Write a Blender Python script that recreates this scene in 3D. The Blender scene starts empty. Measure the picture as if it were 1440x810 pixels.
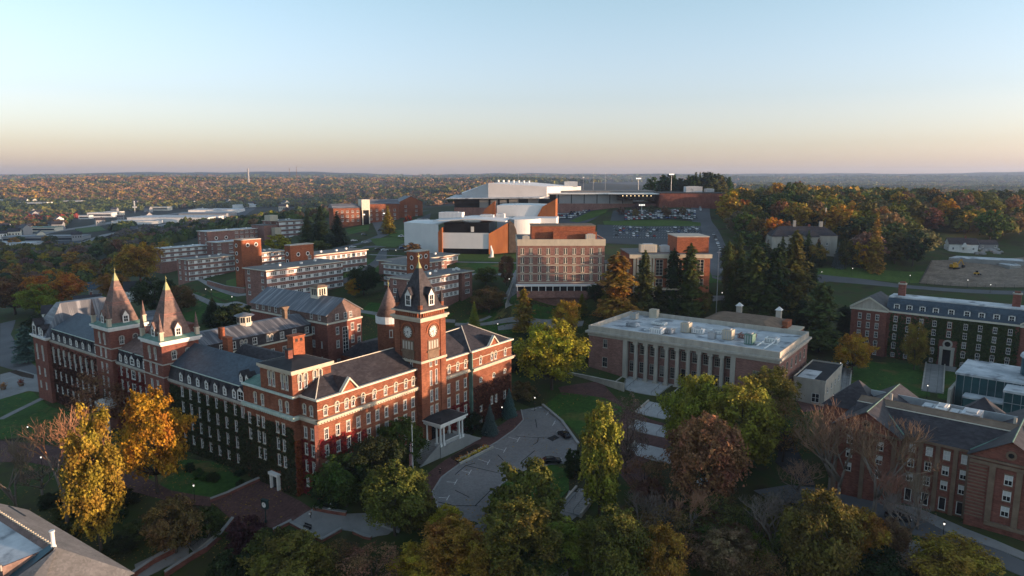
import bpy, bmesh, math, random
import numpy as np
from mathutils import Vector, Matrix
R = math.radians
SC = bpy.context.scene
COL = SC.collection
# ---------------------------------------------------------------- camera
FPX, PITCH, CAMZ = 970.0, R(9.08), 70.0          # focal length in pixels of a 1440 wide frame
cd = bpy.data.cameras.new('camera'); CAM = bpy.data.objects.new('camera', cd); COL.objects.link(CAM)
cd.sensor_width = 36.0; cd.lens = FPX / 1440 * 36.0; cd.clip_start = 1.0; cd.clip_end = 40000
CAM.location = (0, 0, CAMZ); CAM.rotation_euler = (R(90) - PITCH, 0, 0)
SC.camera = CAM
# ---------------------------------------------------------------- sky and sun
SUN_EL, SUN_DIR = R(2.9), (0.972, -0.235)         # low sun from the right, a little behind the camera
az = math.atan2(SUN_DIR[0], SUN_DIR[1])           # clockwise from +Y
W = bpy.data.worlds.new('World'); SC.world = W; W.use_nodes = True
nt = W.node_tree; nt.nodes.clear()
sky = nt.nodes.new('ShaderNodeTexSky'); sky.sky_type = 'NISHITA'; sky.sun_disc = False
sky.sun_elevation = SUN_EL; sky.sun_rotation = az
sky.altitude = 200; sky.air_density = 1.0; sky.dust_density = 1.2; sky.ozone_density = 2.8
bg = nt.nodes.new('ShaderNodeBackground'); bg.inputs['Strength'].default_value = 0.142
wo = nt.nodes.new('ShaderNodeOutputWorld')
hsv = nt.nodes.new('ShaderNodeHueSaturation'); hsv.inputs['Saturation'].default_value = 0.61     # pale autumn air
tnt = nt.nodes.new('ShaderNodeMixRGB'); tnt.blend_type = 'MULTIPLY'; tnt.inputs[0].default_value = 1.0; tnt.inputs[2].default_value = (1.03, 0.98, 0.94, 1)
nt.links.new(sky.outputs[0], hsv.inputs['Color']); nt.links.new(hsv.outputs[0], tnt.inputs[1]); gtc = nt.nodes.new('ShaderNodeTexCoord'); gsx = nt.nodes.new('ShaderNodeSeparateXYZ'); nt.links.new(gtc.outputs['Generated'], gsx.inputs[0])   # dusk tint put into the sky colour by elevation
grp = nt.nodes.new('ShaderNodeValToRGB'); e_ = grp.color_ramp.elements; e_[0].position = 0.0; e_[0].color = (1.05, 1.0, 1.20, 1); e_[1].position = 0.25; e_[1].color = (0.80, 0.93, 0.93, 1); q_ = e_.new(0.09); q_.color = (1.07, 0.985, 1.07, 1)
gmx = nt.nodes.new('ShaderNodeMixRGB'); gmx.blend_type = 'MULTIPLY'; gmx.inputs[0].default_value = 1.0
nt.links.new(gsx.outputs[2], grp.inputs['Fac']); nt.links.new(tnt.outputs[0], gmx.inputs[1]); nt.links.new(grp.outputs[0], gmx.inputs[2]); nt.links.new(gmx.outputs[0], bg.inputs['Color']); nt.links.new(bg.outputs[0], wo.inputs['Surface'])
sd = bpy.data.lights.new('sun', 'SUN'); sd.energy = 2.0; sd.angle = R(0.5); sd.color = (1.0, 0.66, 0.42)
SUN = bpy.data.objects.new('sun', sd); COL.objects.link(SUN); SUN.location = (300, -60, 200)
sv = Vector((SUN_DIR[0] * math.cos(SUN_EL), SUN_DIR[1] * math.cos(SUN_EL), math.sin(SUN_EL)))
SUN.rotation_euler = sv.to_track_quat('Z', 'Y').to_euler()
VS = SC.view_settings; VS.view_transform = 'Standard'; VS.look = 'None'; VS.gamma = 1.0; VS.use_curve_mapping = False
VS.exposure = 2.45
CY = SC.cycles; CY.use_denoising = True; CY.max_bounces = 5; CY.diffuse_bounces = 2; CY.glossy_bounces = 2
CY.transmission_bounces = 2; CY.transparent_max_bounces = 4; CY.volume_bounces = 0
HAZE = 0.000055
# ---------------------------------------------------------------- pixel <-> place
cP, sP = math.cos(PITCH), math.sin(PITCH)
def ray(px, py):
    u = (px - 720) / FPX; v = (405 - py) / FPX
    return (u, cP + v * sP, -sP + v * cP)
def at(px, py, z):
    d = ray(px, py); t = (z - CAMZ) / d[2]
    return Vector((d[0] * t, d[1] * t, z))
def atY(px, py, Y):
    d = ray(px, py); t = Y / d[1]
    return Vector((d[0] * t, Y, CAMZ + d[2] * t))
def upto(P, d, px):                                # length along d from P until column px
    m = (px - 720) / FPX; zz = P[2] - CAMZ
    return (m * (P[1] * cP - zz * sP) - P[0]) / (d[0] - m * d[1] * cP)
E1 = (0.590, 0.8075); E2 = (-0.8075, 0.590)        # the two street directions of the campus
NE1 = (-E1[0], -E1[1]); NE2 = (-E2[0], -E2[1])
A0 = at(452, 700, 0)                               # front corner of the clock tower hall
def AB(a, b, z=0): return Vector((A0.x + a * E1[0] + b * E2[0], A0.y + a * E1[1] + b * E2[1], z))
# ---------------------------------------------------------------- helpers
def tag(o, label=None, cat=None, group=None, kind=None):
    if label: o['label'] = label
    if cat: o['category'] = cat
    if group: o['group'] = group
    if kind: o['kind'] = kind
    return o
def rootat(name, P, rz=0, label=None, cat=None, group=None):
    o = bpy.data.objects.new(name, None); COL.objects.link(o)
    o.location = P; o.rotation_euler = (0, 0, rz); o.empty_display_size = 0.1
    return tag(o, label, cat, group)
class MB:
    def __init__(s): s.v = []; s.f = []; s.m = []
    def add(s, vs, fs, m=0):
        n = len(s.v); s.v.extend([tuple(p) for p in vs])
        for f in fs: s.f.append(tuple(i + n for i in f)); s.m.append(m)
        return s
    def quad(s, a, b, c, d, m=0): return s.add([a, b, c, d], [(0, 1, 2, 3)], m)
    def poly(s, pts, m=0): return s.add(pts, [tuple(range(len(pts)))], m)
    def box(s, x0, x1, y0, y1, z0, z1, m=0):
        return s.add([(x0,y0,z0),(x1,y0,z0),(x1,y1,z0),(x0,y1,z0),(x0,y0,z1),(x1,y0,z1),(x1,y1,z1),(x0,y1,z1)],
                     [(3,2,1,0),(4,5,6,7),(0,1,5,4),(1,2,6,5),(2,3,7,6),(3,0,4,7)], m)
    def prism(s, pts, z0, z1, m=0):
        n = len(pts)
        vs = [(p[0], p[1], z0) for p in pts] + [(p[0], p[1], z1) for p in pts]
        fs = [tuple(range(n))[::-1], tuple(range(n, 2 * n))] + [(i, (i + 1) % n, n + (i + 1) % n, n + i) for i in range(n)]
        return s.add(vs, fs, m)
    def extr(s, pts, axis, a, b, m=0):             # polygon given in the two other axes, pushed along axis (0 x, 1 y)
        n = len(pts)
        mk = (lambda p, t: (t, p[0], p[1])) if axis == 0 else (lambda p, t: (p[0], t, p[1]))
        vs = [mk(p, a) for p in pts] + [mk(p, b) for p in pts]
        fs = [tuple(range(n))[::-1], tuple(range(n, 2 * n))] + [(i, (i + 1) % n, n + (i + 1) % n, n + i) for i in range(n)]
        return s.add(vs, fs, m)
    def cone(s, cx, cy, z0, r0, z1, r1, n=12, m=0, rot=0.0):
        vs = []
        for z, r in ((z0, r0), (z1, r1)):
            for i in range(n):
                a = 2 * math.pi * i / n + rot; vs.append((cx + r * math.cos(a), cy + r * math.sin(a), z))
        fs = [(i, (i + 1) % n, n + (i + 1) % n, n + i) for i in range(n)] + [tuple(range(n))[::-1], tuple(range(n, 2 * n))]
        return s.add(vs, fs, m)
    def tube(s, p, q, r0, r1, n=6, m=0):
        p, q = Vector(p), Vector(q); d = (q - p)
        if d.length < 1e-6: return s
        d.normalize(); u = d.orthogonal().normalized(); w = d.cross(u); vs = []
        for c, r in ((p, r0), (q, r1)):
            for i in range(n):
                a = 2 * math.pi * i / n; vs.append(c + u * (r * math.cos(a)) + w * (r * math.sin(a)))
        fs = [(i, (i + 1) % n, n + (i + 1) % n, n + i) for i in range(n)] + [tuple(range(n))[::-1], tuple(range(n, 2 * n))]
        return s.add(vs, fs, m)
    def hip(s, x0, x1, y0, y1, z0, z1, ins, m=0, top=None):
        """hipped roof: eaves rectangle at z0, smaller rectangle inset by ins=(l,r,f,b) at z1"""
        l, r, f, b = ins
        X0, X1, Y0, Y1 = x0 + l, x1 - r, y0 + f, y1 - b
        vs = [(x0,y0,z0),(x1,y0,z0),(x1,y1,z0),(x0,y1,z0),(X0,Y0,z1),(X1,Y0,z1),(X1,Y1,z1),(X0,Y1,z1)]
        s.add(vs, [(0,1,5,4),(1,2,6,5),(2,3,7,6),(3,0,4,7),(3,2,1,0)], m)
        return s.add(vs[4:], [(0,1,2,3)], m if top is None else top)
    def ring(s, cx, cz, y0, y1, r0, r1, n=16, m=0, a0=0.0, a1=2 * math.pi):   # ring standing in the xz plane
        k = n if abs(a1 - a0 - 2 * math.pi) < 1e-6 else n + 1
        vs = []
        for i in range(k):
            a = a0 + (a1 - a0) * i / n
            for r, y in ((r0, y0), (r1, y0), (r1, y1), (r0, y1)): vs.append((cx + r * math.cos(a), y, cz + r * math.sin(a)))
        fs = []
        for i in range(n):
            j = (i + 1) % k
            for q in range(4): fs.append((4*i+q, 4*i+(q+1)%4, 4*j+(q+1)%4, 4*j+q))
        return s.add(vs, fs, m)
    def mesh(s, name, mats, smooth=False):
        me = bpy.data.meshes.new(name); me.from_pydata(s.v, [], s.f)
        for m in (mats if isinstance(mats, (list, tuple)) else [mats]): me.materials.append(m)
        me.polygons.foreach_set('material_index', s.m)
        if smooth: me.polygons.foreach_set('use_smooth', [True] * len(s.f))
        me.update(); return me
    def build(s, name, mats, parent=None, smooth=False, loc=None, rz=None):
        o = bpy.data.objects.new(name, s.mesh(name, mats, smooth)); COL.objects.link(o)
        if parent is not None: o.parent = parent
        if loc is not None: o.location = loc
        if rz is not None: o.rotation_euler = (0, 0, rz)
        return o
def link(name, me, parent=None, loc=(0, 0, 0), rz=0.0, scale=None):
    o = bpy.data.objects.new(name, me); COL.objects.link(o); o.location = loc; o.rotation_euler = (0, 0, rz)
    if parent is not None: o.parent = parent
    if scale is not None: o.scale = scale
    return o
def copy_tree(o, parent=None):
    c = o.copy(); COL.objects.link(c)
    if parent is not None: c.parent = parent
    for ch in list(o.children): copy_tree(ch, c)
    return c
# ---------------------------------------------------------------- materials
def nodes(name):
    m = bpy.data.materials.new(name); m.use_nodes = True; t = m.node_tree
    return m, t, t.nodes['Principled BSDF']
def pm(name, c1, c2=None, scale=0.6, rough=0.85, stretch=(1, 1, 1), fine=None, bump=0.0, spec=0.15, metal=0.0, contrast=(0.35, 0.65), space='Object', third=None):
    m, t, b = nodes(name)
    b.inputs['Roughness'].default_value = rough; b.inputs['Specular IOR Level'].default_value = spec; b.inputs['Metallic'].default_value = metal
    if max(c1) < 0.45 and metal == 0: c1 = tuple(x * 0.72 for x in c1); c2 = tuple(x * 0.72 for x in c2) if c2 else None
    if c2 is None: c2 = tuple(x * 0.75 for x in c1)
    tc = t.nodes.new('ShaderNodeTexCoord'); mp = t.nodes.new('ShaderNodeMapping'); mp.inputs['Scale'].default_value = stretch
    t.links.new(tc.outputs[space], mp.inputs[0])
    n1 = t.nodes.new('ShaderNodeTexNoise'); n1.inputs['Scale'].default_value = scale; n1.inputs['Detail'].default_value = 6; n1.inputs['Roughness'].default_value = 0.65
    t.links.new(mp.outputs[0], n1.inputs['Vector'])
    r1 = t.nodes.new('ShaderNodeValToRGB'); r1.color_ramp.elements[0].position = contrast[0]; r1.color_ramp.elements[1].position = contrast[1]
    r1.color_ramp.elements[0].color = (*c2, 1); r1.color_ramp.elements[1].color = (*c1, 1)
    t.links.new(n1.outputs['Fac'], r1.inputs['Fac']); out = r1.outputs[0]
    if third:
        n3 = t.nodes.new('ShaderNodeTexNoise'); n3.inputs['Scale'].default_value = third[1]; n3.inputs['Detail'].default_value = 4
        t.links.new(tc.outputs[space], n3.inputs['Vector'])
        r3 = t.nodes.new('ShaderNodeValToRGB'); r3.color_ramp.elements[0].position = third[2]; r3.color_ramp.elements[1].position = third[2] + 0.1
        t.links.new(n3.outputs['Fac'], r3.inputs['Fac'])
        mx = t.nodes.new('ShaderNodeMixRGB'); mx.inputs['Color2'].default_value = (*third[0], 1)
        t.links.new(r3.outputs[0], mx.inputs['Fac']); t.links.new(out, mx.inputs['Color1']); out = mx.outputs[0]
    if fine:
        v = t.nodes.new('ShaderNodeTexVoronoi'); v.inputs['Scale'].default_value = fine[0]
        m2 = t.nodes.new('ShaderNodeMapping'); m2.inputs['Scale'].default_value = fine[2] if len(fine) > 2 else (1, 1, 1)
        t.links.new(tc.outputs[space], m2.inputs[0]); t.links.new(m2.outputs[0], v.inputs['Vector'])
        sp = t.nodes.new('ShaderNodeSeparateColor'); t.links.new(v.outputs['Color'], sp.inputs[0])
        mr = t.nodes.new('ShaderNodeMapRange'); mr.inputs['To Min'].default_value = 1 - fine[1]; mr.inputs['To Max'].default_value = 1 + fine[1]
        t.links.new(sp.outputs[0], mr.inputs['Value'])
        mu = t.nodes.new('ShaderNodeVectorMath'); mu.operation = 'SCALE'
        t.links.new(out, mu.inputs[0]); t.links.new(mr.outputs[0], mu.inputs['Scale']); out = mu.outputs[0]
    t.links.new(out, b.inputs['Base Color'])
    if bump:
        bp = t.nodes.new('ShaderNodeBump'); bp.inputs['Strength'].default_value = bump; bp.inputs['Distance'].default_value = 0.1
        n2 = t.nodes.new('ShaderNodeTexNoise'); n2.inputs['Scale'].default_value = scale * 8; n2.inputs['Detail'].default_value = 4
        t.links.new(tc.outputs[space], n2.inputs['Vector']); t.links.new(n2.outputs['Fac'], bp.inputs['Height']); t.links.new(bp.outputs[0], b.inputs['Normal'])
    return m
M = {}
BR = (1.6, 0.22, (1, 1, 3))
M['brick'] = pm('brick', (0.32, 0.125, 0.072), (0.21, 0.075, 0.046), 0.35, 0.9, (1, 1, 0.5), BR)
M['brick_dark'] = pm('dark_brick', (0.30, 0.115, 0.085), (0.20, 0.075, 0.058), 0.4, 0.9, (1, 1, 0.5), BR)
M['brick_pink'] = pm('rose_brick', (0.37, 0.20, 0.165), (0.28, 0.145, 0.12), 0.3, 0.9, (1, 1, 0.5), BR)
M['brick_orange'] = pm('orange_brick', (0.40, 0.14, 0.07), (0.31, 0.10, 0.055), 0.3, 0.9, (1, 1, 0.5), BR)
M['stone'] = pm('limestone', (0.46, 0.42, 0.36), (0.34, 0.31, 0.27), 0.5, 0.9, (1, 1, 0.3))
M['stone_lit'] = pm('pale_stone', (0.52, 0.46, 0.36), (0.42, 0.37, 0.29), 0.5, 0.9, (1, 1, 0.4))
M['brownstone'] = pm('brown_stone', (0.30, 0.21, 0.15), (0.2, 0.14, 0.1), 0.5, 0.9)
M['white'] = pm('white_paint', (0.76, 0.75, 0.72), (0.62, 0.61, 0.59), 0.6, 0.5)
M['cream'] = pm('cream_trim', (0.62, 0.58, 0.48), (0.52, 0.48, 0.40), 0.6, 0.6)
M['greentrim'] = pm('verdigris_trim', (0.52, 0.60, 0.54), (0.36, 0.46, 0.40), 0.8, 0.6)
M['copper'] = pm('copper_green', (0.20, 0.34, 0.28), (0.12, 0.22, 0.18), 0.6, 0.6)
M['slate'] = pm('grey_slate', (0.075, 0.068, 0.075), (0.045, 0.04, 0.046), 0.25, 0.6, (1, 1, 1), (1.3, 0.25, (1, 1.6, 1.6)))
M['slate_blue'] = pm('blue_slate', (0.085, 0.12, 0.155), (0.06, 0.085, 0.115), 0.2, 0.5, (1, 1, 1), (1.3, 0.16, (1, 1.6, 1.6)))
M['slate_brown'] = pm('brown_slate', (0.27, 0.18, 0.155), (0.19, 0.125, 0.11), 0.25, 0.7, (1, 1, 1), (1.3, 0.22, (1, 1.6, 1.6)))
M['metalroof'] = pm('weathered_metal_roof', (0.36, 0.375, 0.41), (0.12, 0.13, 0.155), 0.55, 0.55, (0.10, 1.5, 0.10), None, 0.0, 0.3, contrast=(0.48, 0.68))
M['metalroof_cross'] = pm('streaked_metal_roof', (0.36, 0.365, 0.39), (0.10, 0.105, 0.125), 0.55, 0.55, (1.5, 0.10, 0.10), None, 0.0, 0.3, contrast=(0.48, 0.68))
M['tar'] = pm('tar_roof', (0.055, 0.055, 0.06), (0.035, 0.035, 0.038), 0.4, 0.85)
M['gravelroof'] = pm('gravel_roof', (0.26, 0.25, 0.245), (0.19, 0.185, 0.18), 0.25, 0.95, (1, 1, 1), (3, 0.15))
M['membrane'] = pm('pale_roof_membrane', (0.60, 0.61, 0.62), (0.34, 0.36, 0.38), 0.16, 0.7, third=((0.20, 0.21, 0.225), 0.22, 0.55))
M['concrete'] = pm('concrete', (0.42, 0.41, 0.39), (0.33, 0.32, 0.31), 0.3, 0.9)
M['whitepanel'] = pm('white_panel', (0.66, 0.66, 0.65), (0.60, 0.60, 0.60), 0.15, 0.5)
M['arenapanel'] = pm('arena_panel', (0.50, 0.50, 0.51), (0.45, 0.45, 0.46), 0.1, 0.6)
M['greypanel'] = pm('grey_panel', (0.40, 0.40, 0.40), (0.34, 0.34, 0.35), 0.15, 0.6)
M['corten'] = pm('rusted_steel', (0.40, 0.15, 0.055), (0.29, 0.10, 0.04), 0.3, 0.8, (1, 1, 0.3))
M['asphalt'] = pm('asphalt', (0.285, 0.28, 0.275), (0.215, 0.212, 0.21), 0.06, 0.9, fine=(2.5, 0.12), space='Object')
M['road'] = pm('road_asphalt', (0.17, 0.17, 0.178), (0.13, 0.13, 0.138), 0.05, 0.9)
M['lotasphalt'] = pm('lot_asphalt', (0.10, 0.105, 0.115), (0.08, 0.085, 0.093), 0.05, 0.9)
M['walk'] = pm('pale_path', (0.36, 0.35, 0.34), (0.27, 0.26, 0.255), 0.2, 0.9)
M['brickpave'] = pm('brick_paving', (0.16, 0.085, 0.075), (0.115, 0.06, 0.055), 0.25, 0.9, fine=(2.2, 0.2))
M['paint'] = pm('line_paint', (0.62, 0.62, 0.6), (0.45, 0.45, 0.44), 1.5, 0.8)
M['crack'] = pm('crack_sealant', (0.035, 0.036, 0.04), (0.028, 0.028, 0.03), 1.0, 0.7)
M['lawn'] = pm('mown_lawn', (0.06, 0.14, 0.024), (0.038, 0.095, 0.017), 0.07, 0.95, fine=(1.2, 0.2), third=((0.11, 0.095, 0.03), 0.10, 0.54))
M['lawn_bright'] = pm('bright_lawn', (0.10, 0.16, 0.03), (0.065, 0.115, 0.024), 0.07, 0.95, fine=(1.2, 0.15))
M['soil'] = pm('bare_soil', (0.36, 0.27, 0.20), (0.22, 0.165, 0.125), 0.12, 0.95, fine=(1.0, 0.2))
M['mulch'] = pm('mulch', (0.075, 0.045, 0.03), (0.045, 0.03, 0.02), 0.5, 0.95, fine=(2.0, 0.3))
M['bark'] = pm('bark', (0.13, 0.10, 0.08), (0.07, 0.055, 0.045), 3.0, 0.95, (1, 1, 0.3))
M['palebark'] = pm('pale_bark', (0.30, 0.26, 0.22), (0.17, 0.14, 0.12), 2.0, 0.9, (1, 1, 0.3))
M['iron'] = pm('black_iron', (0.03, 0.03, 0.032), (0.022, 0.022, 0.024), 1.0, 0.5)
M['steel'] = pm('galvanised_steel', (0.42, 0.44, 0.46), (0.33, 0.35, 0.37), 0.8, 0.45, metal=0.4)
M['rubber'] = pm('tyre_rubber', (0.02, 0.02, 0.02), (0.015, 0.015, 0.015), 1.0, 0.9)
M['yellow'] = pm('machine_yellow', (0.55, 0.30, 0.03), (0.42, 0.22, 0.03), 0.8, 0.5)
M['gold'] = pm('gilded_metal', (0.26, 0.24, 0.11), (0.17, 0.20, 0.11), 1.0, 0.45, metal=0.3)
M['solar'] = pm('blue_glazed_roof', (0.05, 0.12, 0.15), (0.03, 0.085, 0.11), 0.2, 0.3)
M['skin'] = pm('skin', (0.45, 0.28, 0.2), (0.42, 0.26, 0.18), 4, 0.6)
def glass(name, c, c2, rough=0.12, scale=0.35):
    m = pm(name, c, c2, scale, rough, spec=0.3); return m
M['glass'] = glass('window_glass', (0.035, 0.038, 0.045), (0.012, 0.013, 0.016), 0.2, 0.5)
M['glass_teal'] = glass('teal_glass', (0.05, 0.14, 0.15), (0.025, 0.07, 0.085), 0.1, 0.15)
M['glass_dark'] = glass('dark_glass', (0.02, 0.022, 0.026), (0.012, 0.013, 0.016), 0.15)
M['blind'] = pm('window_blind', (0.60, 0.60, 0.58), (0.5, 0.5, 0.5), 1.0, 0.8)
def emit(name, c, s):
    m, t, b = nodes(name); b.inputs['Base Color'].default_value = (*c, 1)
    b.inputs['Emission Color'].default_value = (*c, 1); b.inputs['Emission Strength'].default_value = s; return m
M['lampglow'] = emit('lamp_glow', (1.0, 0.93, 0.80), 0.3)
M['warmglow'] = emit('warm_glow', (1.0, 0.72, 0.38), 0.4)
def objcol(name, rough=0.5, spec=0.5, leaf=False):
    """material whose base colour is the object's own colour, varied by noise"""
    m, t, b = nodes(name); b.inputs['Roughness'].default_value = rough; b.inputs['Specular IOR Level'].default_value = spec
    oi = t.nodes.new('ShaderNodeObjectInfo'); out = oi.outputs['Color']
    if leaf:
        tc = t.nodes.new('ShaderNodeTexCoord')
        at_ = t.nodes.new('ShaderNodeAttribute'); at_.attribute_name = 'rnd'
        n1 = t.nodes.new('ShaderNodeTexNoise'); n1.inputs['Scale'].default_value = 4.0; n1.inputs['Detail'].default_value = 2
        ad = t.nodes.new('ShaderNodeVectorMath'); ad.operation = 'ADD'
        cb = t.nodes.new('ShaderNodeCombineXYZ')
        for i in range(3): t.links.new(oi.outputs['Random'], cb.inputs[i])
        sc = t.nodes.new('ShaderNodeVectorMath'); sc.operation = 'SCALE'; sc.inputs['Scale'].default_value = 37.0
        t.links.new(cb.outputs[0], sc.inputs[0]); t.links.new(tc.outputs['Object'], ad.inputs[0]); t.links.new(sc.outputs[0], ad.inputs[1])
        t.links.new(ad.outputs[0], n1.inputs['Vector'])
        hs = t.nodes.new('ShaderNodeHueSaturation')
        mh = t.nodes.new('ShaderNodeMapRange'); mh.inputs['From Min'].default_value = 0.3; mh.inputs['From Max'].default_value = 0.7
        mh.inputs['To Min'].default_value = 0.478; mh.inputs['To Max'].default_value = 0.532
        t.links.new(n1.outputs['Fac'], mh.inputs['Value']); t.links.new(mh.outputs[0], hs.inputs['Hue'])
        mv = t.nodes.new('ShaderNodeMapRange'); mv.inputs['To Min'].default_value = 0.34; mv.inputs['To Max'].default_value = 1.25
        t.links.new(at_.outputs['Fac'], mv.inputs['Value']); t.links.new(mv.outputs[0], hs.inputs['Value'])
        t.links.new(out, hs.inputs['Color']); out = hs.outputs[0]
        tr = t.nodes.new('ShaderNodeBsdfTranslucent'); mx = t.nodes.new('ShaderNodeMixShader'); mx.inputs[0].default_value = 0.28
        t.links.new(out, tr.inputs['Color']); mo = t.nodes['Material Output']
        t.links.new(b.outputs[0], mx.inputs[1]); t.links.new(tr.outputs[0], mx.inputs[2]); t.links.new(mx.outputs[0], mo.inputs['Surface'])
    t.links.new(out, b.inputs['Base Color']); return m
M['leaf'] = objcol('foliage', 0.8, 0.15, True)
M['twig'] = objcol('twigs', 0.9, 0.1)
M['carpaint'] = objcol('car_paint', 0.25, 0.6)
M['cloth'] = objcol('cloth', 0.9, 0.1)
# ---------------------------------------------------------------- terrain
CP = []
def cp(px, py, z): p = at(px, py, z); CP.append((p.x, p.y, z))
for a in [(700,620,0),(650,700,-.8),(620,740,-1.2),(780,620,0),(760,575,.4),(452,700,0),(560,600,.2),(715,590,0),(810,640,-.5),
          (829,524,4),(960,548,3.6),(908,530,3.2),(898,553,1.2),(919,566,1.2),(915,586,-.2),(913,597,-.2),(911,611,-1.2),(914,628,-1.2),(912,646,-2.6),(900,668,-2.8),(1100,590,3.6),(780,540,3.5),(730,520,4),(850,565,2.0),(860,655,-1.4),(965,640,-.8),(1000,690,-1.5),(1150,680,0),(1285,705,1),(1400,770,1),(1250,760,0),(1130,640,1),
          (770,740,-3.5),(770,800,-6),(600,800,-8),(450,800,-8),(560,760,-5),(330,780,-7),(270,770,-7),(200,800,-10),(330,720,-2.5),(240,700,-3),(100,740,-5),(20,650,-4),(390,700,-1.6),(430,725,-1.8),(540,745,-2),
          (266,640,-2),(150,610,-4),(62,560,-5),(20,545,-5),(30,480,-5.5),(900,800,-6),(1100,800,-6),(1300,810,-3),(1000,740,-4),
          (150,440,-6),(330,500,2),(500,500,6),(540,480,8),(300,440,8),(300,412,12),(265,397,12),(349,412,17),(420,400,18),(500,395,19),(610,416,18.5),(655,414,18.5),(545,400,18.5),
          (560,440,14),(640,460,10),(700,440,13),(800,430,16),(760,470,8),(640,495,6),(728,409,23),(850,412,23),(985,405,22.5),(900,440,15),(1000,440,13),(1100,470,6),
          (691,357,27),(600,362,26),(640,385,23),(580,345,27),(520,350,25),(500,370,22),(540,325,30),(480,320,28),(590,300,34),(620,290,38),
          (900,325,31),(990,310,37),(860,305,38.6),(760,300,38.2),(700,310,34),(800,291,43.4),(930,292,45.2),(870,297,42.8),(970,297,43.6),(650,300,38),(985,285,43),(1000,350,28),(1020,392,23),
          (1200,385,17),(1280,395,13.5),(1300,420,11),(1440,425,12),(1400,385,17),(1350,352,23),(1440,350,23),(1160,400,13),(1230,470,2.5),(1300,510,.8),(1420,530,.5),(1240,530,.6),(1150,440,9),(1130,500,3),(1180,560,1.0),
          (1130,350,27),(1070,320,36),(1200,340,30),(1050,285,46),(1150,275,48),(1250,275,47),(1350,290,40),(1440,300,36),(1440,275,42),(1150,300,42),(1300,310,36),
          (100,420,-12),(30,430,-12),(200,385,-10),(110,380,-18),(20,360,-26),(240,330,-18),(250,305,-29),(100,330,-30),(330,325,2),(400,305,4),(350,290,-20),(460,300,20),
          (20,315,-30),(150,300,-31),(300,295,-30),(400,280,-18)]: cp(*a)
for q in [(-60,60,-16),(0,50,-15),(60,60,-14),(0,-120,-22),(-200,20,-20),(-250,-150,-24),(120,40,-6),
          (180,120,4),(240,170,9),(200,20,3),(260,90,9),(330,60,14),(340,150,22),(330,230,31),(430,90,20),(430,190,36),(520,200,40),(520,0,20),(520,80,24),(380,320,32),(480,420,36),(300,-120,8),(500,-150,16),
          (-300,250,-18),(-260,160,-13),(-400,300,-26),(-500,600,-30),(-900,500,-34),(-600,1000,-33),(-1200,1400,-30),(-300,1300,-26),(0,1100,8),(300,1000,36),(600,900,34),(800,600,38),(700,300,40),
          (-1700,2600,18),(-900,2700,24),(-200,2500,34),(-1400,2000,-12),(-600,1900,-16),(0,1700,8),(500,1700,20),(1200,1600,18),
          (-2400,3600,50),(-1200,3700,54),(0,3600,50),(1200,3600,16),(2400,3000,10),(3500,3600,14),
          (-3500,5500,40),(-1000,5500,34),(1500,5600,24),(4000,5600,26),(-5000,8200,142),(-2500,8300,112),(-200,8200,94),(1800,8200,112),(3500,8000,136),(5600,7800,112),(8000,7800,110),(-8000,8000,104),
          (-10500,11500,60),(0,11500,60),(10500,11500,60),(-10500,-500,-30),(10500,-500,30),(-6000,2500,0),(6500,2500,10),(-3500,1500,-25),(2500,1000,20)]: CP.append(q)
_P = np.array(CP); _n = len(_P)
def _k(dx, dy): return np.sqrt(dx * dx + dy * dy + 36.0)
_K = _k(_P[:, None, 0] - _P[None, :, 0], _P[:, None, 1] - _P[None, :, 1]) - 0
_K = -_K; _K[np.diag_indices(_n)] += 2.0
_Q = np.hstack([np.ones((_n, 1)), _P[:, :2] / 1000.0])
_S = np.zeros((_n + 3, _n + 3)); _S[:_n, :_n] = _K; _S[:_n, _n:] = _Q; _S[_n:, :_n] = _Q.T
_w = np.linalg.solve(_S, np.concatenate([_P[:, 2], np.zeros(3)]))
def Gv(x, y):
    x = np.asarray(x, float); y = np.asarray(y, float); sh = x.shape; x = x.ravel(); y = y.ravel(); o = np.zeros_like(x)
    for i in range(0, len(x), 4000):
        X, Y = x[i:i+4000], y[i:i+4000]
        o[i:i+4000] = -_k(X[:, None] - _P[None, :, 0], Y[:, None] - _P[None, :, 1]) @ _w[:_n] + _w[_n] + _w[_n+1] * X / 1000 + _w[_n+2] * Y / 1000
        d = np.clip((np.hypot(X, Y) - 900) / 1200, 0, 1); d2 = np.clip((Y - 6000) / 1500, 0, 1) * np.clip((9500 - Y) / 900, 0, 1)
        o[i:i+4000] += d * (5 * np.sin(X / 310 + Y / 470) + 4 * np.sin(Y / 260 - X / 520 + 1)) + d2 * (24 * np.sin(X / 1500 + 2.4) + 16 * np.sin(X / 700) + 11 * np.sin(X / 330 + 2) + 5 * np.sin(X / 110 + Y / 200))
    return o.reshape(sh)
def axis(lo, hi, a, b, st, g):
    v = list(np.arange(a, b + .1, st)); s = st
    while v[-1] < hi: s *= g; v.append(v[-1] + s)
    s = st; u = []; c = a
    while c > lo: s *= g; c -= s; u.append(c)
    return np.array(u[::-1] + v)
GX = axis(-10500, 10500, -220, 300, 4, 1.06); GY = axis(-500, 11400, 40, 480, 4, 1.05)
_gx, _gy = np.meshgrid(GX, GY); GZ = Gv(_gx, _gy)
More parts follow.
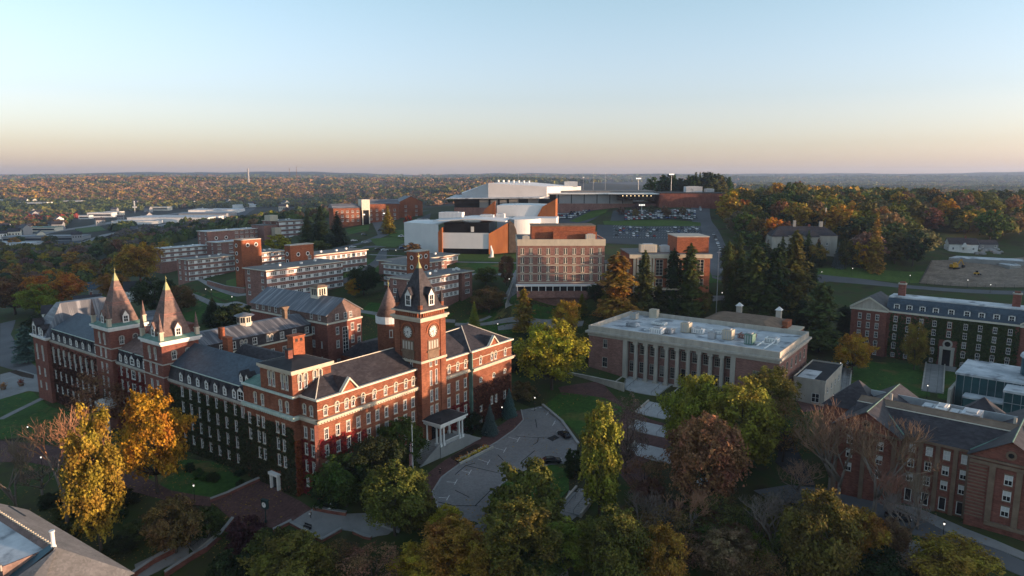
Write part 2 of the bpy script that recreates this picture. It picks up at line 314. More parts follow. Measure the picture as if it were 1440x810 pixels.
def gz(x, y):
    i = min(max(int(np.searchsorted(GX, x)) - 1, 0), len(GX) - 2); j = min(max(int(np.searchsorted(GY, y)) - 1, 0), len(GY) - 2)
    u = (x - GX[i]) / (GX[i+1] - GX[i]); v = (y - GY[j]) / (GY[j+1] - GY[j])
    a, b, c, d = GZ[j, i], GZ[j, i+1], GZ[j+1, i+1], GZ[j+1, i]
    return float(a + u * (b - a) + v * (c - b)) if u > v else float(a + v * (d - a) + u * (c - d))
def gp(px, py):                                   # where the line of sight through a pixel meets the ground
    d = ray(px, py); t = 40.0; st = 4.0; pt = t
    while t < 12000:
        if CAMZ + d[2] * t < gz(d[0] * t, d[1] * t):
            lo, hi = pt, t
            for _ in range(24):
                m = (lo + hi) / 2
                if CAMZ + d[2] * m < gz(d[0] * m, d[1] * m): hi = m
                else: lo = m
            return Vector((d[0] * hi, d[1] * hi, gz(d[0] * hi, d[1] * hi)))
        pt = t; t += st; st *= 1.02
    return None
nx, ny = len(GX), len(GY)
me = bpy.data.meshes.new('ground')
vs = np.stack([_gx.ravel(), _gy.ravel(), GZ.ravel()], 1)
ii, jj = np.meshgrid(np.arange(nx - 1), np.arange(ny - 1)); a_ = (jj * nx + ii).ravel()
tri = np.concatenate([np.stack([a_, a_ + 1, a_ + nx + 1], 1), np.stack([a_, a_ + nx + 1, a_ + nx], 1)])
me.vertices.add(len(vs)); me.vertices.foreach_set('co', vs.ravel())
me.loops.add(tri.size); me.loops.foreach_set('vertex_index', tri.ravel())
me.polygons.add(len(tri)); me.polygons.foreach_set('loop_start', np.arange(0, tri.size, 3)); me.polygons.foreach_set('loop_total', np.full(len(tri), 3))
me.polygons.foreach_set('use_smooth', np.ones(len(tri), bool)); me.update()
def ground_mat():
    m, t, b = nodes('ground_cover'); b.inputs['Roughness'].default_value = 0.95; b.inputs['Specular IOR Level'].default_value = 0.1
    tc = t.nodes.new('ShaderNodeTexCoord')
    def noise(s, d=5):
        n = t.nodes.new('ShaderNodeTexNoise'); n.inputs['Scale'].default_value = s; n.inputs['Detail'].default_value = d; t.links.new(tc.outputs['Object'], n.inputs['Vector']); return n.outputs['Fac']
    def ramp(f, st):
        r = t.nodes.new('ShaderNodeValToRGB'); e = r.color_ramp.elements
        while len(e) < len(st): e.new(0.5)
        for q, (p, c) in zip(e, st): q.position = p; q.color = (*c, 1)
        t.links.new(f, r.inputs['Fac']); return r.outputs[0]
    near = ramp(noise(0.09), [(0.3, (0.035, 0.03, 0.018)), (0.45, (0.05, 0.055, 0.02)), (0.6, (0.035, 0.06, 0.016)), (0.75, (0.06, 0.045, 0.025))])
    far = ramp(noise(0.02, 8), [(0.3, (0.018, 0.03, 0.018)), (0.45, (0.035, 0.034, 0.022)), (0.55, (0.042, 0.036, 0.024)), (0.7, (0.022, 0.034, 0.02))])
    sp = t.nodes.new('ShaderNodeSeparateXYZ'); t.links.new(tc.outputs['Object'], sp.inputs[0])
    mr = t.nodes.new('ShaderNodeMapRange'); mr.inputs['From Min'].default_value = 500; mr.inputs['From Max'].default_value = 900
    t.links.new(sp.outputs[1], mr.inputs['Value'])
    mx = t.nodes.new('ShaderNodeMixRGB'); t.links.new(mr.outputs[0], mx.inputs[0]); t.links.new(near, mx.inputs[1]); t.links.new(far, mx.inputs[2])
    t.links.new(mx.outputs[0], b.inputs['Base Color']); return m
me.materials.append(ground_mat()); tag(link('ground', me), kind='structure')
# ---------------------------------------------------------------- sheets laid on the ground
def sheet(name, pts, mat, off=0.10, step=3.0, world=False, kind='structure', skirt=True):
    ps = [Vector((p[0], p[1], 0)) for p in pts] if world else [Vector((*gp(*p)[:2], 0)) for p in pts]
    bm = bmesh.new(); f = bm.faces.new([bm.verts.new(p) for p in ps]); bmesh.ops.triangulate(bm, faces=[f])
    for ax in (0, 1):
        lo = min(p[ax] for p in ps); hi = max(p[ax] for p in ps); st = max(step, (hi - lo) / 90); c = math.floor(lo / st) * st + st
        while c < hi:
            co = (c, 0, 0) if ax == 0 else (0, c, 0); no = (1, 0, 0) if ax == 0 else (0, 1, 0)
            bmesh.ops.bisect_plane(bm, geom=bm.verts[:] + bm.edges[:] + bm.faces[:], plane_co=co, plane_no=no); c += st
    for v in bm.verts: v.co.z = gz(v.co.x, v.co.y) + off
    bm.normal_update()
    for f in bm.faces:
        if f.normal.z < 0: f.normal_flip()
    if skirt:
        r = bmesh.ops.extrude_edge_only(bm, edges=[e for e in bm.edges if e.is_boundary])
        for v in [g for g in r['geom'] if isinstance(g, bmesh.types.BMVert)]: v.co.z -= off + 0.4
    m = bpy.data.meshes.new(name); bm.to_mesh(m); bm.free(); m.materials.append(mat)
    o = link(name, m)
    if kind: o['kind'] = kind
    return o
def strip_pts(line, w):                            # polygon around a world polyline
    L, Rr = [], []
    for i, p in enumerate(line):
        a = line[max(i - 1, 0)]; b = line[min(i + 1, len(line) - 1)]
        d = Vector((b[0] - a[0], b[1] - a[1])).normalized(); n = Vector((-d.y, d.x)) * (w / 2)
        L.append((p[0] + n.x, p[1] + n.y)); Rr.append((p[0] - n.x, p[1] - n.y))
    return L + Rr[::-1]
def dense(line, st=6):
    o = []
    for a, b in zip(line, line[1:]):
        n = max(1, int(math.dist(a[:2], b[:2]) / st))
        o += [(a[0] + (b[0] - a[0]) * i / n, a[1] + (b[1] - a[1]) * i / n) for i in range(n)]
    return o + [tuple(line[-1][:2])]
def path(name, pix, w, mat, off=0.10, step=3.0):
    return sheet(name, strip_pts([gp(*p) for p in pix], w), mat, off, step, True)
# ---------------------------------------------------------------- windows and walls
_WIN = {}; WR = random.Random(3); M['shade'] = pm('window_shade', (.24, .23, .21), (.17, .165, .16), 1.0, .8)
def win_mesh(style, w, h):
    """window in the xz plane, x about 0, z from 0, wall face at y=0, outside is -y"""
    k = (style, round(w, 2), round(h, 2))
    if k in _WIN: return _WIN[k]
    f = MB(); g = MB(); fr = 0.11 if w > 0.9 else 0.08
    st = style.split('_')[0]
    for x0, x1 in ((-w/2, -w/2 + fr), (w/2 - fr, w/2)): f.box(x0, x1, -0.04, 0.22, 0, h)
    f.box(-w/2 + fr, w/2 - fr, -0.04, 0.22, 0, fr); f.box(-w/2 + fr, w/2 - fr, -0.04, 0.22, h - fr, h)
    X0, X1, Z0, Z1 = -w/2 + fr, w/2 - fr, fr, h - fr
    b = 0.035
    if st in ('sash', 'arch', 'blind', 'blindlow'):
        f.box(X0, X1, 0.10, 0.18, h * .5 - .05, h * .5 + .05); f.box(-b, b, 0.11, 0.17, Z0, h * .5 - .05); f.box(-b, b, 0.11, 0.17, h * .5 + .05, Z1)
    if st == 'multi':
        for t in (-w/6, w/6): f.box(t - b, t + b, 0.11, 0.17, Z0, Z1)
        f.box(X0, X1, 0.10, 0.175, h * .5 - .05, h * .5 + .05); f.box(X0, X1, 0.115, 0.165, h * .26 - b, h * .26 + b); f.box(X0, X1, 0.115, 0.165, h * .76 - b, h * .76 + b)
    if st == 'triple':
        for t in (-w/6, w/6): f.box(t - .07, t + .07, 0.08, 0.19, Z0, Z1)
        f.box(X0, X1, 0.10, 0.175, h * .36 - .05, h * .36 + .05)
    if st == 'pair':
        f.box(-.22, .22, -0.03, 0.2, Z0, Z1)
    if st == 'tall':
        f.box(-.06, .06, 0.10, 0.19, Z0, Z1)
        n = max(2, int(h / 1.2))
        for i in range(1, n): f.box(X0, X1, 0.11, 0.18, Z0 + (Z1 - Z0) * i / n - .05, Z0 + (Z1 - Z0) * i / n + .05)
    f.box(-w/2 - .12, w/2 + .12, -0.14, -0.042, -0.16, 0.02, 1)              # sill
    if 'arch' in style:
        r = w / 2 + .05                                                     # round hood, proud of the wall, with its drops
        f.ring(0, h - w / 2, -0.16, -0.042, r - .10, r + .14, 12, 1, 0, math.pi)
        for s in (-1, 1):
            f.box(min(s*(r-.10), s*(r+.14)), max(s*(r-.10), s*(r+.14)), -0.16, -0.042, h * .45, h - w/2, 1)
            n = 5                                                            # spandrels that round the head of the opening
            pts = [(s * w/2, h)] + [(s * (w/2) * math.cos(q), h - w/2 + (w/2) * math.sin(q)) for q in [math.pi/2 * i / n for i in range(n, -1, -1)]]
            f.extr(pts if s > 0 else pts[::-1], 1, -0.035, 0.05, 0)
    elif 'plain' not in style:
        f.box(-w/2 - .10, w/2 + .10, -0.10, -0.042, h - .02, h + .26, 1)     # lintel
    if st == 'blind': g.quad((X0, .14, h*.5), (X1, .14, h*.5), (X1, .14, Z1), (X0, .14, Z1), 1); g.quad((X0, .15, Z0), (X1, .15, Z0), (X1, .15, h*.5), (X0, .15, h*.5), 0)
    elif st == 'blindlow': g.quad((X0, .14, Z0), (X1, .14, Z0), (X1, .14, Z1), (X0, .14, Z1), 1)
    else: g.quad((X0, .15, Z0), (X1, .15, Z0), (X1, .15, Z1), (X0, .15, Z1), 0)
    _WIN[k] = (f, g, {}); return _WIN[k]
class Bld:
    def __init__(s, name, label, cat, P, dx, group=None):
        s.rz = math.atan2(dx[1], dx[0]); s.root = rootat(name, P, s.rz, label, cat, group); s.wall = MB(); s.trim = 'stone'; s.frame = 'white'; s.glass = 'glass'; s.wname = 'window'; s.P = Vector(P); s.dx = dx
        s.panes = True; s.nw = 0; s.bands = []; s.bm = 1
    def part(s, name, mb, mats, parent=None, smooth=False):
        return mb.build(name, [M[m] for m in (mats if isinstance(mats, (list, tuple)) else [mats])], parent or s.root, smooth)
    def window(s, style, w, h, x, y, z, rz, name=None):
        f, g, cache = win_mesh(style, w, h); key = (s.frame, s.trim, s.glass)
        if key not in cache:
            cache[key] = (f.mesh('window', [M[s.frame], M[s.trim]]), g.mesh('pane', [M[s.glass], M['blind']]))
        o = link(name or s.wname, cache[key][0], s.root, (x, y, z), rz)
        if s.panes:
            v = WR.choice((0, 0, 0, 0, 1, 2, 3)) if style.split('_')[0] in ('sash', 'arch', 'triple', 'multi') else 0
            if v and (key, v) not in cache:
                q = MB(); fr = .09; X0, X1, Z0, Z1 = -w/2 + fr, w/2 - fr, fr, h - fr; zb = Z1 - (Z1 - Z0) * (.25, .45, .8)[v - 1]
                q.quad((X0, .15, Z0), (X1, .15, Z0), (X1, .15, zb), (X0, .15, zb), 0); q.quad((X0, .148, zb), (X1, .148, zb), (X1, .148, Z1), (X0, .148, Z1), 1); cache[(key, v)] = q.mesh('pane', [M[s.glass], M['shade']])
            link('pane', cache[(key, v)] if v else cache[key][1], o)
        s.nw += 1
        return o
    def facade(s, x0, y0, x1, y1, z0, z1, rects=(), m=0, depth=0.25):
        """wall quad strip from (x0,y0) to (x1,y1) seen from its right-hand side, with holes; rects: (s, z, w, h, style)"""
        L = math.hypot(x1 - x0, y1 - y0); ux, uy = (x1 - x0) / L, (y1 - y0) / L; nx_, ny_ = uy, -ux; rz = math.atan2(uy, ux)
        hs = [(q[0] - q[2]/2, q[0] + q[2]/2, q[1], q[1] + q[3]) for q in rects]
        S = sorted({0, L, *[round(v, 3) for h in hs for v in h[:2]]}); Z = sorted({z0, z1, *[round(v, 3) for h in hs for v in h[2:]], *[v for b_ in s.bands for v in b_]})
        P = lambda t, z, d=0.0: (x0 + ux * t - nx_ * d, y0 + uy * t - ny_ * d, z)
        for j in range(len(Z) - 1):
            zc = (Z[j] + Z[j+1]) / 2; run = None
            for i in range(len(S) - 1):
                sc = (S[i] + S[i+1]) / 2
                hole = any(h[0] < sc < h[1] and h[2] < zc < h[3] for h in hs)
                if not hole: run = S[i] if run is None else run
                if run is not None and (hole or i == len(S) - 2):
                    e = S[i] if hole else S[i+1]
                    s.wall.quad(P(run, Z[j]), P(e, Z[j]), P(e, Z[j+1]), P(run, Z[j+1]), s.bm if any(b_[0] < zc < b_[1] for b_ in s.bands) else m); run = None
        for q, h in zip(rects, hs):
            a, b, c, d = h
            for u in (((a,c),(a,d)), ((b,d),(b,c)), ((a,d),(b,d)), ((b,c),(a,c))):
                (s0, za), (s1, zb) = u
                s.wall.quad(P(s0, za), P(s1, zb), P(s1, zb, depth), P(s0, za, depth), m)
            p = P(q[0], q[1]); s.window(q[4], q[2], q[3], p[0], p[1], p[2], rz, q[5] if len(q) > 5 else None)
    def block(s, x0, x1, y0, y1, z0, z1, f=(), r=(), b=(), l=(), m=0):
        s.facade(x0, y0, x1, y0, z0, z1, f, m); s.facade(x1, y0, x1, y1, z0, z1, r, m)
        s.facade(x1, y1, x0, y1, z0, z1, b, m); s.facade(x0, y1, x0, y0, z0, z1, l, m)
    def done(s, mats): return s.part('wall', s.wall, mats)
def grid(xs, zs, w, h, style='sash', name=None):
    return [(x, z, w, h, style) + ((name,) if name else ()) for z in zs for x in xs]
def lin(a, b, n): return [a + (b - a) * i / (n - 1) for i in range(n)] if n > 1 else [(a + b) / 2]
def band(mb, x0, x1, y0, y1, z0, z1, p, m=0):      # belt course proud by p round a rectangle, four butted bars
    mb.box(x0 - p, x1 + p, y0 - p, y0 - .003, z0, z1, m); mb.box(x0 - p, x1 + p, y1 + .003, y1 + p, z0, z1, m)
    mb.box(x0 - p, x0 - .003, y0 - .003, y1 + .003, z0, z1, m); mb.box(x1 + .003, x1 + p, y0 - .003, y1 + .003, z0, z1, m)
def dormer(B, x, y, z, rz, w=1.5, h=2.3, wall='white', roof='slate', style='sash_plain', d=2.6, gab=0.9, pane=True):
    """gabled dormer: cheeks, little roof, white front with a window; front plane at y, body runs back"""
    a = MB(); a.box(-w/2, w/2, 0.02, d, 0, h, 1)
    a.extr([(-w/2 - .0, h), (w/2 + .0, h), (0, h + gab)], 1, 0.0, .25, 0)
    a.box(-w/2 - .05, -w/2 + .28, -.08, .02, 0, h, 0); a.box(w/2 - .28, w/2 + .05, -.08, .02, 0, h, 0); a.box(-w/2 + .28, w/2 - .28, -.08, .02, h - .35, h, 0); a.box(-w/2 + .28, w/2 - .28, -.08, .02, 0, .3, 0)
    a.extr([(-w/2 - .28, h - .12), (-w/2 - .12, h - .22), (0, h + gab - .02), (w/2 + .12, h - .22), (w/2 + .28, h - .12), (0, h + gab + .22)], 1, -.2, d, 2)
    o = a.build('dormer', [M['white'], M[wall if wall != 'white' else roof], M[roof]], B.root, loc=(x, y, z), rz=rz)
    if pane:
        g = MB(); ww = w/2 - .28; g.quad((-ww, -.02, .3), (ww, -.02, .3), (ww, -.02, h - .35), (-ww, -.02, h - .35))
        p = g.build('pane', [M['glass']], o)
        q = MB(); q.box(-ww, ww, -.06, -.025, h/2 - .05, h/2 + .05); q.box(-.035, .035, -.055, -.022, .3, h/2 - .05); q.box(-.035, .035, -.055, -.022, h/2 + .05, h - .35); q.build('sash', [M['white']], o)
    return o
def pinnacle(B, x, y, z, h=5.0, r=0.55, mats=('stone_lit', 'slate')):
    a = MB(); a.box(x - r, x + r, y - r, y + r, z, z + h * .28, 0); a.box(x - r - .15, x + r + .15, y - r - .15, y + r + .15, z + h * .28, z + h * .33, 0)
    a.cone(x, y, z + h * .33, r * 1.3, z + h, .05, 8, 1); return B.part('pinnacle', a, mats)

# ================================================================ clock tower hall (red brick, sunlit)
B = Bld('brick_hall', 'long red brick hall with a tall clock tower and white columned porch', 'building', A0, E1)
B.trim = 'stone_lit'
DEPTH = 16.0; CZ, EZ = 17.2, 22.2
rows = (12.9, 9.0, 5.1, 1.5); hh = (2.5, 2.6, 2.6, 2.1)
bays = [2.1, 5.3, 8.3, 11.3, 14.4, 17.2, 20.1, 23.2, 26.4, 29.2]
rb = [42.8, 46.4, 49.7]
fr = []
for x in bays + rb:
    for z, h in zip(rows, hh): fr.append((x, z, 1.15, h, 'sash'))
for x in (55.4, 61.3, 66.6): fr += [(x, 13.2, 1.1, 1.3, 'arch')]
fr += [(60.4, 5.4, 1.0, 2.2, 'sash'), (62.4, 5.4, 1.0, 2.2, 'sash'), (66.6, 5.4, 1.15, 2.3, 'sash'), (55.4, 4.6, 1.0, 1.6, 'sash'), (55.4, 1.2, 1.0, 1.6, 'sash')]
att = [(x, 18.4, 1.05, 2.35, 'arch', 'arched_window') for x in (2.1, 5.3, 8.0, 9.9, 12.9, 16.4, 20.0, 23.4, 26.8, 29.4, 43.0, 46.5, 49.8, 55.3, 60.5, 62.2, 66.8)]
endw = [(DEPTH - y, z, 1.1, h, 'sash') for y in (2.0, 4.4) for z, h in zip(rows, hh)] + [(DEPTH - y, 18.4, 1.05, 2.35, 'arch', 'arched_window') for y in (2.0, 4.4)]
FR_OK = fr + att; FR_END = [(DEPTH - q[0],) + q[1:] for q in endw]
B.block(0, 51.5, 0, DEPTH, -6, EZ, f=[q for q in fr + att if q[0] < 51], l=endw)
B.block(51.5, 70, -0.9, DEPTH + 4, -6, EZ + .3, f=[(q[0] - 51.5,) + q[1:] for q in fr + att if q[0] > 51], r=grid(lin(3, 17, 5), rows[:3], 1.15, 2.5))
B.done('brick')
t = MB()
for x0, x1, y0, y1, dz in ((0, 51.5, 0, DEPTH, 0), (51.5, 70, -.9, DEPTH + 4, .3)):
    t.box(x0 - (.55 if x0 == 0 else -.0), x1 + (.55 if x1 == 70 else -.56), y0 - .55, y0 - .004, CZ - .2, CZ + .25); t.box(x0 - (.8 if x0 == 0 else 0), x1 + (.8 if x1 == 70 else -.82), y0 - .85, y0 - .004, CZ + .25, CZ + .75)
    t.box(x0 - (.12 if x0 == 0 else 0), x1 + (.12 if x1 == 70 else -.13), y0 - .12, y0 - .004, EZ + dz - 2.2, EZ + dz - 2.0)
t.box(-.55, -.004, -.55, 6.1, CZ - .2, CZ + .25); t.box(-.8, -.004, -.85, 6.1, CZ + .25, CZ + .75)
t.box(70.004, 70.55, -1.4, DEPTH + 4, CZ - .2, CZ + .25); t.box(70.004, 70.8, -1.75, DEPTH + 4, CZ + .25, CZ + .75)
for i in range(66):
    x = -.3 + i * .79
    t.box(x, x + .35, -.8, -.56, CZ - .1, CZ + .25)
B.part('cornice', t, 'stone_lit')
t = MB(); t.box(-.45, 51.0, -.45, .3, EZ + .01, EZ + .4, 0); t.box(51.05, 70.5, -1.4, -.6, EZ + .31, EZ + .7, 0); t.box(70.03, 70.5, -.6, DEPTH + 4, EZ + .31, EZ + .7, 0); t.box(-.45, -.02, .3, 6, EZ + .01, EZ + .4, 0)
B.part('eaves_gutter', t, 'cream')
t = MB(); t.hip(-.2, 52.2, .3, DEPTH + .3, EZ + .02, 26.6, (8.0, 0, 8.0, 8.0)); t.hip(51.4, 70.3, -.6, DEPTH + 4.3, EZ + .35, 27.3, (8.0, 8.0, 10, 10))
B.part('roof', t, 'slate')
t = MB()
for p, q in (((7.8, 8.3, 26.65), (30.9, 8.3, 26.65)), ((39.7, 8.3, 26.65), (59.4, 9.4, 26.9)), ((-.2, .3, 22.25), (7.8, 8.3, 26.65)), ((51.4, -.6, 22.6), (59.4, 9.4, 27.35)), ((62.3, 9.4, 27.35), (70.3, -.6, 22.6))): t.tube(p, q, .13, .13, 5)
B.part('ridge_cap', t, 'cream')
for x, y0 in ((9.0, 0), (61.4, -.9)):
    a = MB(); a.extr([(x - 2.0, EZ + .02), (x + 2.0, EZ + .02), (x, EZ + 2.8)], 1, y0 + .02, y0 + .5, 0)
    a.extr([(x - 2.5, EZ + .1), (x, EZ + 2.85), (x + 2.5, EZ + .1), (x + 2.5, EZ + .55), (x, EZ + 3.35), (x - 2.5, EZ + .55)], 1, y0 - .35, y0 + .55, 1)
    a.extr([(x - 2.3, EZ + .2), (x + 2.3, EZ + .2), (x, EZ + 3.0)], 1, y0 + .55, y0 + 5.2, 2)
    B.part('pediment', a, ('brick_orange', 'cream', 'slate'))
a = MB(); a.box(51.5 - .12, 51.5 + .12, -1.2, .2, -1, EZ, 0); B.part('downpipe', a, 'copper')
# --- clock tower
TX0, TX1, TY0, TY1 = 30.9, 39.7, -1.6, 7.2; TE = 37.2; TC = (TX0 + TX1) / 2, (TY0 + TY1) / 2
T = Bld('clock_tower_walls', None, None, (0, 0, 0), (1, 0)); bpy.data.objects.remove(T.root); T.root = B.root; T.trim = 'stone_lit'
W8 = TX1 - TX0
ff = [(s, z, 1.0, 3.0, 'sash') for s in (3.5, 5.4) for z in (2.4 + 6.6, 13.2)] + [(s, z, .85, h, 'sash_plain') for s in (3.4, 5.4) for z, h in ((17.6, 3.9), (22.6, 3.2))]
T.block(TX0, TX1, TY0, TY1, -4, TE, f=ff, l=[(s, 22.8, .85, 3.0, 'sash_plain') for s in (3.4, 5.4)])
T.part('tower_wall', T.wall, 'brick')
t = MB()
for x0 in (TX0, TX1 - 1.5):                                         # corner piers
    for y0 in (TY0, TY1 - 1.5): t.box(x0 - .22, x0 + 1.72, y0 - .22, y0 + 1.72, -4, 34.6)
B.part('tower_pier', t, 'brick')
t = MB(); band(t, TX0 - .22, TX1 + .22, TY0 - .22, TY1 + .22, 24.0, 24.6, .2); band(t, TX0 - .22, TX1 + .22, TY0 - .22, TY1 + .22, 34.6, 35.2, .35); band(t, TX0 - .22, TX1 + .22, TY0 - .22, TY1 + .22, 35.2, 35.7, .7); band(t, TX0 - .22, TX1 + .22, TY0 - .22, TY1 + .22, TE - .35, TE, .5)
B.part('tower_cornice', t, 'stone_lit')
t = MB()
for i in range(11):
    u = .5 + i * (W8 - 1.4) / 10
    t.box(TX0 + u, TX0 + u + .4, TY0 - .5, TY0 - .01, 35.75, TE - .36); t.box(TX0 - .5, TX0 - .01, TY0 + u, TY0 + u + .4, 35.75, TE - .36); t.box(TX1 + .01, TX1 + .5, TY0 + u, TY0 + u + .4, 35.75, TE - .36)
B.part('corbel_table', t, 'brick_orange')
M['dialwhite'] = pm('opal_dial', (.58, .57, .54), (.53, .52, .5), 1, .5)
def clockface(parent, x, y, z, rz, r=1.45):
    a = MB(); a.ring(0, 0, -.22, 0, r, r + .16, 28, 0); a.cone(0, 0, 0, .01, .001, .01, 3, 0)
    o = a.build('clock_dial', [M['brownstone']], parent, loc=(x, y, z), rz=rz)
    f = MB(); n = 28; f.poly([(r * math.cos(2*math.pi*i/n), -.08, r * math.sin(2*math.pi*i/n)) for i in range(n)], 0); f.build('dial_face', [M['dialwhite']], o)
    k = MB()
    roman = ['XII','I','II','III','IIII','V','VI','VII','VIII','IX','X','XI']
    for i, s_ in enumerate(roman):                                 # numerals as strokes, standing radially
        th = math.pi/2 - i * math.pi / 6; c_, s2 = math.cos(th), math.sin(th); nst = len(s_); w_ = .10
        for q, ch in enumerate(s_):
            off = (q - (nst - 1) / 2) * w_
            def pt(u, v): return (c_ * v + s2 * u, s2 * v - c_ * u)
            segs = {'I': [((off, .70*r), (off, .93*r))], 'V': [((off - .04, .93*r), (off, .70*r)), ((off + .04, .93*r), (off, .70*r))], 'X': [((off - .04, .70*r), (off + .04, .93*r)), ((off + .04, .70*r), (off - .04, .93*r))]}[ch]
            for p_, q_ in segs:
                a_, b_ = pt(*p_), pt(*q_); d = Vector((b_[0]-a_[0], b_[1]-a_[1])).normalized() ; nn = Vector((-d.y, d.x)) * .042
                k.add([(a_[0]+nn.x, -.095, a_[1]+nn.y), (a_[0]-nn.x, -.095, a_[1]-nn.y), (b_[0]-nn.x, -.095, b_[1]-nn.y), (b_[0]+nn.x, -.095, b_[1]+nn.y)], [(0,1,2,3)])
    k.build('numerals', [M['iron']], o)
    for nm, hrs, L_, w_ in (('hour_hand', 5.72, .62, .10), ('minute_hand', 8.6, .92, .07)):
        h = MB(); th = math.pi/2 - hrs * math.pi / 6; d = Vector((math.cos(th), math.sin(th))); nn = Vector((-d.y, d.x)) * w_; y_ = -.12 if nm[0] == 'h' else -.14
        a_ = d * -.25; b_ = d * (L_ * r)
        h.add([(a_.x+nn.x, y_, a_.y+nn.y), (a_.x-nn.x, y_, a_.y-nn.y), (b_.x-nn.x*.4, y_, b_.y-nn.y*.4), (b_.x+nn.x*.4, y_, b_.y+nn.y*.4)], [(0,1,2,3)]); h.build(nm, [M['iron']], o)
    return o
for x, y, rz in ((TC[0], TY0, 0), (TX0, TC[1], -math.pi/2), (TX1, TC[1], math.pi/2)):
    clockface(B.root, x, y, 31.6, rz)
    v = Vector((math.cos(rz), math.sin(rz)))
    def loc2(u, d): return (x + v.x * u + v.y * d, y + v.y * u - v.x * d)
    a = MB(); a.box(-2.0, 2.0, -.16, -.003, 26.9, 29.5, 0)
    for u in (-1.45, -.5, .45, 1.4): a.box(u - .28, u + .28, -.22, -.165, 27.2, 29.2, 1)
    a.box(-2.3, 2.3, -.35, -.003, 26.4, 26.85, 0); a.box(-2.0, 2.0, -.14, -.003, 24.7, 26.35, 0)
    o = a.build('louvre_panel', [M['brownstone'], M['stone']], B.root, loc=(x, y, 0), rz=rz)
    a = MB(); a.ring(0, 31.6, -.2, -.003, 2.15, 2.5, 18, 0, 0, math.pi); a.build('brick_arch', [M['brick_orange']], B.root, loc=(x, y, 0), rz=rz)
t = MB(); t.hip(TX0 - .35, TX1 + .35, TY0 - .35, TY1 + .35, TE + .01, TE + 1.4, (.9, .9, .9, .9)); t.hip(TX0 + .55, TX1 - .55, TY0 + .55, TY1 - .55, TE + 1.4, 48.6, (3.75, 3.75, 3.75, 3.75))
SP = B.part('spire', t, 'slate')
a = MB(); a.hip(TC[0] - .75, TC[0] + .75, TC[1] - .75, TC[1] + .75, 46.7, 49.0, (.65, .65, .65, .65)); a.tube((*TC, 48.8), (*TC, 51.2), .10, .06, 6); a.box(TC[0] - .5, TC[0] + .5, TC[1] - .06, TC[1] + .06, 50.3, 50.5); B.part('finial', a, 'gold', SP)
for x, y, rz in ((TC[0], TY0 + .3, 0), (TX0 + .3, TC[1], -math.pi/2), (TX1 - .3, TC[1], math.pi/2)): dormer(B, x, y, TE + 1.0, rz, 1.9, 3.0, 'white', 'slate', d=2.6, gab=1.5)
for x in (TX0 + .5, TX1 - .5):
    for y in (TY0 + .5, TY1 - .5):
        a = MB(); a.cone(x, y, TE + .1, .62, TE + 1.6, .62, 8, 0); a.cone(x, y, TE + 1.6, .75, TE + 5.0, .05, 8, 1); B.part('pinnacle', a, ('brick', 'slate'))
# --- porch at the tower's foot
PZ, PX0, PX1, PY = 3.2, 31.2, 40.4, -7.4
t = MB(); t.box(PX0, PX1, PY, -1.9, -3, PZ); B.part('porch_base', t, 'concrete')
t = MB(); t.box(PX0 - .3, PX1 + .3, PY - .3, -1.85, 8.35, 9.1); t.box(PX0 - .7, PX1 + .7, PY - .7, -1.85, 9.1, 9.45); B.part('entablature', t, 'white')
t = MB(); t.hip(PX0 - .6, PX1 + .6, PY - .6, -1.85, 9.46, 10.0, (2.5, 2.5, 2.0, .2)); B.part('porch_roof', t, 'tar')
for x, y in [(PX0 + .4, PY + .4), (PX0 + 1.6, PY + .4), (PX1 - 1.6, PY + .4), (PX1 - .4, PY + .4), (PX0 + .4, -2.4), (PX1 - .4, -2.4), (PX0 + .4, PY + 1.7), (PX1 - .4, PY + 1.7)]:
    a = MB(); a.box(x - .36, x + .36, y - .36, y + .36, PZ, PZ + .7); a.cone(x, y, PZ + .7, .27, 8.0, .22, 12); a.box(x - .36, x + .36, y - .36, y + .36, 8.0, 8.34); B.part('column', a, 'white')
for x0, x1 in ((PX0 + 2.0, PX1 - 2.0),):
    a = MB(); a.box(x0, x1, PY + .3, PY + .5, PZ + .9, PZ + 1.05)
    for i in range(16): u = x0 + .1 + i * (x1 - x0 - .3) / 15; a.box(u, u + .1, PY + .34, PY + .46, PZ, PZ + .9)
    B.part('railing', a, 'white')
a = MB(); a.box(34.2, 36.4, -1.95, -1.61, PZ, PZ + 3.4, 0); B.part('door', a, 'glass_dark')
for s in (0, 1):                                                        # two flights, one each side of the porch
    a = MB()
    for i in range(14):
        z1 = PZ - .02 - i * .22; x0 = (PX0 - .45 * (i + 1)) if s == 0 else (PX1 + .45 * i)
        a.box(x0, x0 + .45, PY + .6, PY + 4.0, -3, z1, 0)
    e = PX0 if s == 0 else PX1
    B.part('steps', a, 'concrete')
    for y in (PY + .25, PY + 4.0):
        k = MB(); sg = -1 if s == 0 else 1
        k.extr([(e, PZ + .9), (e, -3), (e + sg * 7.2, -3), (e + sg * 7.2, .6), (e + sg * 6.4, .9)] if s == 1 else [(e, -3), (e, PZ + .9), (e - 6.4, .9), (e - 7.2, .6), (e - 7.2, -3)], 1, y, y + .35); B.part('stair_wall', k, 'concrete')
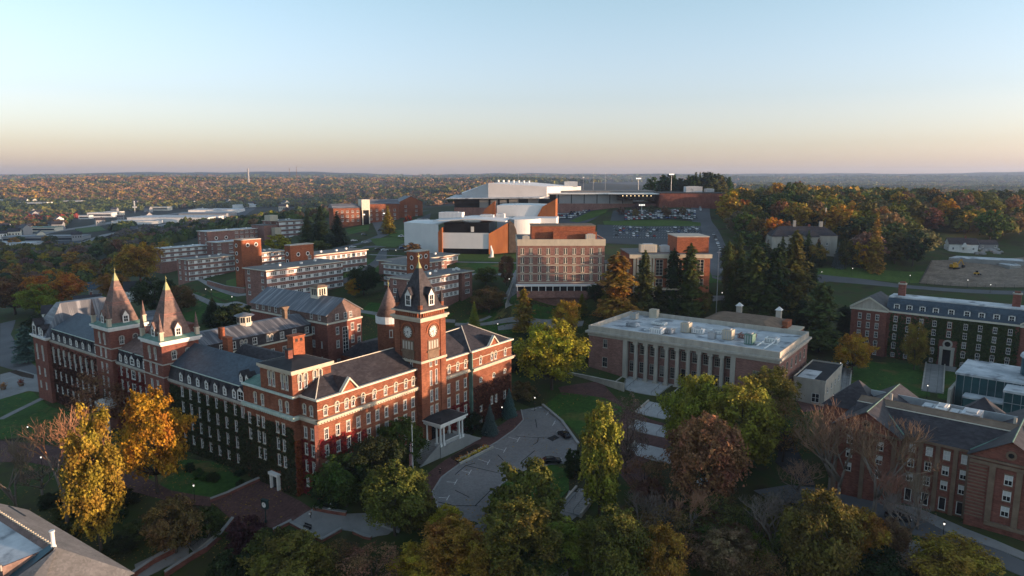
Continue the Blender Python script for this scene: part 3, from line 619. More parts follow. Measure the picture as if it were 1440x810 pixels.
# --- square upper pavilion at the corner, with the wing that joins the mansard hall
PV = dict(x0=-1.7, x1=11.5, y0=6.1, y1=25.0)
T = Bld('x', None, None, (0, 0, 0), (1, 0)); bpy.data.objects.remove(T.root); T.root = B.root; T.trim = 'stone_lit'; T.wname = 'pavilion_window'
lw = [(25.0 - y, z, 1.1, h, 'sash') for y in (10.0, 12.2, 17.6, 19.6, 23) for z, h in zip(rows[:3], hh)] + [(25.0 - y, 18.3, 1.0, 2.7, 'arch') for y in (8.2, 10.6, 17.4, 20.2)]
lw = [q for q in lw if not (abs(q[0] - (25 - 23)) < .1 and q[1] < 8)]
FR_PAV = [(25.0 - q[0],) + q[1:] for q in lw]
T.block(PV['x0'], PV['x1'], PV['y0'], PV['y1'], -6, EZ, l=lw, f=[])
T.block(PV['x0'] + .15, PV['x1'] - 2.4, PV['y0'] + .15, 18.0, EZ, 28.0, l=[(11.75 - s, 23.6, .95, 3.5, 'arch') for s in (1.9, 3.4, 6.7, 8.2)], f=[(s, 23.6, .95, 3.5, 'arch') for s in (2.0, 3.5, 6.0, 7.5)], m=0)
T.part('pavilion_wall', T.wall, 'brick')
t = MB(); x0, x1, y0, y1 = PV['x0'], PV['x1'], PV['y0'], PV['y1']
t.box(x0 - .5, x0 - .004, y0 - .5, y1, CZ - .2, CZ + .25, 0); t.box(x0 - .8, x0 - .004, y0 - .8, y1, CZ + .25, CZ + .75, 0); t.box(x0, 0, y0 - .5, y0 - .004, CZ - .2, CZ + .25, 0); t.box(x0, -.82, y0 - .8, y0 - .004, CZ + .25, CZ + .75, 0)
t.box(x0 - .5, x0 - .004, y0 - .5, y1, EZ - .1, EZ + .35, 0); t.box(x0, x1, y0 - .5, y0 - .004, EZ - .1, EZ + .35, 1)
for i in range(24): t.box(x0 - .78, x0 - .52, y0 - .3 + i * .79, y0 + .05 + i * .79, CZ - .1, CZ + .25, 0)
band(t, x0 + .15, x1 - 2.4, y0 + .15, 18.0, 27.3, 27.7, .25, 1); band(t, x0 + .15, x1 - 2.4, y0 + .15, 18.0, 27.7, 28.3, .55, 1)
B.part('cornice', t, ('greentrim', 'stone_lit'))
t = MB(); t.hip(x0 - .3, x1 - 2.0, y0 - .3, 18.4, 28.32, 29.1, (4, 4, 5, 5)); B.part('pavilion_roof', t, 'tar')
t = MB(); t.hip(x0 - .1, x1 + .1, 18.01, y1 + .3, EZ + .02, EZ + 1.2, (3, 3, .1, .1)); B.part('low_roof', t, 'copper')
a = MB(); a.box(6.0, 9.2, 15.6, 17.8, 28.0, 33.0, 0); a.box(5.8, 9.4, 15.4, 18.0, 33.0, 33.3, 0)
for u in (6.6, 7.9): a.box(u, u + .7, 15.58, 15.6, 31.9, 32.6, 1)
B.part('chimney', a, ('brick_orange', 'iron'))
a = MB(); a.box(2.5, 3.7, 12.8, 14.0, 28.5, 31.0, 0); a.box(2.4, 3.8, 12.7, 14.1, 31.0, 31.2, 1); B.part('chimney', a, ('brick_dark', 'tar'))
a = MB(); dy = 13.8                                                      # white side door with pilasters and pediment
a.box(-2.5, -1.72, dy - 1.5, dy - 1.1, -4, 2.4, 0); a.box(-2.5, -1.72, dy + 1.1, dy + 1.5, -4, 2.4, 0); a.box(-2.7, -1.72, dy - 1.8, dy + 1.8, 2.4, 3.0, 0); a.box(-1.9, -1.72, dy - 1.1, dy + 1.1, -4, 2.4, 1)
B.part('side_door', a, ('white', 'glass_dark'))
a = MB(); a.box(-4.4, -2.72, dy - 1.9, dy + 1.9, -5, -1.7, 0); B.part('steps', a, 'concrete')

# ================================================================ mansard hall with the twin spires
LEN = 148.0
PF = AB(-1.0, LEN)
B = Bld('mansard_hall', 'dark ivy covered mansard hall with twin pointed brown spires', 'building', PF, NE2)
B.trim = 'stone'; FZ = 17.0; MZ = 20.4
X = lambda b: LEN - b
T1, T2 = (60.8, 71.0), (90.2, 100.4)                                     # b ranges of the two towers
near = [30.0 + i * 4.05 for i in range(7)]; nfar = [102.6 + i * 4.05 for i in range(9)]; mid = [73.6, 77.0, 80.6, 84.2, 87.6]
fr = []
for b in near: fr += [(X(b), z, 1.1, h, 'sash') for z, h in ((13.2, 2.5), (9.0, 2.7), (4.8, 2.7), (.9, 2.3))]
for b in mid: fr += [(X(b), z, 1.1 if b != 80.6 else 2.4, h, 'sash') for z, h in ((13.2, 2.5), (9.0, 2.7), (4.8, 2.7))]
fr += [(X(b), 13.2, .8, 2.4, 'sash') for b in (25.9, 27.1)]
for b in nfar: fr += [(X(b), 9.4, 1.3, 5.2, 'arch', 'tall_window'), (X(b), 4.0, 1.1, 2.6, 'sash', 'tall_window'), (X(b), -.6, 1.1, 2.2, 'sash', 'tall_window')]
FR_FEN = list(fr)
T1w = [(s, z, 1.0, h, 'sash', 'tower_window') for s in (3.7, 6.8) for z, h in ((17.9, 2.6), (13.2, 2.7), (9.0, 2.7), (4.8, 2.7))] + [(s, 21.8, 1.0, 3.4, 'arch', 'tower_window') for s in (3.7, 6.8)]
def cut(q, a, b): return [(v[0] - a,) + v[1:] for v in q if a < v[0] < b]
DP = 15.0
segs = [(X(T1[0]), X(25.0)), (X(T2[0]), X(T1[1])), (X(137), X(T2[1]))]
for a, b in segs: B.facade(a, 0, b, 0, -12, FZ, cut(fr, a, b))
B.facade(LEN, 0.0, LEN, 1, -12, FZ); B.facade(LEN, DP, 11, DP, -12, FZ)
endp = [(s, z, 1.1, h, 'arch' if z > 9 else 'sash', 'tall_window') for s in (2.9, 7.4) for z, h in ((9.4, 5.2), (4.0, 2.6), (-.6, 2.2))]
B.block(0, 11, -1.2, DP + 9, -12, FZ, f=endp)
for a, b in (T1, T2):
    B.block(X(b), X(a), -1.3, 9.0, -12, 26.4, f=T1w, r=[(s, 21.8, 1.3, 2.4, 'arch', 'tower_window') for s in (3.2, 7.1)], l=[(5, 21.8, 1.3, 2.4, 'arch', 'tower_window')])
B.done('brick_dark')
t = MB()
for a, b in segs:
    t.box(a + .01, b - .01, -.5, -.004, FZ - .35, FZ + .1, 0)
    for i in range(int((b - a - .5) / .8)): t.box(a + .25 + i * .8, a + .6 + i * .8, -.42, -.004, FZ - .7, FZ - .352, 0)
band(t, 0, 11, -1.2, DP + 9, FZ - .2, FZ + .3, .35, 1); band(t, 0, 11, -1.2, DP + 9, FZ + .3, FZ + .7, .7, 1)
for a, b in (T1, T2): band(t, X(b), X(a), -1.3, 9.0, FZ + .2, FZ + .5, .15, 0); band(t, X(b), X(a), -1.3, 9.0, 20.7, 21.0, .2, 0)
B.part('cornice', t, ('stone', 'white'))
for (a, b), mat in zip(segs, ('slate_blue', 'slate_brown', 'slate_blue')):
    t = MB(); t.hip(a, b, -.2, DP, FZ + .12, MZ, (0, 0, 1.1, 1.1), 1); t.hip(a + .05, b - .05, .75, DP - .75, MZ + .01, 25.2 if mat != 'slate_brown' else 24.2, (0 if a > 20 else 3, 0, 7.0, 6.4), 0)
    t.box(a + .02, b - .02, .62, .74, MZ - .05, MZ + .18, 2)
    B.part('roof', t, (mat, 'slate', 'greentrim'))
t = MB(); t.hip(-.3, 11.3, -1.5, DP + 9.3, FZ + .72, 28.0, (4.2, 4.2, 7, 4.2), 0); B.part('end_roof', t, ('metalroof',))
for b in near: dormer(B, X(b), -.05, FZ + .35, 0, 1.35, 2.1, 'slate', 'slate', d=1.6, gab=.7)
for b in mid: dormer(B, X(b), -.05, FZ + .35, 0, 1.35 if b != 80.6 else 2.3, 2.2, 'slate', 'slate', d=1.6, gab=.7 if b != 80.6 else 1.0)
for i in range(8): dormer(B, X(103.2 + i * 4.4), -.05, FZ + .35, 0, 1.35, 2.1, 'slate', 'slate', d=1.6, gab=.7)
for b, z, w in ((26.9, FZ + .35, 2.6), (25.6, MZ + 1.2, 1.1), (28.0, MZ + 1.2, 1.1)): dormer(B, X(b), -.25 if w > 2 else .8, z, 0, w, 2.6 if w > 2 else 1.7, 'slate', 'slate', d=2.2, gab=.9)
dormer(B, 3.2, -1.6, FZ + .7, 0, 2.6, 3.6, 'white', 'slate', d=3.0, gab=1.8)
dormer(B, 8.6, -1.4, FZ + .7, 0, 1.6, 2.6, 'white', 'slate', d=2.6, gab=1.3)
a = MB(); a.box(1.1, 1.9, -1.3, -.5, FZ + .7, FZ + 4.0); a.box(.9, 2.1, -1.5, -.3, FZ + 4.0, FZ + 4.4); a.box(5.5, 6.3, -1.3, -.5, FZ + .7, FZ + 3.6); B.part('parapet_pier', a, 'white')
for a, b in (T1, T2):                                                   # twin spires
    x0, x1, y0, y1 = X(b), X(a), -1.3, 9.0; cx, cy = (x0 + x1) / 2, (y0 + y1) / 2
    t = MB(); band(t, x0, x1, y0, y1, 26.0, 26.6, .35); band(t, x0, x1, y0, y1, 26.6, 27.2, .75); B.part('tower_cornice', t, 'white')
    t = MB(); t.hip(x0 - .7, x1 + .7, y0 - .7, y1 + .7, 27.22, 28.0, (1.4, 1.4, 1.4, 1.4)); B.part('tower_gutter', t, 'copper')
    t = MB(); zb, zt = 28.0, 42.0; r0 = (x1 - x0) / 2 - 1.15
    lev = [(zb, 1.0, 0), (33.0, None, 1), (33.25, None, 0), (33.5, None, 1), (33.9, None, 0), (37.2, None, 1), (37.5, None, 0), (37.8, None, 1), (38.1, None, 0), (zt, None, 0)]
    for (za, _, m), (zc, _, _) in zip(lev, lev[1:]):
        ra, rc = [r0 * (1 - (z - zb) / (zt - zb) * .97) for z in (za, zc)]
        t.add([(cx-ra,cy-ra,za),(cx+ra,cy-ra,za),(cx+ra,cy+ra,za),(cx-ra,cy+ra,za),(cx-rc,cy-rc,zc),(cx+rc,cy-rc,zc),(cx+rc,cy+rc,zc),(cx-rc,cy+rc,zc)], [(0,1,5,4),(1,2,6,5),(2,3,7,6),(3,0,4,7)], m)
    sp_ = B.part('spire', t, ('slate_brown', 'brick_pink'))
    a_ = MB(); a_.hip(cx - .72, cx + .72, cy - .72, cy + .72, 40.0, 42.2, (.6, .6, .6, .6)); a_.tube((cx, cy, 42.0), (cx, cy, 43.8), .14, .08, 6); a_.box(cx - .4, cx + .4, cy - .06, cy + .06, 43.1, 43.3); B.part('finial', a_, 'gold', sp_)
    for x in (x0 + .2, x1 - .2):
        for y in (y0 + .2, y1 - .2): pinnacle(B, x, y, 27.4, 7.2 if y < 5 else 6.4, .5, ('stone_lit', 'slate_brown'))
    for x, y, rz in ((cx, y0 + .6, 0), (x1 - .6, cy, math.pi/2), (x0 + .6, cy, -math.pi/2)): dormer(B, x, y, 27.9, rz, 1.7, 2.3, 'white', 'slate_brown', d=2.2, gab=1.4)
for x, y, z, h, w in ((X(83), 9.5, 23, 4.2, 1.2), (X(54), 13.5, 22, 4.5, 1.3)):
    a = MB(); a.box(x - w, x + w, y - .7, y + .7, z, z + h, 0); a.box(x - w - .12, x + w + .12, y - .85, y + .85, z + h, z + h + .25, 0); B.part('chimney', a, 'brick_orange')
t = MB(); px = X(93.5)                                                  # white columned porch behind the golden trees
for dx_ in (-3, -1, 1, 3): t.cone(px + dx_, -3.6, -9, .32, 3.5, .28, 10)
t.box(px - 3.8, px + 3.8, -4.2, -1.35, 3.5, 4.4); t.extr([(px - 3.9, 4.4), (px + 3.9, 4.4), (px, 6.0)], 1, -4.3, -1.35)
B.part('porch', t, 'white')
t = MB(); t.box(30, 39, DP, DP + 20, -8, 20, 0); B.part('rear_wing', t, 'brick_dark')
a = MB(); a.hip(X(56), X(26), 14.2, 22, 19.9, 24.0, (3, .2, 3.5, 3.5)); B.part('rear_roof', a, 'slate')
# ================================================================ grey metal roofed hall behind the court
P = AB(47.1, 54.6, 6.0)
B = Bld('gabled_hall', 'brick hall with grey metal roof and tall glazed bay in its sunlit gable', 'building', P, E1)
B.trim = 'stone'; GW, GL, BZ, EV, PK = 14.2, 41.0, 18.0, 21.2, 25.6
gw = [(4.0, z, 1.3, 2.3, 'sash') for z in (3.6, 9.8, 14.2)] + [(10.2, z, 1.3, 2.3, 'sash') for z in (3.6, 6.8, 10.4, 14.6)] + [(12.9, z, 1.4, 2.4, 'sash') for z in (5.4, 9.4, 13.6)] + [(7.2, 2.6, 2.3, 13.6, 'tall_plain', 'stair_window')]
lw = [(GL - y, z, 1.3, 2.2, 'sash') for y in (7.0, 10.5) for z in (3.6, 9.8, 14.2)] + [(GL - 3, 5.0, .5, 2, 'narrow'), (GL - 3, 10.0, .5, 2, 'narrow')]
B.block(0, GW, 0, GL, -8, BZ, f=gw, l=lw); B.done('brick_dark')
T = Bld('x', None, None, (0, 0, 0), (1, 0)); bpy.data.objects.remove(T.root); T.root = B.root; T.wname = 'attic_window'
T.block(.12, GW - .12, .12, GL - .12, BZ + .5, EV, f=[(4.0, BZ + 1.0, 1.4, 1.9, 'sash_plain'), (7.4, BZ + 1.0, 1.2, 1.9, 'sash_plain'), (9.6, BZ + 1.0, 1.2, 1.9, 'sash_plain')], l=[(GL - y, BZ + 1.0, 1.3, 1.9, 'sash_plain') for y in (4, 8, 20, 23.5, 27, 30.5, 34, 37.5)])
T.wall.extr([(.12, EV), (GW - .12, EV), (GW/2, PK - .3)], 1, .12, .5, 0); T.part('attic_wall', T.wall, 'slate_brown')
t = MB(); band(t, 0, GW, 0, GL, BZ - .05, BZ + .5, .25); B.part('belt_course', t, 'cream')
t = MB(); t.add([(-.6, -.3, EV - .3), (GW/2, -.3, PK), (GW/2, GL, PK), (-.6, GL, EV - .3)], [(0, 1, 2, 3)]); t.add([(GW + .6, -.3, EV - .3), (GW/2, -.3, PK), (GW/2, GL, PK), (GW + .6, GL, EV - .3)], [(3, 2, 1, 0)])
t.add([(-.6, -.3, EV - .6), (GW/2, -.3, PK - .3), (GW + .6, -.3, EV - .6), (-.6, -.3, EV - .3), (GW/2, -.3, PK), (GW + .6, -.3, EV - .3)], [(0, 1, 4, 3), (1, 2, 5, 4)])
B.part('roof', t, 'metalroof')
for cx, cy in ((GW/2, 12.5),):
    a = MB(); a.box(cx - 1.9, cx + 1.9, cy - 1.9, cy + 1.9, PK - 2, PK + 2.6, 0)
    for k in range(3):
        u = cx - 1.3 + k * .95; a.box(u, u + .6, cy - 1.95, cy - 1.903, PK, PK + 2.1, 1); a.box(cx - 1.95, cx - 1.903, cy - 1.3 + k * .95, cy - .7 + k * .95, PK, PK + 2.1, 1)
    a.hip(cx - 2.5, cx + 2.5, cy - 2.5, cy + 2.5, PK + 2.61, PK + 3.3, (1.2,) * 4, 2); B.part('cupola', a, ('cream', 'glass', 'brownstone'))
P = AB(7.0, 62.0, 6.0)
B = Bld('slate_wing', 'low brick wing with streaked metal roof and octagonal cupola in the court', 'building', P, E1)
L, D = 39.8, 14.0
xs = [3.5, 7.5, 11.5, 17.0, 22.5, 26.5, 30.0, 34.5, 38.0]
B.block(0, L, 0, D, -12, 13.8, f=grid([4 + i * 4.2 for i in range(8)], (9.9, 5.6), 1.3, 2.2)); B.done('brick')
T = Bld('x', None, None, (0, 0, 0), (1, 0)); bpy.data.objects.remove(T.root); T.root = B.root; T.wname = 'attic_window'
T.block(.3, L, .3, D - .3, 14.2, 17.4, f=[(x, 14.7, 1.5, 2.1, 'sash_plain') for x in (3.5, 8.3, 12, 19, 28.5, 33.0, 37.8)] + [(x, 14.8, .9, 2.0, 'arch_plain') for x in (14.6, 15.9, 23.4, 24.7)]); T.part('attic_wall', T.wall, 'slate')
t = MB(); band(t, 0, L, 0, D, 13.75, 14.2, .25); B.part('belt_course', t, 'cream')
t = MB(); t.hip(0, L, .1, D, 17.38, 20.0, (3, 0, 6, 6)); B.part('roof', t, 'metalroof_cross')
a = MB(); a.cone(20.5, 7, 19.4, 2.2, 22.6, 2.2, 8, 0, math.pi/8); a.cone(20.5, 7, 22.61, 3.0, 23.4, .6, 16, 2)
for k in range(8):
    q = k * math.pi/4; 
    for d in (-.35, .35):
        c = Vector((20.5 + 2.06 * math.cos(q), 7 + 2.06 * math.sin(q))); tv = Vector((-math.sin(q), math.cos(q))); p0 = c + tv * (d - .25); p1 = c + tv * (d + .25); n = Vector((math.cos(q), math.sin(q))) * .03
        a.add([(p0.x + n.x, p0.y + n.y, 20.6), (p1.x + n.x, p1.y + n.y, 20.6), (p1.x + n.x, p1.y + n.y, 22.2), (p0.x + n.x, p0.y + n.y, 22.2)], [(0, 1, 2, 3)], 1)
B.part('cupola', a, ('cream', 'glass', 'metalroof'))
a = MB(); a.box(9, 10.4, 1.2, 2.4, 17, 21.4, 0); B.part('chimney', a, 'brick_orange'); a = MB(); a.box(33.5, 34.5, 5, 6.5, 17, 22.5, 0); a.extr([(32.6, 23.4), (33.5, 22.2), (34.5, 22.2), (35.4, 23.4)], 1, 4.9, 6.6); B.part('chimney', a, 'brownstone')
# round turret with a cone roof
P = AB(58.0, 38.0, 2)
B = Bld('round_turret', 'round brick turret under a smooth grey cone roof beside the clock tower', 'turret', P, E1)
a = MB(); a.cone(0, 0, -8, 3.7, 23.2, 3.7, 24); B.part('wall', a, 'brick', None); a = MB(); a.cone(0, 0, 23.21, 4.2, 25.4, 4.2, 24); B.part('drum_band', a, 'white')
a = MB(); a.cone(0, 0, 25.41, 3.95, 34.4, .1, 28); B.part('roof', a, 'slate_brown', None, True)
for q in (-2.2, -1.2, -.2): B.window('sash', 1.0, 2.2, 3.75 * math.cos(q), 3.75 * math.sin(q), 19, q + math.pi/2)
a = MB(); a.tube((0, 0, 34), (0, 0, 36.6), .12, .05); a.cone(0, 0, 35.2, .3, 35.7, .3, 8); B.part('finial', a, 'gold')
a = MB(); a.hip(-8, 12, 3.9, 14, 12, 16, (4, 4, 4, 4), 0); a.box(-8, 12, 4.2, 14, -8, 12, 1); B.part('side_block', a, ('slate', 'brick'))

# ================================================================ library with the colonnade
P = Vector((26.8, 234.4, 4.0))
B = Bld('library', 'classical library with pale stone colonnade and white equipment on its flat roof', 'building', P, NE2)
B.trim = 'stone'; B.frame = 'stone'; LL, LD, LH = 64.0, 34.0, 15.2
c0, c1 = 14.0, 50.5
fw = [(6.4, 8.4, 1.6, 2.9, 'sash_plain'), (6.4, 1.6, 1.9, 3.4, 'sash_plain'), (57.5, 5.6, 1.9, 3.2, 'sash_plain'), (57.5, 1.2, 1.8, 3.0, 'sash_plain')]
bay = (c1 - c0) / 10
cxs = [c0 + bay * (i + .5) for i in range(10)]
B.facade(0, 0, c0 - .5, 0, -6, LH - 3.2, [q for q in fw if q[0] < c0]); B.facade(c1 + .5, 0, LL, 0, -6, LH - 3.2, [(q[0] - c1 - .5,) + q[1:] for q in fw if q[0] > c1])
B.facade(c0 - .5, 1.9, c1 + .5, 1.9, -6, LH - 3.2, [(x - c0 + .5, z, 1.9, h, 'multi_plain') for x in cxs for z, h in ((7.6, 3.3), (1.2, 3.7)) if not (abs(x - cxs[5]) < 1 and z < 3)] + [(cxs[5] - c0 + .5, .2, 2.0, 4.8, 'narrow_plain')])
B.facade(c0 - .5, 0, c0 - .5, 1.9, -6, LH - 3.2); B.facade(c1 + .5, 1.9, c1 + .5, 0, -6, LH - 3.2)
rw = [(s, z, 1.8, h, 'sash_plain') for s in lin(4, 30, 6) for z, h in ((7.6, 3.0), (1.4, 3.2))]
B.facade(LL, 0, LL, LD, -6, LH - 3.2, rw); B.facade(LL, LD, 0, LD, -6, LH - 3.2); B.facade(0, LD, 0, 0, -6, LH - 3.2, rw)
B.done('brick_pink')
t = MB()
band(t, 0, LL, 0, LD, LH - 3.2, LH - 2.2, .3); band(t, 0, LL, 0, LD, LH - 2.2, LH - 1.5, 1.0)
t.box(c0 - .5, c1 + .5, .0, 1.9, LH - 3.2, LH - 2.21); t.box(0, LL, 0, LD, LH - 1.9, LH - 1.52)
B.part('entablature', t, 'stone')
t = MB()
for (x0, x1, y0, y1) in ((-.15, LL + .15, -.15, .35), (-.15, LL + .15, LD - .35, LD + .15), (-.15, .35, .352, LD - .352), (LL - .35, LL + .15, .352, LD - .352)): t.box(x0, x1, y0, y1, LH - 1.49, LH + .3)
for i in range(22): t.box(14 + i * 1.7, 14.8 + i * 1.7, -.2, -.152, LH - 1.2, LH - .1)
B.part('parapet', t, 'stone')
t = MB(); t.box(.36, LL - .36, .36, LD - .36, LH - 1.5, LH - 1.2); B.part('roof', t, 'membrane')
for i in range(11):
    if i in (0, 10):
        a = MB(); x = c0 + bay * i; a.box(x - .75, x + .75, -.25, .9, -1.0, LH - 3.21); B.part('pilaster', a, 'stone'); continue
    a = MB(); x = c0 + bay * i; a.box(x - .85, x + .85, -.1, 1.5, -1.0, -.4); a.cone(x, .7, -.4, .72, LH - 4.2, .6, 16); a.box(x - .82, x + .82, -.1, 1.5, LH - 4.2, LH - 3.21); B.part('column', a, 'stone')
t = MB(); t.box(c0 - .5, c1 + .5, -.6, 1.9, -6, -1.0); B.part('plinth', t, 'stone')
def unit(B, x, y, w, d, h, mat='white', nm='rooftop_unit', z=LH - 1.2):
    a = MB(); a.box(x, x + w, y, y + d, z + .2, z + h); a.box(x + w*.2, x + w*.8, y + d*.2, y + d*.8, z + h, z + h + .3, 1)
    for i in range(max(2, int(w / .8))): a.box(x + .2 + i * .8, x + .5 + i * .8, y - .03, y - .003, z + .5, z + h - .3, 1)
    return B.part(nm, a, (mat, 'steel'))
for x, y, w, d, h, m in ((20, 6, 4, 4, 2.0, 'white'), (23.5, 9, 3, 3, 1.5, 'membrane'), (27.5, 14, 3, 3, 3.4, 'stone_lit'), (31, 15, 4, 2, 1.8, 'white'), (36, 18, 5, 3, 1.2, 'white'), (38.5, 10, 2.2, 2.2, 2.4, 'steel'), (42.5, 12, 3.2, 3.2, 3.3, 'stone_lit'), (46, 17, 5, 4, 1.4, 'brick_pink'), (50.5, 9.5, 2.6, 3.4, 3.4, 'copper'), (55, 16, 4, 3, 1.6, 'white'), (8, 12, 4, 3, 1.2, 'membrane'), (14, 20, 5, 3, 1.0, 'white'), (3.5, 24, 2.5, 2.5, 2.2, 'stone')): unit(B, x, y, w, d, h, m)
a = MB(); a.box(8, 11, LD - 3, LD - .5, LH - 1.2, LH + 2.0); B.part('chimney', a, 'stone_lit')
a = MB()
for p, q in (((52, 12), (60, 13)), ((55, 20), (55, 8)), ((26, 20), (45, 22)), ((17, 8), (25, 17)), ((58, 5), (58, 17))): a.tube((*p, LH - .6), (*q, LH - .6), .25, .25, 6)
B.part('roof_duct', a, 'white')
# rear block of the library
B2 = Bld('library_stack', 'low brown roofed block with two white capped vents behind the library', 'building', P + Vector((E1[0] * 36 + NE2[0] * 38, E1[1] * 36 + NE2[1] * 38, 4)), NE2)
B2.block(-14, 13, 0, 26, -8, 9, r=grid((4, 10, 16), (4.5,), 1.5, 2.5)); B2.done('brick_pink')
t = MB(); t.hip(-14.6, 13.6, -.6, 26.6, 9.01, 11.2, (5, 5, 8, 8)); B2.part('roof', t, 'brownstone')
for y in (-.2, 25.5):
    for x in ((-6, 9) if y > 0 else ()):
        a = MB(); a.box(x - .9, x + .9, y - .9, y + .9, 9, 12.6, 0); a.hip(x - 1.3, x + 1.3, y - 1.3, y + 1.3, 12.61, 13.9, (1.2,) * 4, 1); B2.part('vent_turret', a, ('stone', 'white'))
a = MB(); a.box(14, 19, 2, 22, -8, 7.5, 0); a.box(13.9, 19.2, 1.8, 22.2, 7.51, 8.1, 1); a.box(13.05, 15, 15, 21, 7.5, 10.5, 0); B2.part('side_block', a, ('brick_orange', 'stone_lit'))
# pale side annexe
B = Bld('annexe', 'pale flat roofed annexe with white roof patch beside the library', 'building', P + Vector((NE2[0] * 66 + E1[0] * 10, NE2[1] * 66 + E1[1] * 10, -1)), NE2)
B.block(0, 9, 0, 24, -6, 6.5, f=[(6.5, .2, 2.2, 2.8, 'tall_plain')], r=grid(lin(4, 20, 4), (2.6,), 1.6, 1.8)); B.done('stone')
t = MB(); band(t, 0, 9, 0, 24, 6.3, 7.3, .12, 0); t.box(0, 9, 0, 24, 6.35, 6.8, 1); t.box(.6, 5.5, 1, 12, 6.81, 6.9, 2); B.part('roof', t, ('stone', 'tar', 'membrane'))
M['whitestep'] = pm('pale_granite_steps', (.46, .46, .46), (.36, .36, .36), .4, .8)
# terrace stairs in front of the library
def flight(name, label, x0, x1, y0, z0, n, mat, tread=.42, rise=.16, rot=None, base=None, extra=None):
    o = rootat(name, base, rot, label, 'stairs', 'stairs on the terraces')
    a = MB()
    for i in range(n): a.box(x0, x1, y0 + i * tread, y0 + (i + 1) * tread, -4 - n * rise + z0, z0 - (n - 1 - i) * rise)
    a.build('treads', [mat], o)
    for s, u in ((-1, x0), (1, x1)):
        k = MB(); y1 = y0 + n * tread; zt = z0 + .5; zb = z0 - n * rise + .5
        k.extr([(y0, -4 - n * rise + z0), (y1, -4 - n * rise + z0), (y1, zt), (y0, zb)], 0, u - .45 if s < 0 else u + .003, u - .003 if s < 0 else u + .45); k.build('cheek_wall', [M['stone']], o)
    for u in lin(x0 + (x1 - x0) * .28, x1 - (x1 - x0) * .28, 2):
        k = MB()
        for i in range(0, n + 1, 4): k.tube((u, y0 + i * tread, z0 - (n - i) * rise), (u, y0 + i * tread, z0 - (n - i) * rise + 1.0), .035, .035, 5)
        k.tube((u, y0, z0 - n * rise + 1.0), (u, y0 + n * tread, z0 + 1.0), .045, .045, 5); k.build('handrail', [M['iron']], o)
    return o
lrz = math.atan2(NE2[1], NE2[0])
for (pb, pt, w, n, lab) in (((898, 553), (908, 530), 20.0, 18, 'wide pale top flight of steps below the library colonnade'), ((915, 586), (919, 566), 9.5, 14, 'middle pale flight of steps below the library terrace'), ((911, 611), (913, 597), 11.5, 12, 'pale flight of steps behind the sparse tree, above the third landing'), ((912, 646), (914, 628), 13.0, 14, 'lowest pale flight of steps below the library, brick landing beneath')):
    a_, b_ = gp(*pb), gp(*pt); L_ = max(3.0, (b_ - a_).xy.length * .9); dz_ = max(b_.z - a_.z, .9)
    flight('stairs', lab, -w/2, w/2, 0, dz_, n, M['whitestep'], L_ / n, dz_ / n, lrz, (a_.x, a_.y, a_.z + .25))
def terr(label, pts, z, h=1.1, mat='concrete', cap='stone', name='retaining_wall', th=.6, cat='wall'):
    """low wall along a world polyline, following its own top height"""
    o = rootat(name, (pts[0][0], pts[0][1], z[0]), 0, label, cat)
    a = MB(); c = MB(); x0, y0, z00 = pts[0][0], pts[0][1], z[0]
    for i in range(len(pts) - 1):
        p, q = Vector(pts[i][:2]), Vector(pts[i+1][:2]); d = (q - p).normalized(); n = Vector((-d.y, d.x)) * th / 2; q = q + d * (0 if i == len(pts) - 2 else th / 2 - .01)
        for mb, t0, t1, k in ((a, -2.5, h, 1), (c, h + .002, h + .16, 1.3)):
            v = []
            for pp, zz in ((p, z[i]), (q, z[i+1])):
                for s in (1, -1): v += [(pp.x + n.x * s * k - x0, pp.y + n.y * s * k - y0, zz + t0 - z00), (pp.x + n.x * s * k - x0, pp.y + n.y * s * k - y0, zz + t1 - z00)]
            mb.add(v, [(0, 1, 3, 2), (4, 6, 7, 5), (0, 4, 5, 1), (2, 3, 7, 6), (1, 5, 7, 3), (0, 2, 6, 4)])
    a.build('wall', [M[mat]], o); c.build('coping', [M[cap]], o); return o
def wallpix(label, pix, h=1.0, mat='brick_dark', cap='concrete', **k):
    ps = [gp(*p) for p in pix]; return terr(label, ps, [p.z for p in ps], h, mat, cap, **k)
def lp(x, y): return P_LIB + Vector((NE2[0] * x + E1[0] * y, NE2[1] * x + E1[1] * y, 0))
P_LIB = P
terr('stone balustrade wall left of the library steps', [lp(-6, -10), lp(8, -10), lp(19, -10)], [3.4, 3.4, 3.2], 1.1, 'stone')

# ================================================================ brick residence on the right
P = Vector((134.4, 268.3, .8))
ang = math.atan2(-39.0, 46.5); dx = (math.cos(ang), math.sin(ang))
B = Bld('brick_residence', 'long brick residence with end pediments, white dormers and ivy', 'building', P, dx)
B.trim = 'stone'; EVZ = 18.6
rz_ = (14.6, 11.2, 7.8, 4.2, 1.0); hs_ = (2.1, 2.1, 2.1, 2.4, 1.4)
def resw(xs): return [(x, z, 1.25, h, 'arch' if z == 4.2 else 'sash') for x in xs for z, h in zip(rz_, hs_)]
B.block(0, 12.6, 0, 17, -6, EVZ, f=resw((3.2, 6.3, 9.4)), l=[(s, z, 1.2, 2.0, 'sash') for s in (5, 11) for z in rz_[:3]])
mx = [2.9, 7.2, 11.5, 15.8, 25.6, 30.0, 34.4, 38.8]
B.wname = 'main_window'
B.facade(12.6, 1.4, 54.6, 1.4, -6, EVZ, resw(mx) + [(20.6, z, 1.25, 2.1, 'sash') for z in (14.6, 11.2)])
B.wname = 'end_window'
B.block(54.6, 67.2, 0, 17, -6, EVZ, f=resw((3.2, 6.3, 9.4)))
B.facade(54.6, 16, 12.6, 16, -6, EVZ); B.done('brick_dark')
t = MB(); t.box(12.62, 54.58, .9, 1.396, EVZ - .5, EVZ + .2)
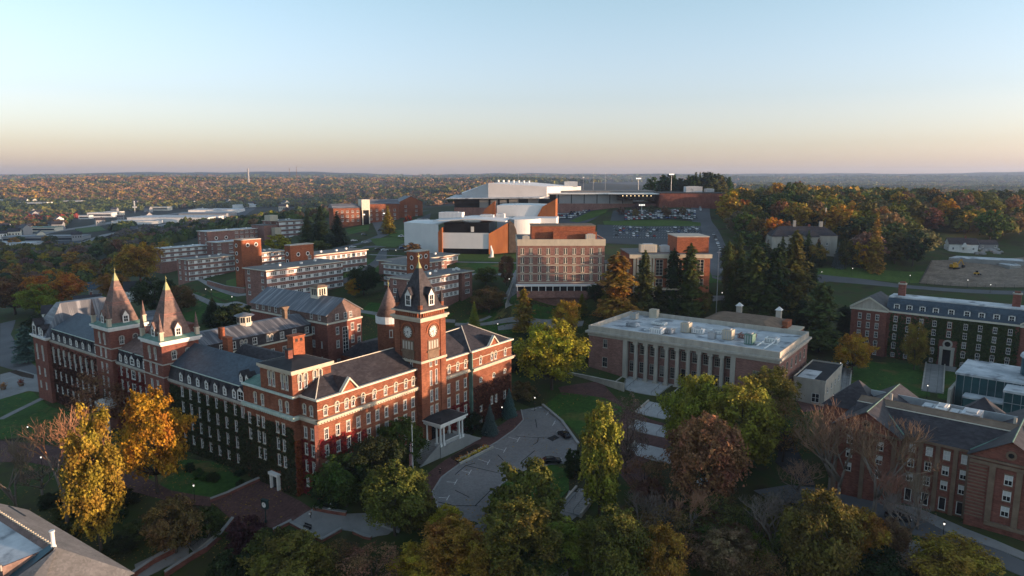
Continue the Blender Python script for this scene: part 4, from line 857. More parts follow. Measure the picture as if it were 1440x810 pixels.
for x0 in (0, 54.6):
    band(t, x0, x0 + 12.6, 0, 17, EVZ - .5, EVZ + .2, .5)
    t.extr([(x0 - .6, EVZ + .21), (x0 + 6.3, EVZ + 4.4), (x0 + 13.2, EVZ + .21), (x0 + 13.2, EVZ + .8), (x0 + 6.3, EVZ + 5.0), (x0 - .6, EVZ + .8)], 1, -.6, .0)
B.part('cornice', t, 'cream')
t = MB()
for x0 in (0, 54.6): t.extr([(x0, EVZ + .25), (x0 + 12.6, EVZ + .25), (x0 + 6.3, EVZ + 4.4)], 1, .005, .3)
B.part('pediment', t, 'stone')
t = MB(); t.hip(12.0, 55.2, .8, 16.6, EVZ + .22, 23.4, (0, 0, 3.4, 3.4), 0); B.part('roof', t, 'slate_blue')
for x0 in (0, 54.6):
    t = MB(); t.add([(x0 - .7, -.62, EVZ + .75), (x0 + 6.3, -.62, EVZ + 5.02), (x0 + 6.3, 17.4, EVZ + 5.02), (x0 - .7, 17.4, EVZ + .75), (x0 + 13.3, -.62, EVZ + .75), (x0 + 13.3, 17.4, EVZ + .75)], [(0, 1, 2, 3), (1, 4, 5, 2)]); B.part('roof', t, 'slate')
t = MB(); t.box(12.0, 55.2, 4.3, 13, 23.42, 23.9); B.part('flat_deck', t, 'membrane')
for x in mx[:4] + [20.7] + mx[4:]: 
    a = MB(); w = 1.9; X0 = 12.6 + x - .7
    o = dormer(B, 12.6 + x, 1.55, EVZ + .5, 0, 1.9, 2.5, 'white', 'slate_blue', d=3.2, gab=.12)
for x in (15.5, 51.8):
    a = MB(); a.box(x - 1.2, x + 1.2, 8, 9.6, 23, 28.3, 0); a.box(x - 1.4, x + 1.4, 7.8, 9.8, 28.3, 28.8, 1); a.box(x - .9, x + .9, 8.2, 9.4, 28.8, 29.4, 0); B.part('chimney', a, ('brick_dark', 'stone'))
a = MB(); ex = 33.2
a.box(ex - 2.3, ex - 1.3, .6, 1.39, -1, 6.6, 0); a.box(ex + 1.3, ex + 2.3, .6, 1.39, -1, 6.6, 0); a.box(ex - 2.4, ex + 2.4, .5, 1.39, 6.6, 7.5, 0); a.box(ex - 1.3, ex + 1.3, 1.1, 1.38, -1, 6.6, 1); a.ring(ex, 8.6, .9, 1.39, 1.0, 1.6, 14, 0); a.box(ex - 1.0, ex + 1.0, 1.2, 1.38, 7.5, 9.6, 1)
B.part('entrance', a, ('stone', 'glass_dark'))
a = MB()
for i in range(9): a.box(ex - 3.6 - i * .0, ex + 3.6, -.4 - (i + 1) * .5, -.4 - i * .5 + (1 if i == 0 else 0), -4, .6 - i * .18)
B.part('steps', a, 'concrete')

# ================================================================ slate roofed brick hall lower right
ang = R(-42.0); dx = (math.cos(ang), math.sin(ang)); ny_ = (-dx[1], dx[0])
P = Vector((73.4, 148.6, 1.0))
B = Bld('slate_hall', 'dark brick hall with long slate roof and brown stone pilasters', 'building', P, dx)
B.trim = 'brownstone'; B.frame = 'white'; SE = 14.9
xs = [15.0 + i * 3.15 for i in range(4)]
mw = [(x, z, 1.25, 2.0, 'blindlow' if z > 10 else ('blind' if (int(x * 7 + z)) % 3 else 'sash')) for x in xs for z in (11.7, 8.4, 5.2)] + [(x, .8, 1.3, 2.8, 'narrow') for x in xs]
B.block(0, 13.0, -2.6, 24, -6, SE, f=grid((3.5, 9.5), (11.3, 8.2, 5.0), 1.3, 2.0, 'blind'), l=grid((4, 9, 14, 19), (11.3, 8.2, 5.0), 1.3, 2.0))
B.facade(13.0, 0, 25.6, 0, -6, SE, [(q[0] - 13,) + q[1:] for q in mw])
B.block(25.6, 38.6, -2.6, 24, -6, SE, f=[(x, z, 1.35, 2.1, 'blind') for x in (6.5, 10.6) for z in (10.4, 7.2, 4.0)], l=[])
B.facade(25.6, 24, 13, 24, -6, SE); B.done('brick_dark')
a = MB()
for x in [13.1 + i * 3.15 for i in range(4)]: a.box(x - .05, x + .75, -.35, -.004, -1, SE - .5)
a.box(24.9, 25.59, -.35, -.004, -1, SE - .5)
B.part('pilaster', a, 'brownstone')
for x in (29.3, 33.6, 37.7): a = MB(); a.box(x - .35, x + .65, -2.95, -2.604, 2.4, SE - 1.3); B.part('pilaster', a, 'brownstone')
for x in (.4, 6.0, 11.8): a = MB(); a.box(x, x + .8, -2.95, -2.604, -1, SE - .6); B.part('pilaster', a, 'brownstone')
a = MB(); a.box(29.0, 38.6, -3.1, -2.604, 1.6, 2.39); B.part('stone_band', a, 'brownstone'); a = MB(); a.box(25.6, 38.6, -2.9, -2.604, SE - 1.29, SE - .6); B.part('stone_band', a, 'brownstone')
a = MB()
for i in range(16): a.box(25.62, 28.6, -2.7, -2.605, 2.5 + i * .7, 2.75 + i * .7)
B.part('rusticated_corner', a, 'brownstone')
t = MB(); t.box(13.02, 25.58, -.6, -.004, SE - .45, SE + .1); band(t, 0, 13, -2.6, 24, SE - .3, SE + .1, .4); band(t, 25.6, 38.6, -2.6, 24, SE - .3, SE + .1, .4); B.part('cornice', t, 'brownstone')
t = MB(); t.add([(2, -.6, SE + .12), (37, -.6, SE + .12), (37, 6.5, 18.5), (2, 6.5, 18.5), (37, 9.2, 19.2), (2, 9.2, 19.2)], [(0, 1, 2, 3)], 0); t.add([(2, 6.5, 18.5), (37, 6.5, 18.5), (37, 9.2, 19.2), (2, 9.2, 19.2)], [(0, 1, 2, 3)], 1); t.box(2, 37, 6.35, 6.5, 18.45, 18.62, 2); t.box(2, 37, 9.21, 9.4, 16, 19.3, 1)  # upper slope set in brownstone: sunlight on the slate put into its colour
B.part('roof', t, ('slate', 'brownstone', 'cream'))
for x0, x1, y0, c_ in ((0, 13, -2.6, 14.5), (25.6, 38.6, -2.6, 24.1)):
    xm = (x0 + x1) / 2; t = MB(); rh = 19.4
    t.add([(x0 - .6, y0 - .7, SE + .1), (xm, y0 - .7, rh), (xm, 24.6, rh), (x0 - .6, 24.6, SE + .1), (x1 + .6, y0 - .7, SE + .1), (x1 + .6, 24.6, SE + .1)], [(0, 1, 2, 3), (1, 4, 5, 2)])
    B.part('roof', t, 'slate'); t = MB(); t.extr([(x0, SE + .12), (x1, SE + .12), (xm, rh - .25)], 1, y0 + .01, y0 + .4, 0); t.extr([(x0 + 1.2, SE + .4), (x1 - 1.2, SE + .4), (xm, rh - 1.0)], 1, y0 - .1, y0 + .005, 0); t.ring(xm, SE + 1.6, y0 - .22, y0 - .102, .5, .9, 16, 1)
    B.part('gable', t, ('brick_dark', 'brownstone'))
    t = MB(); t.poly([(xm + .5 * math.cos(q * math.pi / 8), y0 - .15, SE + 1.6 + .5 * math.sin(q * math.pi / 8)) for q in range(16)]); B.part('oculus', t, 'glass_dark')
    t = MB(); t.tube((xm, y0 - .7, rh + .03), (xm, 24, rh + .03), .12, .12, 6); t.tube((x1 + .3 if x0 == 0 else x0 - .3, -.7, SE + .4), (xm, 6.8, rh - .4), .2, .2, 6); B.part('copper_hip', t, 'copper')
t = MB(); t.box(13.7, 25, 9.5, 17.4, 15, 16.4, 0); t.box(2, 37, 17.4, 17.7, 15, 18.6, 1); B.part('roof_well', t, ('tar', 'steel'))
for x, w, h, m in ((13.8, 2.4, 2.2, 'steel'), (16.6, 2, 2.8, 'white'), (19.0, 2.2, 2.0, 'steel'), (21.5, 3.4, 2.8, 'membrane')): unit(B, x, 10.5, w, 5.0, h, m, z=16.4)
a = MB(); a.tube((8.0, 10.2, 17.5), (8.0, 10.2, 20.6), .3, .3, 8); B.part('chimney', a, 'stone'); a = MB(); a.tube((31, 10.2, 17.5), (31, 10.2, 20.4), .3, .3, 8); B.part('chimney', a, 'stone')
for x, y in ((-1.0, 17), (24.0, 21.5)):
    t = MB(); t.hip(x - 6.5, x + 6.5, y - 5, y + 6, 14.3, 20.4, (6.4, 6.4, 5.4, 5.4), 0); t.box(x - 6, x + 6, y - 4.5, y + 5.5, -6, 14.3, 1); B.part('corner_pavilion', t, ('slate', 'brick_dark'))
# glass science block behind it
P = Vector((135.2, 203, 1)); 
B = Bld('glass_block', 'teal glass block with pale flat roof behind the slate roofed hall', 'building', P, dx)
t = MB(); t.box(0, 46, 0, 20, -4, 10.0, 0); t.box(13, 46, -8, -.002, -4, 9.0, 0); t.box(3, 12.9, -5, -.002, -4, 4.5, 0)
B.part('glazing', t, 'glass_teal')
t = MB(); t.box(-.3, 46, -.3, 20.3, 10.01, 10.7); t.box(12.7, 46, -8.3, -.302, 9.01, 9.7); t.box(2.7, 12.68, -5.3, -.302, 4.51, 5.0); B.part('roof', t, 'membrane')
t = MB()
for i in range(23): t.box(i * 2, i * 2 + .12, -.12, -.003, 4.6 if 3 < i * 2 < 46 else -4, 10)
for i in range(17): t.box(13 + i * 2, 13.12 + i * 2, -8.12, -8.003, -4, 9)
for z in (3, 6): t.box(13, 46, -8.14, -8.003, z, z + .15)
B.part('mullions', t, 'steel')
a = MB(); a.box(-1.2, -.35, -4, 18, -4, 6, 0); B.part('screen_wall', a, 'stone'); unit(B, 22, 4, 6, 5, 2.2, 'steel', z=10.7)
B = Bld('glass_rotunda', 'grey drum shaped rotunda with shallow roof at the frame edge', 'building', at(1436, 545, 8), dx)
a = MB(); a.cone(6, 4, -6, 7.0, 9, 7.0, 28, 0); B.part('drum', a, 'solar', None, False); a = MB(); a.cone(6, 4, 9.01, 7.5, 9.8, 7.2, 28, 0); B.part('roof', a, 'membrane')

# ================================================================ roof in the lower left corner
ex = at(0, 725, 14); P = at(190, 806, 11.5)
c1 = at(40, 717, 11.5); d = Vector((P.x - c1.x, P.y - c1.y)); d.normalize()
B = Bld('tiled_roof_hall', 'grey brown tiled roof with white flat deck and glazed panels', 'building', Vector((c1.x, c1.y, 0)), (d.x, d.y))
Lr = (Vector((P.x, P.y)) - Vector((c1.x, c1.y))).length
t = MB(); t.box(.5, Lr - .6, -26, -.6, -24, 11.4); B.part('wall', t, 'stone')
t = MB(); rh = 16.5
t.add([(0, 0, 11.5), (Lr, 0, 11.5), (Lr, -14, 11.5), (Lr - 8.2, -7, rh), (0, -7, rh)], [(0, 1, 3, 4), (1, 2, 3)], 0)
t.add([(Lr, -14, 11.5), (Lr - 8.2, -7, rh), (0, -7, rh), (0, -14, 11.5)], [(0, 3, 2, 1)], 1)
B.part('roof', t, ('gravelroof', 'slate_brown'))
t = MB(); t.box(.3, Lr - 9.6, -13.2, -7.4, rh - 4.4, rh - .6, 1); t.quad((.5, -13.0, rh - .59), (Lr - 9.8, -13.0, rh - .59), (Lr - 9.8, -7.5, rh - .59), (.5, -7.5, rh - .59), 0); t.box(.3, Lr - 9.6, -13.4, -13.21, rh - 1.2, rh - .3, 2); B.part('flat_deck', t, ('membrane', 'slate_brown', 'stone'))
t = MB(); t.add([(Lr - 9.4, -7.1, rh + .02), (Lr - 8.0, -7.2, rh + .02), (Lr - 7.6, -20, rh - 5.6), (Lr - 12.6, -20, rh - 5.6)], [(0, 3, 2, 1)]); t.add([(.2, -7.15, rh + .02), (3.4, -7.15, rh + .02), (3.4, -11.5, rh - .45), (.2, -11.5, rh - .45)], [(0, 3, 2, 1)]); B.part('glazed_panel', t, 'solar')
t = MB(); t.add([(Lr - 7.4, -7.1, rh), (Lr, -14, 11.55), (Lr + 2, -26, 8.6), (Lr - 7.4, -26, 10.0)], [(0, 3, 2, 1)]); B.part('hip_slope', t, 'gravelroof')
a = MB()
for i in range(34): q = i / 34; a.box(Lr * 0 + q * (Lr - 8.4), q * (Lr - 8.4) + .3, -7.18, -6.82, rh - .05, rh + .16)
B.part('ridge_tiles', a, 'stone_lit')
for x, y, h in ((4.6, -7.8, 2.4), (Lr - 8.6, -7.0, 2.2)):
    a = MB(); a.cone(x, y, rh - .6, .45, rh + .1, .35, 10, 0); a.cone(x, y, rh + .1, .28, rh + h, .28, 10, 0); a.cone(x, y, rh + h, .4, rh + h + .2, .4, 10, 0); B.part('vent_pipe', a, 'white')
a = MB()
for i in range(9):
    q0, q1 = math.pi * i / 9, math.pi * (i + 1) / 9; a.tube((5.6 + .0, -8.6 - 1.0 * math.cos(q0), rh - .4 + 1.5 * math.sin(q0)), (5.6, -8.6 - 1.0 * math.cos(q1), rh - .4 + 1.5 * math.sin(q1)), .22, .22, 6)
B.part('duct_hoop', a, 'brownstone')
a = MB(); a.box(1.0, 7.5, -3.4, -3.1, 11.4 + 3.0 * .71, 11.4 + 3.3 * .71 + .18); B.part('snow_rail', a, 'iron')

# ================================================================ dormitories
def dorm(name, label, P, dx, L, D, n, H, nb, ends=(2, 2), panel=True, fpart=None, group=None, mat='brick_pink', roofm='gravelroof'):
    B = Bld(name, label, 'building', P, dx, group); B.trim = 'white'; B.panes = P[1] < 340
    st = H / n; zs = [st * i + .9 for i in range(n)]; f0 = 0 if fpart is None else fpart
    xs = lin(f0 + 2.2, L - 2.2, nb)
    f = grid(xs, zs, min(3.0, (L - f0 - 2) / nb * .72), st * .5, 'triple_plain')
    r = grid(lin(3, D - 3, ends[0]), zs, 1.8, st * .52, 'sash_plain'); l = grid(lin(3, D - 3, ends[1]), zs, 1.8, st * .52, 'sash_plain')
    if panel: B.bands = [(round(z - .17, 3), round(z + st * .5 + .02, 3)) for z in zs]
    B.facade(0, 0, L, 0, -8, H, f); B.bands = []
    B.facade(L, 0, L, D, -8, H, r); B.facade(L, D, 0, D, -8, H); B.facade(0, D, 0, 0, -8, H, l); B.done((mat, 'white'))
    t = MB(); t.box(-.8, L + .8, -.8, D + .8, H + .01, H + .4, 0); t.box(-.5, L + .5, -.5, D + .5, H + .402, H + .45, 1); B.part('roof', t, ('cream', roofm))
    for x, y in ((L * .3, D * .5), (L * .55, D * .4), (L * .8, D * .6)):
        a = MB(); a.box(x - .5, x + .5, y - .5, y + .5, H + .45, H + 1.3); B.part('roof_vent', a, 'white')
    return B
def portholes(B, w, d, pts, side='f'):
    for s, z in pts:
        a = MB(); a.ring(0, 0, -.12, -.003, .75, 1.05, 18, 0); a.poly([(.75 * math.cos(2*math.pi*i/18), -.03, .75 * math.sin(2*math.pi*i/18)) for i in range(18)], 1)
        a.build('round_window', [M['white'], M['glass']], B.root, loc=(s, 0, z) if side == 'f' else (0, d - s, z), rz=0 if side == 'f' else -math.pi/2)
def stairtower(label, P, dx, w, d, H, fp, lp_, win=True, grp=None):
    B = Bld('stair_tower', label, 'building', P, dx, grp); B.trim = 'white'; B.panes = False
    B.block(0, w, 0, d, -10, H, f=[(w - 2.6, H - 7.5, 1.8, 1.9, 'sash_plain')] if win else []); B.done('brick_orange')
    t = MB(); band(t, 0, w, 0, d, H - .3, H + .1, .12); t.box(0, w, 0, d, H - .2, H + .05); B.part('coping', t, 'stone')
    portholes(B, w, d, fp); portholes(B, w, d, lp_, 'l'); return B
a = at(374.4, 381.4, 30)
dorm('dormitory', 'three storey brick dormitory with white window bands, nearest of the left dormitories', (a.x, a.y, 17.5), E1, 42.0, 16.2, 4, 12.5, 9, (2, 2), True, 1.5)
dorm('dormitory', 'long brick dormitory with pale roof behind the nearest left dormitory', (-79.6 - E1[0]*36.0, 375.8 - E1[1]*36.0, 20.0), E1, 36.0, 14, 3, 11.0, 8, (2, 2), True, 7.5)
a = at(*(220 + 255/5.785, 290 + 440/5.785), 24)
dorm('dormitory', 'brick dormitory with four white window bands above an open corner', (a.x, a.y, 11.5), E1, 28.8, 12.0, 4, 12.5, 6, (2, 2), True)
dorm('dormitory', 'set back brick dormitory between the two sunlit stair towers', (-152.3, 400.4, 14), E1, 24.0, 16, 4, 12.0, 5, (2, 2), True)
stairtower('sunlit orange brick stair tower with two round windows, left of the pair', (-136.6, 347, 14), E1, 11.4, 6.4, 25.0, [(3.6, 22.2), (8.4, 22.2)], [(2, 22), (2, 18), (2, 14), (2, 10)], False)
stairtower('sunlit brick stair tower with round windows above the pale dormitory roof', (-106.9, 331.4, 17.5), E1, 13.6, 4.6, 20.3, [(4.4, 15.6), (10, 15.6)], [(2, 16), (2, 12.5)], True)
BF = dorm('dormitory', 'far brick dormitory with two round windows in its blank end', (-250, 566, 11), E1, 72.0, 15, 4, 15.0, 10, (1, 2), False, 24, None, 'brick_pink', 'membrane'); 
for s in (7.5, 16.5):
    a = MB(); a.ring(0, 0, -.12, -.003, 1.0, 1.5, 18, 0); a.poly([(1.0 * math.cos(2*math.pi*i/18), -.03, 1.0 * math.sin(2*math.pi*i/18)) for i in range(18)], 1); a.build('round_window', [M['white'], M['glass']], BF.root, loc=(s, 0, 9.5))
B = dorm('dormitory', 'low brick wing with flat pale roof in front of the far dormitory', (-232, 540, 10), E1, 34, 12, 3, 9.5, 4, (1, 1), False, None, None, 'brick_pink', 'membrane')
dorm('dormitory', 'long low white banded dormitory at the edge of the left woods', (-266, 520, 6), E1, 37, 12, 3, 10.5, 6, (1, 1), True, None, None, 'brick_pink', 'membrane')
B = dorm('dormitory', 'far grey brick dormitory with a pale stair shaft on the roof', (-205, 608, 12), E1, 26, 24, 5, 20.0, 3, (3, 3), True, 6, None, 'brick_pink', 'gravelroof')
a = MB(); a.box(-14, -.01, 2, 20, -6, 17, 0); a.box(-14.5, -.81, 1.5, 20.5, 17.01, 17.4, 2); a.box(-7, -.85, -4, 1.48, -6, 15, 1); a.box(-6, 2, 4, 12, 20.5, 25.5, 1); B.part('stair_shaft', a, ('brick_pink', 'stone_lit', 'gravelroof'))
a = at(582, 394.6, 29)
dorm('dormitory', 'three storey brick dormitory with white bands just behind the clock spire', (a.x, a.y, 18.8), E1, 27.6, 13.9, 3, 10.2, 8, (1, 2), True, 4)
B = dorm('dormitory', 'brick end wing of the dormitory behind the clock spire', (a.x + E1[0]*28.5 + NE2[0]*1.2, a.y + E1[1]*28.5 + NE2[1]*1.2, 18.8), E1, 7.0, 13, 3, 10.2, 1, (2, 1), False)
dorm('dormitory', 'rear brick dormitory with dark roof left of the round window tower', (-61.0, 325, 18.8), NE2, 15.2, 28, 4, 10.9, 4, (6, 1), True)
dorm('dormitory', 'rear long white banded dormitory right of the round window tower', (-29.0 - E1[0]*44, 368 - E1[1]*44, 18.8), E1, 44, 14, 3, 10.5, 10, (2, 1), True, 3)
stairtower('orange brick stair tower with round windows directly above the clock spire', (-42.6, 306, 18.5), E1, 8.5, 6.0, 19.0, [(2.6, 16.5), (6, 16.5), (6, 11.5)], [(3, 16), (3, 11.8), (3, 7.8)], False)

# ================================================================ five storey brick centre
P = Vector((2.4, 285.5, 22.5)); hdx = (1.0, .02)
B = Bld('campus_centre', 'five storey rose brick block with paired narrow windows and orange penthouse', 'building', P, hdx)
B.trim = 'stone_lit'; B.frame = 'cream'
B.block(0, 36.2, 0, 26, -6, 22, f=grid([1.9 + i * 3.6 for i in range(10)], (4.9, 8.5, 12.1, 16.0), 1.5, 2.6, 'pair_plain'), l=grid(lin(4, 22, 5), (4.9, 8.5, 12.1, 16.0), 1.5, 2.6, 'pair_plain'), r=grid(lin(4, 22, 4), (4.9, 8.5, 12.1, 16.0), 1.5, 2.6, 'pair_plain'))
B.done('brick_pink')
t = MB()
for z in (4.0, 7.7, 11.3, 15.1): t.box(-.05, 36.25, -.08, -.003, z, z + .35)
t.box(-.3, 36.5, -.3, -.003, 19.6, 22.3); t.box(-.3, -.003, -.003, 26.3, 19.6, 22.3); t.box(36.203, 36.5, -.003, 26.3, 19.6, 22.3); t.box(-.3, 36.5, 26.003, 26.3, 19.6, 22.3); B.part('stone_band', t, 'stone_lit')
t = MB(); t.box(-.8, 33, -2.6, -.09, 2.9, 3.6, 0); t.box(-.4, 32.6, -2.2, -.09, -2, 0.9, 1)
for i in range(12): t.box(-.4 + i * 2.97, -.1 + i * 2.97, -2.3, -2.0, .9, 2.9, 0)
t.box(-.4, 32.6, -1.9, -1.8, .9, 2.9, 2); B.part('ground_floor', t, ('whitepanel', 'brick_pink', 'glass'))
t = MB(); t.box(0, 36.2, 0, 26, 21.5, 21.9); B.part('roof', t, 'gravelroof')
a = MB(); a.box(6, 33, 6, 20, 22, 27.2, 0); a.box(5.8, 33.2, 5.8, 20.2, 27.2, 27.6, 1); a.box(15, 33.4, 4, 5.75, 22, 25.0, 0); B.part('penthouse', a, ('brick_orange', 'brownstone'))
for x, w, h in ((2, 3, 1.5), (28.5, 4, 2.2)): unit(B, x, 2, w, 2, h, 'stone_lit', z=21.9)
B = Bld('student_union', 'brick and limestone hall with tall window bays and orange rear tower', 'building', Vector((49, 283, 22)), hdx)
B.trim = 'stone_lit'; B.frame = 'cream'
B.block(0, 33, 0, 24, -6, 16.5, f=[(x, z, 3.0, h, 'tall_plain') for x in (4.6, 12.0, 20.0, 29) for z, h in ((8.0, 6.6), (3.6, 3.0))]); B.done('brick_orange')
t = MB()
for x in (1.6, 8.2, 15.6, 24.4): t.box(x - .5, x + .5, -.5, -.003, 0, 15.2, 0); t.box(x + .9, x + 1.7, -.5, -.003, 0, 15.2, 0)
t.box(-.6, 33.6, -.8, -.003, 15.2, 16.8, 0); t.box(9, 26, -3.5, -.6, -2, 3.0, 0); t.box(-.4, 33.4, .01, 24.4, 16.51, 16.9, 1); B.part('stone_frame', t, ('stone_lit', 'gravelroof'))
t = MB(); t.box(10, 25, -3.55, -3.503, .4, 2.4, 0); B.part('entrance_glazing', t, 'glass')
a = MB(); a.box(20, 33.4, 4, 20, 17, 23.5, 0); a.box(19.8, 33.6, 3.8, 20.2, 23.5, 23.9, 1); B.part('penthouse', a, ('brick_orange', 'stone')); unit(B, 5, 5, 7, 4, 3.4, 'stone_lit', z=16.9); unit(B, 13.5, 6, 4, 3, 2.8, 'steel', z=16.9)
t = MB(); t.box(-10, -.01, 3, 14, -6, 12.5, 0); t.box(-10.2, -.01, 2.8, 14.2, 12.51, 12.9, 1)
for i in range(4): t.box(-9.4 + i * 2.3, -7.9 + i * 2.3, 2.9, 2.99, 4, 11.5, 2)
B.part('link_block', t, ('stone_lit', 'gravelroof', 'glass'))
# ================================================================ performing arts centre
B = Bld('arts_centre', 'white curved arts centre with rust coloured steel walls and raised glass hall', 'building', Vector((-40.0, 394.5, 26.0)), (1, -0.12))
t = MB(); t.box(0, 27, 0, 26, 4.0, 13.0, 0); t.box(.5, 26.5, .6, 26, -4, 4.0, 1); B.part('front_box', t, ('whitepanel', 'glass_dark'))
t = MB(); t.box(1, 27, 1.5, 28, 13.02, 18.6, 0)
B.part('glass_hall', t, 'glass_dark')
t = MB(); t.box(16.5, 18.2, 1.2, 1.45, 13.5, 16.5); B.part('window_frame', t, 'white')
t = MB()                                                                 # sweeping white canopy
n = 12; v = []
for i in range(n + 1):
    x = -5 + 42 * i / n; z = 20.0 + (.9 if x < 10 else 1.2) * math.sin((x + 5) / 42 * math.pi) + (0 if x < 24 else -.0)
    for y, dz in ((-3, 0), (30, .2), (30, -.9), (-3, -.6)): v.append((x, y + (1.5 if i in (0,) else 0), z + dz))
t.add(v, [(4*i+q, 4*i+(q+1) % 4, 4*i+4+(q+1) % 4, 4*i+4+q) for i in range(n) for q in range(4)] + [(0, 1, 2, 3), (4*n+3, 4*n+2, 4*n+1, 4*n)]); B.part('canopy', t, 'whitepanel')
t = MB(); t.extr([(-2, -3), (.3, -3), (.3, 13), (.3, 16), (-2, 13.5)], 1, -1.6, 25); B.part('rust_wall', t, 'corten')
t = MB(); t.add([(27.05, -.4, -1.5), (38, 5, -1.5), (38, 5, 19.0), (27.05, -.4, 12.6), (27.05, .4, -1.5), (38, 5.8, -1.5), (38, 5.8, 19.0), (27.05, .4, 12.6)], [(0, 1, 2, 3), (7, 6, 5, 4), (3, 2, 6, 7), (1, 5, 6, 2), (0, 3, 7, 4)]); B.part('rust_wall', t, 'corten')
t = MB(); v = []; n = 14                                                 # curved white wall on the right, sweeping to the back
cv = [(41 + 14 * math.sin(q * math.pi / 2 / n), 18 - 13 * math.cos(q * math.pi/2/n)) for q in range(n + 1)] + [(64, 19)]
for p, q in zip(cv, cv[1:]): t.quad((*p, -4), (*q, -4), (*q, 20.5), (*p, 20.5)); 
t.poly([(*p, 20.5) for p in cv] + [(64, 46, 20.5), (38, 46, 20.5), (38, 8, 20.5)]); t.quad((64, 19, -4), (64, 46, -4), (64, 46, 20.5), (64, 19, 20.5)); B.part('curved_wall', t, 'whitepanel')
t = MB(); v = [(38 + 3.2 * (1 - math.cos(q * math.pi/2/8)), -1.5 + 4 + 16.5 * (math.sin(q * math.pi/2/8))) for q in range(9)]
t.extr([(38.0, -2), (43, -2), (43, 10), (42, 15), (40.5, 18.2), (38, 20)], 1, 4.6, 6); B.part('arch_fin', t, ('brownstone'))
t = MB(); cv = [(-27, 17), (-22, 14.5), (-15, 10.5), (-8, 5.5), (-2.1, 0)]
for p, q in zip(cv, cv[1:]): t.quad((*p, -4), (*q, -4), (*q, 17.6), (*p, 17.6))
t.poly([(*p, 17.6) for p in cv] + [(-2, 44, 17.6), (-27, 44, 17.6)]); t.quad((-27, 44, -4), (-27, 17, -4), (-27, 17, 17.6), (-27, 44, 17.6)); B.part('left_wall', t, 'whitepanel')
for x, y, w, d, h in ((-5, 14, 14, 8, 5), (19, 18, 8, 6, 3.5), (28, 22, 5, 5, 4)): unit(B, x, y, w, d, h, 'whitepanel', z=18.8)
t = MB(); v = []; n = 10                                                 # rear theatre volume with curved roof and rust ends
pr = [(26, 6), (26, 22)] + [(26 + 30 * i / n, 27.0 + 0.4 * math.sin(i / n * math.pi) - (0 if i < n - 3 else 0)) for i in range(n + 1)] + [(57, 22), (57, 6)]
t.extr(pr, 1, 40, 70); B.part('rear_hall', t, 'whitepanel')
for x0, s in ((22, 1), (56.5, 1)):
    t = MB(); t.extr([(x0 - 6, 14), (x0 + 3, 14), (x0 + 3, 29.5), (x0 + 2.4, 29.5), (x0 - 3, 25), (x0 - 6, 20)] if x0 < 30 else [(x0 - 5, 14), (x0 + 6, 14), (x0 + 6, 31), (x0 - 2, 26.5), (x0 - 5, 21)], 1, 39, 41 if x0 < 30 else 62); B.part('rust_wall', t, 'corten')
# ================================================================ arena
B = Bld('arena', 'white sloped roof arena with long low brick and panel wing', 'building', Vector((-46, 603, 43)), (1, -0.05))
t = MB(); n = 1
top = [(-6, 70, 13.0), (2, 4, 13.5), (26, -6, 22.5), (76, -2, 19.5), (108, 55, 19), (50, 90, 20.5)]
z0 = 9
lo = [(x, y, z0) for x, y, z in top]
t.add(lo + top, [(i, (i + 1) % 6, 6 + (i + 1) % 6, 6 + i) for i in range(6)], 0)
ridge = [(46, 14, 23.8), (62, 40, 23.0)]
k = len(t.v); t.add(top + ridge, [(2, 3, 6), (3, 4, 7, 6), (4, 5, 7), (5, 0, 6, 7), (0, 1, 2, 6)], 1); B.part('arena_bowl', t, ('arenapanel', 'whitepanel'))
t = MB(); t.add([(-10, -8, 9.6), (70, -10, 10.5), (86, 16, 13), (-6, 20, 12), (-10, -8, 9.0), (70, -10, 9.7), (86, 16, 9.7), (-6, 20, 9)], [(0, 1, 2, 3), (7, 6, 5, 4), (0, 4, 5, 1), (1, 5, 6, 2), (3, 7, 4, 0)]); B.part('canopy_roof', t, 'membrane')
t = MB(); t.box(-4, 68, -2, 20, -9, 1.5, 0); t.box(18, 68, -1.8, 20, 1.51, 9, 1); t.box(-4, 17.9, -1, 20, 1.51, 9, 2)
for x in (26, 34, 42): t.box(x, x + 1.6, -1.95, -1.81, 1.9, 8.7, 2)
t.box(52, 60, -1.95, -1.81, 1.9, 8.7, 2); B.part('front_wall', t, ('brick_pink', 'greypanel', 'glass_dark'))
t = MB(); t.box(72, 170, 2, 60, -6, 5, 0); t.box(84, 150, 2.2, 60, 5.01, 13, 1); t.box(69, 83.9, 2.2, 60, 5.01, 13, 2)
for i in range(6): t.box(86 + i * 11, 86.6 + i * 11, 2.05, 2.18, 5.1, 13, 2)
t.box(136, 168, -6, 2, 8, 13, 2); B.part('long_wing', t, ('brick_pink', 'greypanel', 'glass_dark'))
t = MB(); t.box(70, 170, -1, 62, 13.01, 13.9, 0); t.box(128, 172, -10, -1.01, 13.2, 13.9, 0); t.box(83, 172, 20, 70, 13.91, 15.5, 1); B.part('wing_roof', t, ('white', 'gravelroof'))
t = MB(); t.box(170.5, 226, -12, 50, -6, 14, 0); t.box(170.2, 226.3, -12.3, 50.3, 14.01, 14.5, 1); B.part('brick_gymnasium', t, ('brick_dark', 'tar')); unit(B, 196, 8, 14, 10, 5, 'membrane', z=14.5); unit(B, 214, 12, 7, 8, 3, 'steel', z=14.5)
for i in range(7):
    a = MB(); x = 34 + i * 4.4; a.cone(x, 4 + i * .7, 23.3 - i * .12, .9, 25.2 - i * .12, .9, 8); B.part('roof_fan', a, 'white')
unit(B, 92, 40, 12, 8, 5, 'white', z=18.5); 
for i in range(8):
    a = MB(); a.box(140 + i * 3.4, 140.8 + i * 3.4, -6.4, -6.1, 11.6, 12.2); B.part('soffit_light', a, 'warmglow')
